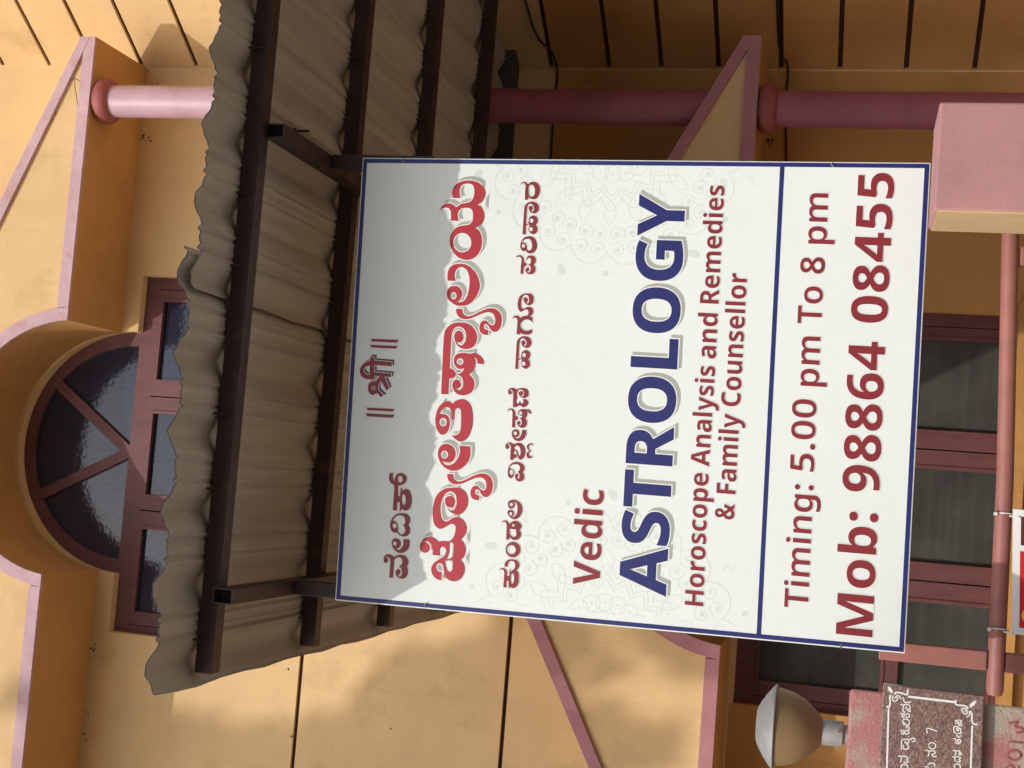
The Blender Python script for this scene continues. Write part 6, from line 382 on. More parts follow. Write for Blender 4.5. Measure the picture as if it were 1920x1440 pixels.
TREE = [((-8.35, -4.09, 13.47), (0.7, 0.7, 0.56), 420, 0.12), ((-9.27, -4.31, 13.68), (0.9, 0.9, 0.72), 420, 0.12), ((-9.37, -4.32, 12.69), (0.9, 0.9, 0.72), 380, 0.12), ((-8.22, -3.7, 12.1), (0.65, 0.65, 0.52), 330, 0.12), ((-8.13, -3.55, 13.75), (0.6, 0.6, 0.48), 330, 0.12), ((-5.76, -1.01, 11.26), (0.1, 0.12, 0.26), 46, 0.09), ((-5.44, -0.99, 9.74), (0.06, 0.08, 0.2), 46, 0.09), ((-6.5, -2.32, 11.88), (0.07, 0.09, 0.16), 46, 0.09), ((-5.27, -0.93, 10.26), (0.08, 0.1, 0.22), 46, 0.09), ((-5.3, -1.79, 9.62), (0.08, 0.1, 0.23), 30, 0.09), ((-5.61, -1.57, 10.63), (0.08, 0.1, 0.23), 46, 0.09), ((-5.83, -0.95, 10.13), (0.09, 0.11, 0.18), 46, 0.09), ((-5.58, -1.25, 10.68), (0.08, 0.1, 0.16), 46, 0.09), ((-4.72, -1.48, 9.01), (0.09, 0.12, 0.18), 30, 0.09), ((-6.0, -2.56, 11.44), (0.07, 0.09, 0.23), 46, 0.09), ((-6.19, -2.13, 12.44), (0.09, 0.11, 0.17), 46, 0.09), ((-5.82, -1.91, 11.16), (0.1, 0.12, 0.2), 46, 0.09), ((-6.04, -2.14, 11.82), (0.06, 0.08, 0.2), 46, 0.09), ((-5.07, -1.45, 10.15), (0.08, 0.1, 0.22), 46, 0.09), ((-4.78, -1.67, 10.26), (0.08, 0.1, 0.15), 30, 0.09), ((-5.75, -2.55, 11.03), (0.08, 0.1, 0.12), 30, 0.09), ((-5.56, -1.27, 9.63), (0.08, 0.1, 0.25), 30, 0.09), ((-5.62, -1.69, 11.01), (0.07, 0.09, 0.22), 46, 0.09), ((-5.62, -2.6, 11.24), (0.09, 0.11, 0.22), 46, 0.09), ((-5.54, -1.12, 10.15), (0.08, 0.1, 0.14), 46, 0.09), ((-5.3, -1.39, 9.66), (0.1, 0.12, 0.3), 30, 0.09), ((-5.24, -1.45, 10.13), (0.1, 0.12, 0.17), 46, 0.09), ((-5.01, -1.6, 10.34), (0.07, 0.09, 0.16), 46, 0.09), ((-5.5, -1.24, 9.96), (0.07, 0.09, 0.14), 46, 0.09), ((-6.21, -2.41, 12.08), (0.07, 0.09, 0.21), 46, 0.09), ((-5.61, -0.9, 11.08), (0.08, 0.1, 0.14), 46, 0.09), ((-5.87, -1.21, 10.88), (0.07, 0.09, 0.15), 46, 0.09), ((-5.48, -1.57, 10.98), (0.09, 0.11, 0.2), 46, 0.09), ((-6.07, -2.37, 11.05), (0.09, 0.12, 0.16), 46, 0.09), ((-5.87, -0.89, 8.76), (0.07, 0.08, 0.13), 30, 0.09), ((-6.74, -2.58, 12.09), (0.1, 0.13, 0.29), 46, 0.09), ((-4.79, -1.72, 9.3), (0.1, 0.13, 0.19), 30, 0.09), ((-4.89, -1.31, 10.1), (0.08, 0.1, 0.13), 46, 0.09), ((-5.46, -0.9, 11.21), (0.09, 0.11, 0.17), 46, 0.09), ((-5.86, -1.29, 10.68), (0.08, 0.1, 0.17), 46, 0.09), ((-5.28, -1.51, 10.75), (0.08, 0.1, 0.25), 46, 0.09), ((-5.79, -1.59, 10.6), (0.07, 0.09, 0.13), 46, 0.09), ((-4.89, -1.01, 9.74), (0.09, 0.11, 0.24), 46, 0.09), ((-6.04, -2.21, 11.08), (0.09, 0.12, 0.18), 46, 0.09), ((-6.14, -2.28, 10.67), (0.1, 0.12, 0.22), 30, 0.09), ((-5.63, -1.09, 9.86), (0.07, 0.08, 0.13), 46, 0.09), ((-5.45, -1.14, 10.14), (0.1, 0.13, 0.19), 46, 0.09), ((-5.81, -2.23, 10.81), (0.1, 0.13, 0.25), 30, 0.09), ((-6.08, -1.65, 11.67), (0.09, 0.11, 0.14), 46, 0.09), ((-6.68, -2.37, 12.6), (0.09, 0.11, 0.27), 46, 0.09), ((-5.91, -2.47, 11.56), (0.08, 0.1, 0.12), 46, 0.09), ((-5.97, -1.13, 9.03), (0.1, 0.13, 0.26), 30, 0.09), ((-6.57, -2.34, 12.71), (0.07, 0.09, 0.21), 46, 0.09), ((-5.57, -1.51, 9.53), (0.09, 0.11, 0.15), 30, 0.09), ((-5.65, -1.83, 10.57), (0.09, 0.11, 0.21), 46, 0.09), ((-6.19, -1.64, 12.02), (0.07, 0.09, 0.21), 46, 0.09), ((-6.36, -1.73, 12.1), (0.09, 0.11, 0.17), 46, 0.09), ((-6.49, -2.47, 10.13), (0.08, 0.1, 0.26), 30, 0.09), ((-5.88, -1.24, 10.17), (0.07, 0.09, 0.16), 46, 0.09), ((-6.35, -2.09, 11.44), (0.1, 0.13, 0.25), 46, 0.09), ((-6.13, -2.5, 11.13), (0.1, 0.13, 0.27), 46, 0.09), ((-6.37, -1.86, 12.17), (0.09, 0.11, 0.16), 46, 0.09), ((-5.7, -1.17, 11.27), (0.07, 0.08, 0.13), 46, 0.09), ((-4.47, -0.89, 8.98), (0.1, 0.13, 0.28), 30, 0.09), ((-6.65, -2.51, 10.86), (0.08, 0.1, 0.24), 30, 0.09), ((-5.83, -2.29, 10.02), (0.08, 0.09, 0.24), 30, 0.09), ((-5.97, -1.35, 9.1), (0.1, 0.12, 0.28), 30, 0.09), ((-6.51, -2.19, 11.64), (0.09, 0.11, 0.27), 46, 0.09), ((-5.37, -1.28, 8.82), (0.06, 0.08, 0.2), 30, 0.09), ((-5.38, -1.04, 10.66), (0.09, 0.11, 0.28), 46, 0.09), ((-6.53, -2.34, 11.14), (0.09, 0.12, 0.19), 46, 0.09), ((-5.77, -1.44, 11.13), (0.1, 0.12, 0.22), 46, 0.09), ((-5.49, -1.0, 10.67), (0.07, 0.09, 0.12), 46, 0.09), ((-5.24, -1.51, 11.98), (0.08, 0.1, 0.17), 30, 0.09), ((-6.23, -2.15, 9.81), (0.1, 0.13, 0.33), 30, 0.09), ((-5.92, -1.13, 11.61), (0.09, 0.12, 0.27), 46, 0.09), ((-5.66, -1.98, 9.73), (0.1, 0.13, 0.17), 30, 0.09), ((-5.97, -1.12, 10.9), (0.08, 0.1, 0.15), 46, 0.09), ((-5.55, -1.67, 10.45), (0.07, 0.09, 0.12), 46, 0.09), ((-6.63, -2.24, 11.13), (0.09, 0.12, 0.26), 46, 0.09), ((-5.96, -0.99, 11.47), (0.1, 0.13, 0.32), 46, 0.09), ((-5.39, -1.85, 10.79), (0.09, 0.11, 0.19), 46, 0.09), ((-5.63, -1.01, 9.99), (0.09, 0.12, 0.16), 46, 0.09), ((-6.54, -2.44, 11.76), (0.09, 0.11, 0.19), 46, 0.09), ((-5.76, -1.2, 10.51), (0.08, 0.1, 0.22), 46, 0.09), ((-6.3, -2.52, 12.93), (0.09, 0.11, 0.29), 46, 0.09), ((-6.73, -2.28, 12.53), (0.1, 0.13, 0.2), 46, 0.09), ((-4.88, -0.89, 9.8), (0.09, 0.11, 0.24), 46, 0.09), ((-5.09, -0.99, 8.96), (0.1, 0.12, 0.31), 30, 0.09), ((-6.2, -1.67, 10.32), (0.07, 0.08, 0.19), 46, 0.09), ((-5.4, -1.06, 9.12), (0.1, 0.13, 0.27), 30, 0.09), ((-4.98, -1.25, 9.39), (0.1, 0.13, 0.24), 30, 0.09), ((-6.19, -1.55, 10.77), (0.09, 0.12, 0.16), 46, 0.09), ((-5.29, -1.74, 9.4), (0.07, 0.09, 0.13), 30, 0.09), ((-4.82, -1.77, 10.26), (0.07, 0.09, 0.19), 30, 0.09), ((-6.33, -2.46, 10.36), (0.1, 0.13, 0.23), 30, 0.09), ((-5.67, -2.21, 11.12), (0.07, 0.08, 0.12), 46, 0.09), ((-5.42, -1.06, 10.28), (0.1, 0.13, 0.24), 46, 0.09), ((-6.22, -2.28, 12.29), (0.1, 0.13, 0.22), 46, 0.09), ((-6.16, -1.91, 11.77), (0.09, 0.12, 0.16), 46, 0.09), ((-6.56, -2.46, 11.96), (0.09, 0.11, 0.17), 46, 0.09), ((-5.61, -1.14, 11.27), (0.07, 0.09, 0.21), 46, 0.09), ((-6.38, -2.21, 11.55), (0.09, 0.11, 0.21), 46, 0.09), ((-6.16, -2.15, 12.08), (0.08, 0.1, 0.18), 46, 0.09), ((-5.96, -1.81, 11.98), (0.09, 0.11, 0.2), 46, 0.09), ((-6.18, -1.79, 11.22), (0.08, 0.1, 0.13), 46, 0.09), ((-5.78, -1.04, 11.48), (0.08, 0.1, 0.19), 46, 0.09), ((-6.0, -1.6, 11.8), (0.08, 0.09, 0.12), 46, 0.09), ((-6.54, -2.58, 11.71), (0.08, 0.1, 0.16), 46, 0.09), ((-6.24, -1.67, 11.68), (0.08, 0.09, 0.19), 46, 0.09), ((-5.46, -1.28, 10.72), (0.07, 0.09, 0.18), 46, 0.09), ((-5.85, -1.6, 11.89), (0.09, 0.12, 0.27), 46, 0.09), ((-6.1, -1.48, 11.28), (0.08, 0.1, 0.12), 46, 0.09), ((-4.92, -1.79, 9.91), (0.07, 0.08, 0.18), 30, 0.09), ((-6.3, -1.48, 10.27), (0.08, 0.11, 0.2), 46, 0.09), ((-6.07, -2.03, 11.5), (0.08, 0.1, 0.18), 46, 0.09), ((-6.67, -2.17, 11.03), (0.08, 0.11, 0.18), 46, 0.09), ((-6.03, -1.16, 10.26), (0.09, 0.11, 0.18), 46, 0.09), ((-6.33, -2.3, 11.56), (0.09, 0.11, 0.21), 46, 0.09), ((-5.62, -1.57, 10.74), (0.1, 0.13, 0.24), 46, 0.09), ((-5.28, -2.06, 11.41), (0.09, 0.11, 0.18), 30, 0.09), ((-5.76, -1.41, 10.91), (0.08, 0.1, 0.13), 46, 0.09), ((-5.6, -1.02, 10.22), (0.1, 0.12, 0.21), 46, 0.09), ((-6.31, -2.47, 12.16), (0.07, 0.08, 0.11), 46, 0.09), ((-5.78, -1.07, 8.68), (0.09, 0.11, 0.14), 30, 0.09), ((-6.32, -1.79, 12.2), (0.09, 0.12, 0.25), 46, 0.09), ((-4.99, -1.27, 9.23), (0.1, 0.13, 0.19), 30, 0.09), ((-6.75, -2.41, 12.01), (0.07, 0.08, 0.11), 46, 0.09), ((-5.6, -1.75, 10.79), (0.08, 0.1, 0.22), 46, 0.09), ((-6.19, -2.1, 10.76), (0.08, 0.1, 0.15), 46, 0.09), ((-6.23, -2.31, 11.71), (0.07, 0.09, 0.19), 46, 0.09), ((-5.98, -1.98, 11.31), (0.1, 0.13, 0.19), 46, 0.09), ((-6.27, -1.9, 11.88), (0.07, 0.09, 0.16), 46, 0.09), ((-5.83, -1.85, 9.73), (0.08, 0.1, 0.13), 30, 0.09), ((-6.18, -2.05, 11.06), (0.09, 0.12, 0.14), 46, 0.09), ((-5.81, -1.08, 11.6), (0.08, 0.11, 0.24), 46, 0.09), ((-6.02, -2.35, 9.84), (0.07, 0.09, 0.23), 30, 0.09), ((-5.91, -1.56, 11.27), (0.07, 0.09, 0.21), 46, 0.09), ((-6.0, -1.68, 9.56), (0.08, 0.1, 0.15), 30, 0.09), ((-4.76, -1.83, 10.32), (0.07, 0.08, 0.14), 30, 0.09), ((-5.6, -2.64, 11.31), (0.07, 0.09, 0.2), 46, 0.09), ((-6.07, -2.13, 12.04), (0.09, 0.11, 0.22), 46, 0.09), ((-6.76, -2.49, 12.02), (0.07, 0.09, 0.14), 46, 0.09), ((-5.77, -1.96, 10.37), (0.08, 0.09, 0.2), 30, 0.09), ((-6.07, -2.48, 11.2), (0.1, 0.12, 0.27), 46, 0.09), ((-5.97, -1.55, 10.94), (0.08, 0.09, 0.23), 46, 0.09), ((-5.55, -0.96, 10.33), (0.06, 0.08, 0.13), 46, 0.09), ((-6.05, -1.47, 10.65), (0.07, 0.08, 0.13), 46, 0.09), ((-6.48, -2.64, 11.27), (0.08, 0.09, 0.2), 46, 0.09), ((-5.91, -1.81, 11.19), (0.1, 0.12, 0.17), 46, 0.09), ((-6.35, -1.98, 11.2), (0.07, 0.08, 0.1), 46, 0.09), ((-6.32, -1.97, 12.4), (0.1, 0.13, 0.19), 46, 0.09), ((-5.83, -1.25, 10.92), (0.09, 0.12, 0.23), 46, 0.09), ((-5.79, -1.01, 10.54), (0.07, 0.09, 0.14), 46, 0.09), ((-5.51, -1.38, 10.89), (0.07, 0.09, 0.17), 46, 0.09)]

# ------------------------------------------------------------------ materials
M = {}
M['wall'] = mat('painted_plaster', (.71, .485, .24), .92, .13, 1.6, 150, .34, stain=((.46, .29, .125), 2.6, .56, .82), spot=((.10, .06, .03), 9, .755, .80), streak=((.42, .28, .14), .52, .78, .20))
M['wall_ochre_shade'] = mat('plaster_ochre_and_shade', (.54, .275, .085), .92, .16, 1.8, 150, .36, stain=((.40, .20, .05), 3, .55, .8), streak=((.25, .12, .04), .52, .78, .25), spot=((.10, .06, .03), 9, .745, .80))  # ochre of the lower storey; elsewhere it paints shade into the plaster
M['groove'] = mat('groove_paint', (.06, .018, .010), .9, .3, 20, 60, .2)
M['trim_sunlit'] = mat('sunlit_mauve_trim_paint', (.53, .35, .385), .85, .14, 9, 110, .25, stain=((.45, .23, .20), 14, .52, .75))  # lit copy of the trim paint, sunlight put into the colour
M['column_sunlit'] = mat('sunlit_mauve_column_paint', (.50, .325, .38), .42, .14, 5, 140, .10, stain=((.45, .24, .29), 6, .5, .8))  # column paint made paler where the sun strikes it
M['trim'] = mat('shaded_mauve_trim_paint', (.45, .205, .225), .85, .14, 9, 110, .25, stain=((.36, .17, .15), 14, .55, .75))  # trim paint of the lower gable, its shade put into the colour
M['column'] = mat('shaded_mauve_column_paint', (.36, .105, .145), .55, .16, 5, 140, .10)  # darker copy of the column paint for the stretch in shade
M['ring'] = mat('oxide_ring_paint', (.33, .085, .075), .6, .2, 20, 100, .2)
M['frame'] = mat('maroon_wood_paint', (.135, .042, .042), .55, .25, 8, 70, .18, stretch=(3, 3, .6), stain=((.085, .03, .03), 6, .55, .7))
M['gap'] = mat('dark_gap', (.008, .006, .005), 1, 0, 5, 20, 0)
M['steel'] = mat('brown_steel_paint', (.052, .027, .027), .5, .35, 12, 80, .14, stain=((.11, .05, .03), 14, .58, .72))
M['sheet'] = mat('cement_sheet', (.47, .425, .365), .95, .16, 2.2, 120, .25, stretch=(9, .35, 1), stain=((.34, .295, .24), 3, .52, .78))
M['mortar'] = mat('cement_mortar', (.075, .066, .058), .95, .3, 8, 60, .6)
M['sheet_edge'] = mat('grimy_sheet_edge', (.05, .042, .034), .95, .5, 30, 120, .2)
M['rust'] = mat('rusty_bolt', (.07, .03, .02), .8, .3, 60, 90, .1)
M['flex'] = mat('printed_flex', (.80, .855, .825), .45, .025, 1.6, 4.5, .30, stain=((.76, .73, .62), 1.7, .60, .90))
M['blue'] = mat('print_blue', (.018, .023, .150), .45, .12, 8, 200, .03)
M['maroon'] = mat('print_maroon', (.25, .025, .032), .45, .10, 8, 200, .03)
M['red'] = mat('print_red', (.46, .030, .046), .45, .10, 8, 200, .03)
M['white'] = mat('print_white', (.87, .875, .85), .45, .02, 8, 200, .03)
M['grey'] = mat('print_grey', (.40, .43, .375), .5, .08, 8, 200, .03)
M['darkgrey'] = mat('print_dark_grey', (.06, .065, .06), .5, .1, 8, 200, .03)
M['mandala'] = mat('print_pale_green', (.70, .755, .68), .5, .03, 8, 200, .02)
M['mandala_fill'] = mat('print_pale_leaf', (.66, .76, .67), .5, .03, 8, 200, .02)
M['pink_steel'] = mat('pink_steel_paint', (.37, .15, .125), .5, .14, 14, 160, .15, stain=((.30, .12, .10), 30, .62, .72))
M['pillar_pink'] = mat('pink_limewash', (.49, .25, .24), .95, .14, 6, 130, .3, stain=((.47, .30, .235), 7, .56, .72))
M['pillar_worn'] = mat('worn_limewash', (.54, .235, .215), .95, .2, 6, 130, .7, stain=((.46, .40, .31), 4.5, .49, .57), spot=((.24, .20, .13), 13, .63, .75))
M['pillar_cream'] = mat('cream_limewash', (.66, .46, .24), .95, .1, 6, 130, .4)
M['granite_text'] = mat('engraving_paint', (.80, .79, .76), .7, .06, 60, 200, .1)
M['bowl'] = mat('aged_acrylic_bowl', (.29, .185, .085), .6, .3, 3.5, 40, .06, stretch=(1, 1, 5), stain=((.20, .13, .065), 7, .50, .78))
M['alu'] = mat('dull_aluminium', (.34, .34, .325), .65, .3, 12, 160, .08, metal=.25, stain=((.32, .32, .30), 9, .58, .75))
M['banner_red'] = mat('banner_red', (.62, .025, .02), .45, .05, 6, 200, .03)
M['banner_dark'] = mat('banner_dark_print', (.10, .025, .02), .45, .05, 6, 200, .03)
M['banner_yellow'] = mat('banner_yellow', (.75, .62, .12), .45, .05, 6, 200, .03)
M['plastic'] = mat('white_nylon', (.78, .76, .72), .4, .04, 10, 50, 0)
M['cable'] = mat('black_cable', (.012, .008, .007), .6, .1, 10, 50, 0)
M['ground'] = mat('dusty_paving', (.27, .225, .17), .95, .2, 1.2, 30, .3)
M['bark'] = mat('bark', (.11, .075, .05), .95, .3, 9, 40, .6)
M['leaf'] = mat('leaf', (.045, .085, .022), .55, .45, 2, 30, 0)
M['far_wall'] = mat('far_wall_paint', (.26, .22, .175), .9, .12, 1, 50, .2)
M['far_dark'] = mat('far_window', (.02, .022, .025), .2, .1, 1, 50, 0)

def granite():
    m = mat('red_granite', (.2, .1, .08), .28, .1, 5, 120, .04)
    t = m.node_tree
    N, L = t.nodes, t.links
    p = N['Principled BSDF']
    tc = N.new('ShaderNodeTexCoord')
    mp = N.new('ShaderNodeMapping')
    mp.inputs['Scale'].default_value = (190, 100, 360)
    L.new(tc.outputs['Object'], mp.inputs['Vector'])
    v = N.new('ShaderNodeTexNoise')
    v.inputs['Scale'].default_value = 1
    v.inputs['Detail'].default_value = 3
    L.new(mp.outputs['Vector'], v.inputs['Vector'])
    r = N.new('ShaderNodeValToRGB')
    e = r.color_ramp.elements
    e[0].position, e[0].color = .28, (.075, .055, .055, 1)
    e[1].position, e[1].color = .80, (.44, .40, .37, 1)
    for q, c in ((.42, (.17, .115, .105, 1)), (.52, (.225, .125, .105, 1)), (.62, (.34, .23, .19, 1)), (.70, (.27, .26, .26, 1))):
        k = e.new(q)
        k.color = c
    L.new(v.outputs['Fac'], r.inputs['Fac'])
    L.new(r.outputs['Color'], p.inputs['Base Color'])
    return m
M['granite'] = granite()

def glass(name, base, curtain=0, rough=.07, ior=1.55, wob=.02):
    """coloured pane: a glossy dark sheet with rippled surface; curtain folds show faintly through it"""
    m = bpy.data.materials.new(name)
    m.use_nodes = True
    t = m.node_tree
    N, L = t.nodes, t.links
    p = N['Principled BSDF']
    p.inputs['Roughness'].default_value = rough
    p.inputs['IOR'].default_value = ior
    tc = N.new('ShaderNodeTexCoord')
    n = N.new('ShaderNodeTexNoise')
    n.inputs['Scale'].default_value = 4
    n.inputs['Detail'].default_value = 7
    L.new(tc.outputs['Object'], n.inputs['Vector'])
    r = N.new('ShaderNodeValToRGB')
    r.color_ramp.elements[0].position = .3
    r.color_ramp.elements[1].position = .75
    r.color_ramp.elements[0].color = (*[c * .65 for c in base], 1)
    r.color_ramp.elements[1].color = (*[c * 1.3 for c in base], 1)
    L.new(n.outputs['Fac'], r.inputs['Fac'])
    out = r.outputs['Color']
    if curtain:
        wv = N.new('ShaderNodeTexNoise')
        wv.inputs['Scale'].default_value = 3.2
        wv.inputs['Detail'].default_value = 4
        mp = N.new('ShaderNodeMapping')
        mp.inputs['Scale'].default_value = (.22, 1, 9)
        L.new(tc.outputs['Object'], mp.inputs['Vector'])
        L.new(mp.outputs['Vector'], wv.inputs['Vector'])
        mx = N.new('ShaderNodeMix')
        mx.data_type = 'RGBA'
        mr = N.new('ShaderNodeMapRange')
        mr.inputs['From Min'].default_value = .45
        mr.inputs['From Max'].default_value = .8
        mr.inputs['To Max'].default_value = curtain
        L.new(wv.outputs['Fac'], mr.inputs['Value'])
        L.new(mr.outputs['Result'], mx.inputs['Factor'])
        L.new(out, mx.inputs['A'])
        mx.inputs['B'].default_value = (.16, .17, .13, 1)
        out = mx.outputs['Result']
    L.new(out, p.inputs['Base Color'])
    n2 = N.new('ShaderNodeTexNoise')
    n2.inputs['Scale'].default_value = 42
    n2.inputs['Detail'].default_value = 3
    L.new(tc.outputs['Object'], n2.inputs['Vector'])
    b = N.new('ShaderNodeBump')
    b.inputs['Strength'].default_value = 1
    b.inputs['Distance'].default_value = wob * .1
    L.new(n2.outputs['Fac'], b.inputs['Height'])
    L.new(b.outputs['Normal'], p.inputs['Normal'])
    return m
M['glass_up'] = glass('sky_blue_sheet_glass', (.012, .020, .045), 0, .08, 1.7, .007)  # blue base paints the sky's reflection into the panes
M['glass_low'] = glass('dusty_tinted_glass', (.062, .066, .058), .14, .22, 1.5, .006)

# ------------------------------------------------------------------ ground
g = MB()
g.add([(-120, -120, 0), (120, -120, 0), (120, 120, 0), (-120, 120, 0)], [(0, 1, 2, 3)])
tagp(g.build('ground', M['ground']), kind='structure')

# ------------------------------------------------------------------ the house
HX = -.02                                                # axis of the facade
YW, YP = 6.2, 5.72                                        # wall plane, pediment front
house = thing('house', (HX, YW, 0), 'two storey ochre plastered house with mauve trimmed pediments and arched maroon windows', 'house')
W0, W1 = -.905, .861
gz = [0, 3.056, 3.076, 4.056, 4.076, 7.4]
ZU, ZL, RA = 5.085, 2.045, .60
def head(zs, ztop, r):                                    # wall over a window, with its round head cut out
    return [(W0, zs), (HX - r, zs)] + arc(HX, zs, r, 180, 0, 40)[1:-1] + [(HX + r, zs), (W1, zs), (W1, ztop), (W0, ztop)]
q = MB()
q.box(-5.2, W0, YW, YW + .22, 0, 2.06).box(W1, 1.92, YW, YW + .22, 0, gz[1])  # right piece, up to the canopy, has the shade in its colour
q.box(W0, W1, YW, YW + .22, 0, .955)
q.build('lower_wall', M['wall_ochre_shade'], house, fix=True)
q = MB()
q.plate(head(ZL, 3.056, RA), [], YW, YW + .22)
q.box(-5.2, W0, YW, YW + .22, 2.06, gz[1])
for a in (2, 4):
    q.box(-5.2, W0, YW, YW + .22, gz[a], gz[a + 1])
    q.box(W1, 1.92, YW, YW + .22, gz[a] - .02, gz[a + 1])
q.box(W0, W1, YW, YW + .22, 3.076, 4.20)
q.plate(head(ZU, 7.4, RA), [], YW, YW + .22)
q.build('upper_wall', M['wall'], house, fix=True)
q = MB()
q.box(-5.2, W1, YW + .018, YW + .2, 3.03, 3.10).box(-5.2, W0, YW + .018, YW + .2, 4.03, 4.10)
q.build('wall_joint', M['groove'], house)
# side wing turning towards the street
sd = Vector((math.cos(R(-57)), math.sin(R(-57)), 0))
sn = Vector((sd.y, -sd.x, 0)) * 1                          # out of the wall, to the left front
def sp(s, z, d=0): return (1.92 + sd.x * s + sn.x * d, YW + sd.y * s + sn.y * d, z)
q = MB()
GR = [.1, .375, .645, .917, 1.187, 1.474, 1.758, 2.016, 2.296, 2.557, 2.801, 3.076, 3.35, 3.64, 3.94, 4.25, 4.58, 4.897, 5.199, 5.46, 5.725, 5.997, 6.27, 6.55, 6.83, 7.1]
def panel(s0, s1, z0, z1):
    vs = [sp(s, z, d) for z in (z0, z1) for d in (0, -.2) for s in (s0, s1)]
    q.add(vs, [(0, 2, 3, 1), (4, 5, 7, 6), (0, 1, 5, 4), (2, 6, 7, 3), (0, 4, 6, 2), (1, 3, 7, 5)])
zs = [0] + GR + [7.4]
for i in range(len(zs) - 1):
    q.cur = 1 if zs[i] < 3 else 0  # lower bands coloured darker to carry the canopy's shade
    panel(.012, 2.4, zs[i] + (.011 if i else 0), zs[i + 1] - (.011 if i < len(zs) - 2 else 0))
panel(0, .012, 0, 7.4)
q.build('side_wall', [M['wall'], M['wall_ochre_shade']], house, fix=True)
q = MB()
for z in GR:
    vs = [sp(s, zz, d) for zz in (z - .03, z + .03) for d in (-.016, -.1) for s in (.012, 2.4)]
    q.add(vs, [(0, 2, 3, 1), (4, 5, 7, 6), (0, 1, 5, 4), (2, 6, 7, 3), (0, 4, 6, 2), (1, 3, 7, 5)])
q.build('side_wall_joint', M['groove'], house, fix=True)
q = MB()
q.box(-5.4, 3.6, 6.42, 12, 0, 7.55).box(-5.4, 3.6, 5.3, 12, 7.55, 7.75)
q.build('upper_storey', M['wall'], house)

def pediment(z0, slope, tm):
    ra, hw = .592, 1.937
    tail = .075
    apex = z0 + tail + slope * hw
    dz = .06
    th = math.degrees(math.asin(dz / ra))
    rx = ra * math.cos(R(th))
    out = [(HX - hw, z0), (HX - rx, z0)] + arc(HX, z0 - dz, ra, 180 - th, th, 40)[1:-1] + [(HX + rx, z0), (HX + hw, z0), (HX + hw, z0 + tail), (HX, apex), (HX - hw, z0 + tail)]
    q = MB()
    q.plate(out, [], YP, YW - .003)
    p = q.build('pediment', [M['wall'], M['wall_ochre_shade']], house, fix=True)
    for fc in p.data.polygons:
        if abs(fc.normal.y) < .5 and (fc.normal.z < -.05 or fc.center.z < z0 + .585 and abs(fc.center.x) < .598 and fc.center.z > z0 - .01): fc.material_index = 1  # soffit and arch underside: shade and warm bounce put into the colour
    t = MB()
    b = .058
    for s in (-1, 1):
        t.plate([(HX + s * (ra + b - .004), z0 + .001), (HX + s * hw, z0 + .001), (HX + s * hw, z0 + b), (HX + s * (ra + b - .004), z0 + b)][::s], [], YP - .016, YP + .004)
        sl = math.hypot(1, slope) * b
        t.plate([(HX + s * hw, z0 + tail), (HX, apex), (HX, apex - sl), (HX + s * hw, z0 + tail - sl * .75)][::s], [], YP - .0175 - .0005 * s, YP + .005)
    t.plate(arc(HX, z0 - dz, ra + b, th * .92, 180 - th * .92, 40) + arc(HX, z0 - dz, ra, 180 - th - .1, th + .1, 40), [], YP - .0145, YP + .004)
    t.build('trim', tm, p, fix=True)
    return p
pediment(5.175, .43, M['trim_sunlit'])
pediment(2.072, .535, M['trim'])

def column(z0, z1, cm, split=None):
    c = (1.633, 5.80, 0)
    q = MB()
    q.lathe([(.0758, z0), (.0758, split or z1 - .002)], c, 40)
    if split:
        q.cur = 1
        q.lathe([(.0758, split), (.0758, z1 - .002)], c, 40)
    o = q.build('column', cm, house)
    q = MB()
    q.lathe([(.075, z1 - .078), (.091, z1 - .075), (.104, z1 - .06), (.109, z1 - .04), (.104, z1 - .02), (.091, z1 - .006), (.075, z1 - .003)], c, 40)
    q.build('ring', M['ring'], o)
column(0, 2.072, M['column'])
column(2.2, 5.175, [M['column'], M['column_sunlit']], 3.6)  # colour changes from shaded to sunlit copy at the split

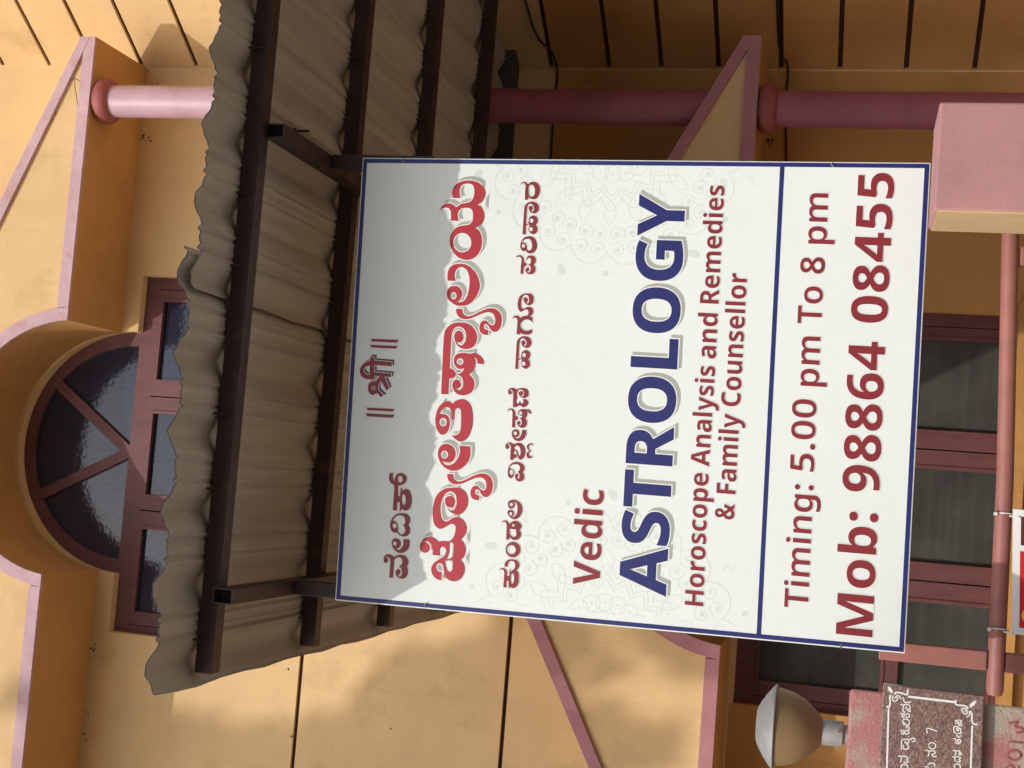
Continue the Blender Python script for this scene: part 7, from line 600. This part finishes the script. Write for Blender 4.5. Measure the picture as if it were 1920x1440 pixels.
def window(zs, z0, bars, gl, label):
    """three casements under a fan light; zs is the spring line"""
    YF = YW + .05
    out = [(W0, z0), (W1, z0), (W1, zs), (HX + RA, zs)] + arc(HX, zs, RA, 0, 180, 40)[1:-1] + [(HX - RA, zs), (W0, zs)]
    px = [(-.80, -.391), (-.224, .182), (.348, .744)]
    holes, panes = [], []
    zz = [z0 + .04] + bars + [zs - .10]
    for a, b in px:
        for i in range(0, len(zz), 2):
            h = [(a, zz[i]), (b, zz[i]), (b, zz[i + 1]), (a, zz[i + 1])]
            holes.append(h)
    zb = zs + .012
    ri, hw = .532, .026
    angs = [(0, 0), (54, hw), (118, hw), (180, 0)]
    for (a0, h0), (a1, h1) in zip(angs, angs[1:]):
        A0, A1 = R(a0), R(a1)
        # vertex where the two offset spokes meet
        n0, n1 = (-math.sin(A0), math.cos(A0)), (math.sin(A1), -math.cos(A1))
        det = n0[0] * n1[1] - n0[1] * n1[0]
        vx, vz = (h0 * n1[1] - n0[1] * h1) / det, (n0[0] * h1 - h0 * n1[0]) / det
        d0, d1 = math.degrees(math.asin(h0 / ri)), math.degrees(math.asin(h1 / ri))
        holes.append([(HX + vx, zb + vz)] + arc(HX, zb, ri, a0 + d0, a1 - d1, 16))
    slots = []
    for x in (.262, -.305):
        slots.append([(x, z0 + .03), (x + .006, z0 + .03), (x + .006, zs - .075), (x, zs - .075)])
    for x in (-.868, .800):
        slots.append([(x, z0 + .03), (x + .0035, z0 + .03), (x + .0035, zs - .075), (x, zs - .075)])
    q = MB()
    q.plate(out, holes + slots, YF, YF + .05)
    # glazing beads stand a little proud of the sashes
    for a, b in px:
        for i in range(0, len(zz), 2):
            o_ = [(a - .014, zz[i] - .014), (b + .014, zz[i] - .014), (b + .014, zz[i + 1] + .014), (a - .014, zz[i + 1] + .014)]
            q.plate(o_, [[(a + .002, zz[i] + .002), (b - .002, zz[i] + .002), (b - .002, zz[i + 1] - .002), (a + .002, zz[i + 1] - .002)]], YF - .006, YF + .012)
    fr = q.build('window', M['frame'], house, fix=True)
    fr['label'] = label
    q = MB()
    q.box(W0 + .02, W1 - .02, YF + .052, YF + .06, z0 + .02, zs - .06)
    q.build('window_backing', M['gap'], fr)
    for h in holes:
        q = MB()
        q.plate(h, [], YF + .022, None)
        q.build('pane', gl, fr)
    # thin ledge below the sashes
    return fr
window(ZU, 4.20, [], M['glass_up'], 'arched upper window with blue sky in its panes')
window(ZL, .955, [1.36, 1.43], M['glass_low'], 'lower window with dusty dark panes behind the gate')
q = MB()
q.box(W0 - .05, W1 + .05, YW - .05, YW + .03, .90, .953)
q.build('window_sill', M['wall_ochre_shade'], house)
# hairline cracks with algae on the upper gable, mould in the corners of the soffit
M['crack'] = mat('crack_algae', (.10, .085, .03), .95, .3, 30, 60, .2)
M['mould'] = mat('black_mould', (.03, .022, .015), .95, .3, 30, 60, .2)
q = MB()
for l in (CRK): q.ribbon(l, .0016, YP - .0006)
q.build('crack', M['crack'], house)
q = MB()
rm = random.Random(3)
def mould(x, y, z, n, sx, sz, flat=False):
    for _ in range(n):
        a, b, e = x + rm.gauss(0, sx), z + rm.gauss(0, sz), rm.uniform(.0015, .0055)
        p = [(e * (1 + .4 * rm.random()) * math.cos(k * .785), e * (1 + .4 * rm.random()) * math.sin(k * .785)) for k in range(8)]
        yy = y - rm.uniform(.0004, .0012)
        q.add([(a + u, yy, b + v) for u, v in p], [tuple(range(8))])
mould(1.80, YW, 5.145, 16, .02, .018)
mould(1.56, YW, 5.15, 10, .012, .015)
for x, n in ((-.99, 4), (-1.12, 2), (-1.31, 3), (-1.42, 2)): mould(x, YW, 5.16, n, .012, .010)
mould(1.60, YW, 2.045, 8, .012, .01)
mould(1.12, YW, .98, 10, .035, .006)
for k in range(6): mould(rm.uniform(.95, 1.9), YW, rm.uniform(1.0, 3.0), 1, .01, .01)
for k in range(4): mould(rm.uniform(-1.4, -.95), YW, rm.uniform(3.1, 5.0), 1, .01, .01)
q.build('mould_stain', M['mould'], house)
# cables clipped to the wall
def cable(pts, label):
    q = MB()
    q.tube(smooth(pts, 5), .0048, 6)
    tagp(q.build('cable', M['cable']), label, 'cable', 'cables clipped along the wall')
cable([sp(2.0, 2.03, .012), sp(.3, 2.03, .012), sp(.06, 1.99, .012), (1.90, YW - .014, 1.985), (1.75, YW - .012, 1.985), (1.55, YW - .012, 1.97), (1.3, YW - .012, 1.95), (1.1, YW - .012, 1.93), (.95, YW - .012, 1.6)], 'thin black cable clipped along the wall behind the lower column, below the canopy')
cable([sp(2.0, 3.16, .012), sp(.4, 3.14, .012), sp(.12, 3.06, .012), (1.90, YW - .014, 3.045), (1.75, YW - .012, 3.05), (1.45, YW - .012, 3.045), (1.2, YW - .012, 3.05)], 'sagging dark cable on the wall just under the back edge of the canopy')

# ------------------------------------------------------------------ canopy over the entrance
canopy = thing('canopy', (.6, 4.6, 3.2), 'corrugated cement sheet canopy on dark brown steel tubes above the white sign', 'canopy')
PZ = 3.25
def prof(x):
    P = .2025
    s = ((x - .052) / P + .5) % 1 - .5
    a = abs(s)
    h = .034 * max(0, 1 - (a / .30)) if a < .30 else 0
    if a < .30:
        u = a / .30
        h = .0255 * (.5 + .5 * math.cos(math.pi * u)) ** .9
    r_ = -.0065 * math.exp(-((a - .325) / .020) ** 2) + .0035 * math.exp(-((a - .375) / .022) ** 2) - .0035 * math.exp(-((a - .43) / .018) ** 2)
    return h + r_
def sheet(x0, x1, y0, y1, dz, lift, seed):
    rnd = random.Random(seed)
    q = MB()
    nx, ny = int((x1 - x0) / .0028), 18
    th = .0045
    ph = [rnd.uniform(0, 6.28) for _ in range(8)]
    def P(i, j, t):
        u = i / nx
        x = x0 + (x1 - x0) * u
        v = j / ny
        y = y0 + (y1 - y0) * v ** 1.15
        z = PZ + .031 + dz + prof(x) + .003 * math.sin(x * 2.1 + ph[0])
        z += lift(x, y)
        if j == 0:                                          # the sawn front edge wanders a little
            y += .006 * math.sin(x * 9 + ph[2]) + .004 * math.sin(x * 31 + ph[3]) + .0025 * math.sin(x * 130 + ph[4]) + .0018 * math.sin(x * 211 + ph[5])
        if i == 0: x += .004 * math.sin(y * 14 + ph[6]) + .003 * math.sin(y * 41 + ph[7])
        return (x + (y - 4.6) * -.012 * 0, y, z + t)
    vs = [P(i, j, t) for t in (0, th) for j in range(ny + 1) for i in range(nx + 1)]
    k = (nx + 1) * (ny + 1)
    idx = lambda i, j, t: t * k + j * (nx + 1) + i
    fs = []
    for j in range(ny):
        for i in range(nx):
            fs.append((idx(i, j, 0), idx(i, j + 1, 0), idx(i + 1, j + 1, 0), idx(i + 1, j, 0)))
            fs.append((idx(i, j, 1), idx(i + 1, j, 1), idx(i + 1, j + 1, 1), idx(i, j + 1, 1)))
    q.add(vs, fs, True)
    q.cur = 1
    for i in range(nx):
        q.add([vs[idx(i, 0, 0)], vs[idx(i + 1, 0, 0)], vs[idx(i + 1, 0, 1)], vs[idx(i, 0, 1)]], [(0, 1, 2, 3)], False)
    for j in range(ny):
        for e in (0, nx):
            q.add([vs[idx(e, j, 0)], vs[idx(e, j + 1, 0)], vs[idx(e, j + 1, 1)], vs[idx(e, j, 1)]], [(0, 1, 2, 3)], False)
    return q
YE = 3.248
def flapA(x, y):                                            # overlap: rides on the neighbour, sprung up at its front corner
    d = max(0, (x - .36) / .17)
    return .010 * d + .020 * d * max(0, 1 - (y - YE) / .35)
sheet(-.622, .535, YE, 6.17, 0, flapA, 3).build('roof_sheet', [M['sheet'], M['sheet_edge']], canopy)
sheet(.425, 2.9, YE + .012, 6.15, -.001, lambda x, y: -.004 * max(0, 1 - (x - .425) / .2), 5).build('roof_sheet', [M['sheet'], M['sheet_edge']], canopy)
crest = [-.551 + .2025 * k for k in range(17)]
for n, y in enumerate((3.475, 4.205, 4.945, 5.69)):
    q = MB()
    q.bar((-.585, y, PZ), (2.8, y, PZ), .05, .05, hollow=.003)
    pl = q.build('purlin', M['steel'], canopy, bevel=.002)
    for k, x in enumerate(crest):
        if (k * 7 + n * 3) % 3 == 1: continue
        q = MB()
        xx = x + .055
        q.tube(smooth([(xx, y - .034, PZ - .01), (xx, y - .037, PZ + .012), (xx, y - .036, PZ + .05)], 3), .0035, 6)
        q.tube([(xx, y - .038, PZ + .022), (xx + .001, y - .026, PZ + .021)], .0035, 6)
        q.build('hook_bolt', M['rust'], pl)
RZ = PZ - .025 - .028
for x, ye in ((-.372, 3.415), (.902, 3.475)):
    q = MB()
    q.bar((x, ye, RZ), (x, 6.18, RZ), .04, .055, side=(0, 0, 1), hollow=.0028)
    q.build('rafter', M['steel'], canopy)
    q = MB()
    q.box(x - .0165, x + .0165, ye + .022, ye + .03, RZ - .024, RZ + .024)
    q.build('tube_end', M['gap'], canopy)
    q = MB()
    q.bar((x + .002, 3.855, RZ - .029), (x + .004, 3.855, 2.85), .042, .042, side=(0, 1, 0))
    q.build('hanger', M['steel'], canopy, bevel=.002)
q = MB()
q.box(-.60, 2.02, 6.10, 6.199, PZ - .02, PZ + .085)
q.build('mortar_flashing', M['mortar'], canopy, bevel=.01)
q = MB()
q.tube([(.965, 3.72, 3.20), (.965, 3.72, 3.245)], .004, 6).tube([(.957, 3.72, 3.247), (.973, 3.72, 3.247)], .005, 6)
q.build('bolt', M['rust'], canopy)

# ------------------------------------------------------------------ the hanging sign
YS = 3.8
sign = thing('sign_board', (.27, YS, 1.44), 'white astrology sign with blue border and red and blue lettering hanging under the canopy', 'sign')
TL, TR, BR, BL = CORN
q = MB()
q.plate([BL, BR, TR, TL], [], YS, YS + .028)
pan = q.build('panel', M['flex'], sign, bevel=.002)
def onsign(name, m, polys, layer):
    q = MB()
    for o_, hs in polys: q.plate(o_, hs, YS - .0004 * layer, None)
    return q.build(name, m, pan)
def inset(d): return [(BL[0] + d, BL[1] + d), (BR[0] - d, BR[1] + d), (TR[0] - d, TR[1] - d), (TL[0] + d, TL[1] - d)]
onsign('printed_border', M['blue'], [(inset(.0035), [inset(.0155)]), ([(-.3646, DIV[3][1]), (-.3645, DIV[2][1]), (.9086, DIV[1][1]), (.9085, DIV[0][1])][::-1], [])], 1.5)
def lettering(shapes, m, layer=4, out=0, om=None, shadow=None, sm=None, grow=0):
    polys = []
    for shp in shapes: polys += groups(shp)
    if grow: polys = [(offset(o_, grow), [offset(h, grow, True) for h in hs]) for o_, hs in polys]
    if out:
        big = [(offset(o_, out), [offset(h, out, True) for h in hs]) for o_, hs in polys]
        onsign('lettering_outline', om, big, layer - 1)
        if shadow:
            dx, dz = shadow
            mv = lambda l: [(x + dx, z + dz) for x, z in l]
            onsign('lettering_shadow', sm, [(mv(o_), [mv(h) for h in hs]) for o_, hs in big], layer - 2)
    return onsign('lettering', m, polys, layer)
lettering(dec(TITLE), M['red'], 4, .0030, M['white'], (.0095, -.0085), M['grey'])
lettering(dec(VEDIC), M['maroon'])
lettering(dec(SHRI)[:2], M['maroon'])
lettering(dec(SHRI)[2:4], M['maroon'])
lettering(dec(SHRI)[4:], M['maroon'], 4, .0018, M['white'], (.0048, -.0046), M['darkgrey'])
for a_, b_ in ((0, 6), (6, 9), (9, 16), (16, 20)): lettering(dec(LINE3)[a_:b_], M['maroon'], 4, .0014, M['white'])
GL = {k: {c: (a, dec(s, 1)[0]) for c, (a, s) in d.items()} for k, d in (('BOLD', BOLD), ('SEMI', SEMI))}
def word(font, txt, x0, z0, x1, z1, h):
    """set a word so that its ink runs from (x0, z0) to (x1, z1) with capitals h high"""
    d = GL[font]
    pen = 0
    raw = []
    for ch in txt:
        a, cs = d[ch]
        raw.append([[(x + pen, y) for x, y in c] for c in cs])
        pen += a
    xs = [p[0] for s in raw for c in s for p in c]
    lo, hi = min(xs), max(xs)
    k = (x1 - x0) / (hi - lo)
    kz = h / 714
    return [[[(x0 + (x - lo) * k, z0 + (z1 - z0) * (x - lo) / (hi - lo) + y * kz) for x, y in c] for c in s] for s in raw]
for wd in WORDS:
    if wd[7] == 'R': lettering(word(wd[0], *wd[1:7]), M['maroon'], 4, .0014, M['white'])
for wd in WORDS:
    if wd[7] == 'B': lettering(word(wd[0], *wd[1:7]), M['blue'], 4, .0034, M['white'], (.0085, -.0075), M['grey'], grow=.0012)
# pale mandalas printed behind the lettering
def mandala(cx, cz, a0, a1):
    q, f = MB(), MB()
    lay = [0]
    xa, xb = -.355, .908
    def put(pts, hw=.0011, mb=q):
        run = []
        for p in list(pts) + [None]:
            if p and xa < p[0] < xb: run.append(p)
            else:
                if len(run) > 2:
                    lay[0] += 1
                    yy = YS - .00022 - .000004 * (lay[0] % 40)
                    P = run
                    L_, R_ = [], []
                    for i, c in enumerate(P):
                        a, b = P[max(i - 1, 0)], P[min(i + 1, len(P) - 1)]
                        dx, dz = b[0] - a[0], b[1] - a[1]
                        l = math.hypot(dx, dz) or 1
                        L_.append((c[0] - dz / l * hw, yy, c[1] + dx / l * hw))
                        R_.append((c[0] + dz / l * hw, yy, c[1] - dx / l * hw))
                    m_ = len(P)
                    mb.add(L_ + R_, [(i, m_ + i, m_ + i + 1, i + 1) for i in range(m_ - 1)])
                run = []
    def pol(r, t): return (cx + r * math.cos(t), cz + r * math.sin(t))
    def disc(r, t, e, sq=1, rot=0):
        c = pol(r, t)
        pts = [(c[0] + e * math.cos(k * .4488) * math.cos(t + rot) - e * sq * math.sin(k * .4488) * math.sin(t + rot), c[1] + e * math.cos(k * .4488) * math.sin(t + rot) + e * sq * math.sin(k * .4488) * math.cos(t + rot)) for k in range(14)]
        if all(xa < p[0] < xb for p in pts): f.add([(x, YS - .00012, z) for x, z in pts], [tuple(range(14))])
    n = 20
    st = 2 * math.pi / n
    for k in range(n):
        t = k * st
        for rr, ee in ((.072, .020), (.118, .024)):
            c = pol(rr, t)
            put([(c[0] + ee * math.cos(j * .2618), c[1] + ee * math.sin(j * .2618)) for j in range(25)])
            disc(rr, t, .004)
        for ro in (.150, .165):
            put([pol(ro + .030 * abs(1 - 2 * u) ** .8, t + st * u) for u in [i / 12 for i in range(13)]], .0013)
        put([pol(.185 + .040 * (1 - abs(1 - 2 * u)) ** .7, t + st * (u - .5)) for u in [i / 12 for i in range(13)]], .0013)
        for s in (-1, 1):
            put([pol(.196 + .066 * u, t + s * .075 * math.sin(math.pi * u) ** .8) for u in [i / 14 for i in range(15)]])
            # curls either side of the petal
            c = pol(.290, t + s * st * .25)
            put([(c[0] + (.020 * (1 - j / 26) + .004) * math.cos(t + s * (1.2 + j * .33)), c[1] + (.020 * (1 - j / 26) + .004) * math.sin(t + s * (1.2 + j * .33))) for j in range(22)], .0013)
            disc(.290, t + s * st * .25, .0062)
            c = pol(.335, t + s * st * .22 + st / 2)
            put([(c[0] + (.019 * (1 - j / 26) + .004) * math.cos(t + s * (2 + j * .33)), c[1] + (.019 * (1 - j / 26) + .004) * math.sin(t + s * (2 + j * .33))) for j in range(22)], .0012)
            disc(.335, t + s * st * .22 + st / 2, .0055)
        put([pol(.338 + .040 * math.sin(math.pi * u) ** .7, t + st * u) for u in [i / 16 for i in range(17)]], .0015)
        if k % 3 == 0: disc(.415, t, .018, .62, .7)
        elif k % 3 == 1: disc(.402, t, .008)
        else: put([pol(.395 + .035 * u, t + .020 * math.sin(math.pi * 2 * u)) for u in [i / 14 for i in range(15)]])
    q.build('mandala_print', M['mandala'], pan)
    f.build('mandala_print_tint', M['mandala_fill'], pan)
mandala(MAND[0][0], MAND[0][1], 0, 0)
mandala(MAND[1][0], MAND[1][1], 0, 0)
for (x, z, dx, dz) in ((.917, 1.70, .012, .004), (.903, 2.93, .012, 0), (-.378, 2.75, -.012, .003), (-.374, 1.60, -.012, .003)):
    q = MB()
    q.tube(smooth([(x - dx * .6, YS - .003, z - .004), (x, YS - .006, z + dz), (x + dx * .5, YS + .002, z), (x + dx * .7, YS + .03, z)], 3), .0015, 5)
    q.build('tie_wire', M['alu'], sign)

# ------------------------------------------------------------------ gate, pillars, lamp, banner
YG = 3.9
gate = thing('gate', (.15, YG, 0), 'pink painted steel pipe gate standing under the white sign', 'gate')
q = MB()
q.tube([(-.47, YG, 1.2), (-.455, YG, 1.2), (.1, YG, 1.203), (.86, YG, 1.226)], [.018, .0225, .0225, .0225], 24)
q.build('top_rail', M['pink_steel'], gate)
for x in (-.382, .70):
    q = MB()
    if x < 0:
        q.bar((x, YG + .004, .12), (x, YG + .004, 1.178), .05, .04, side=(0, 1, 0)).bar((x, YG + .004, 1.2255), (x, YG + .004, 1.50), .05, .04, side=(0, 1, 0))
    else: q.bar((x, YG, .12), (x, YG, 1.196), .05, .04, side=(0, 1, 0))
    q.build('post', M['pink_steel'], gate, bevel=.003)
for k in range(9):
    q = MB()
    x = -.26 + k * .11
    q.tube([(x, YG, .21), (x, YG, .89)], .009, 8)
    q.build('bar', M['pink_steel'], gate)
for z in (.2, .9):
    q = MB()
    q.tube([(-.36, YG, z), (.69, YG, z)], .015, 10)
    q.build('rail', M['pink_steel'], gate)

def pillar(x0, x1, y0, y1, h, m, label, lean=0):
    t = thing('gate_pillar', ((x0 + x1) / 2, (y0 + y1) / 2, 0), label, 'pillar', 'gate pillars')
    n = 14
    q = MB()
    rnd = random.Random(int(h * 1000))
    q.box(x0, x1, y0, y1, 0, h)
    if lean: q.v = [(x - (lean if x > x0 + .01 and y > y0 + .01 else 0), y, z) for x, y, z in q.v]
    o = q.build('shaft', m, t, bevel=.006)
    return t, o
LP, lsh = pillar(-.665, -.409, 3.23, 3.48, 1.5735, M['pillar_worn'], 'worn pink and beige gate pillar carrying a granite name plate and a lamp', .036)
RP, rsh = pillar(.716, .98, 3.40, 3.645, 1.448, M['pillar_pink'], 'plain pink gate pillar with a cream side, below the right corner of the sign')
q = MB()
q.box(.7125, .7175, 3.404, 3.642, 0, 1.440)
q.build('side_coat', M['pillar_cream'], RP)
q = MB()
YN = 3.20
q.plate([(-.672, 1.289), (-.3905, 1.2935), (-.3885, 1.5045), (-.672, 1.502)], [], YN, YN + .028)
npl = q.build('name_plate', M['granite'], LP, bevel=.0015)
q = MB()
for i, (hw, pts) in enumerate(PLAQUE):
    q.ribbon(pts, hw, YN - .0006 - .00001 * (i % 9))
for l in LEAF: q.plate(l, [], YN - .0008, None)
q.build('engraved_lettering', M['granite_text'], npl)
q = MB()
for l in DIGITS: q.ribbon(l, .0022, 3.2285)
q.build('painted_number', M['ring'], lsh)

lamp = thing('gate_lamp', (-.531, 3.353, 1.5735), 'round gate lamp with a brown acrylic bowl and grey metal cap on the worn pillar', 'lamp')
LC = (-.531, 3.353, 1.5735)
q = MB()
q.lathe([(.022, 0), (.022, .0105)], LC, 32)
q.lathe([(.0, .0095), (.0285, .0095), (.0293, .012), (.0293, .056), (.028, .058), (.018, .058)], LC, 40)
q.tube([(LC[0] + .010, LC[1] - .027, LC[2] + .020), (LC[0] + .010, LC[1] - .0318, LC[2] + .020)], .0045, 10)
q.build('neck', M['alu'], lamp)
q = MB()
q.tube([(LC[0] + .010, LC[1] - .0316, LC[2] + .020), (LC[0] + .010, LC[1] - .0326, LC[2] + .020)], .0025, 8)
q.build('screw', M['rust'], lamp)
q = MB()
q.lathe([(.027, .056), (.036, .062), (.055, .081), (.071, .100), (.083, .126), (.089, .150), (.0905, .163), (.0905, .167)], LC, 64)
q.build('bowl', M['bowl'], lamp)
q = MB()
q.lathe([(.0905, .1655), (.096, .1635), (.098, .165), (.097, .168), (.088, .176), (.072, .188), (.053, .200), (.040, .206), (.032, .2078), (0, .2078)], LC, 64)
q.build('cap', M['alu'], lamp)

bn = thing('banner', (-.14, 3.86, .8), 'small red and white banner tied under the top rail of the gate', 'banner')
q = MB()
YB = 3.862
q.plate([(-.306, .62), (.018, .62), (.022, 1.183), (-.303, 1.170)], [], YB, YB + .003)
sh_ = q.build('sheet', M['white'], bn)
q = MB()
q.plate([(-.286, .63), (-.088, .63), (-.086, 1.160), (-.285, 1.152)], [], YB - .0005, None)
q.build('red_print', M['banner_red'], sh_)
q = MB()
q.plate([(-.072, .63), (.002, .63), (.004, 1.162), (-.071, 1.159)], [], YB - .0005, None)
q.build('dark_print', M['banner_dark'], sh_)
q = MB()
q.plate(arc(-.252, 1.128, .020, 0, 345, 23), [], YB - .001, None)
q.build('yellow_print', M['banner_yellow'], sh_)
for x in (.006, -.298):
    q = MB()
    c = (x, YG, 1.200)
    ringp = [(x + .004 * math.cos(t), YG - .0245 * math.cos(t), 1.200 + .0255 * math.sin(t)) for t in [k * math.pi / 9 for k in range(19)]]
    q.tube(ringp, .0022, 6, cap=False)
    q.tube([(x - .003, YG - .020, 1.188), (x - .004, YB - .004, 1.166)], .0022, 6)
    q.box(x - .004, x + .004, YG - .028, YG - .020, 1.220, 1.229)
    q.build('cable_tie', M['plastic'], bn)

# ------------------------------------------------------------------ street side: the tree that dapples the wall, an unseen house added to block low sky
tree = thing('street_tree', (-9.6, -4.6, 0), 'tall leafy street tree to the left of the gate', 'tree')
q = MB()
q.tube(smooth([(-9.6, -4.6, 0), (-9.55, -4.55, 3), (-9.3, -4.4, 6), (-8.7, -4.2, 9), (-8.0, -4.0, 11.4)], 4), [.30 - .013 * k for k in range(17)], 12)
q.build('trunk', M['bark'], tree)
for e in ((-6.6, -3.6, 12.2), (-7.2, -4.4, 13.6), (-9.8, -4.2, 12.8), (-8.6, -2.8, 12.2), (-8.2, -5.6, 12.9)):
    q = MB()
    q.tube(smooth([(-8.6, -4.15, 9.2), ((-8.6 + e[0]) / 2, (-4.15 + e[1]) / 2, (9.2 + e[2]) / 2 + .3), e], 4), [.12 - .011 * k for k in range(9)], 8)
    q.build('limb', M['bark'], tree)
q = MB()
rnd = random.Random(11)
def leafs(c, rad, n, s):
    for _ in range(n):
        while True:
            v = Vector((rnd.uniform(-1, 1), rnd.uniform(-1, 1), rnd.uniform(-1, 1)))
            if v.length < 1: break
        p = Vector(c) + Vector((v.x * rad[0], v.y * rad[1], v.z * rad[2]))
        a = Vector((rnd.gauss(0, 1), rnd.gauss(0, 1), rnd.gauss(0, .6))).normalized()
        b = a.cross(Vector((rnd.gauss(0, 1), rnd.gauss(0, 1), rnd.gauss(0, 1)))).normalized()
        l, w_ = s * rnd.uniform(.7, 1.5), s * rnd.uniform(.35, .6)
        q.add([p - a * l, p + b * w_, p + a * l, p - b * w_], [(0, 1, 2, 3)])
for c, rad, n, s in TREE: leafs(c, rad, n, s)
tagp(q.build('crown', M['leaf'], tree))

opp = thing('sky_blocking_house', (0, -10, 0), 'plain unseen house across the road, added to block low sky and darken reflections', 'house')  # unseen block, put in to hold back low sky
q = MB()
q.box(-30, 30, -18, -10, 0, 5.8)
q.build('wall', M['far_wall'], opp)
for x in range(-11, 14, 4):
    for z in (.8, 3.8):
        q = MB()
        q.box(x, x + 1.5, -10.02, -9.97, z, z + 1.3)
        q.build('window', M['far_dark'], opp)
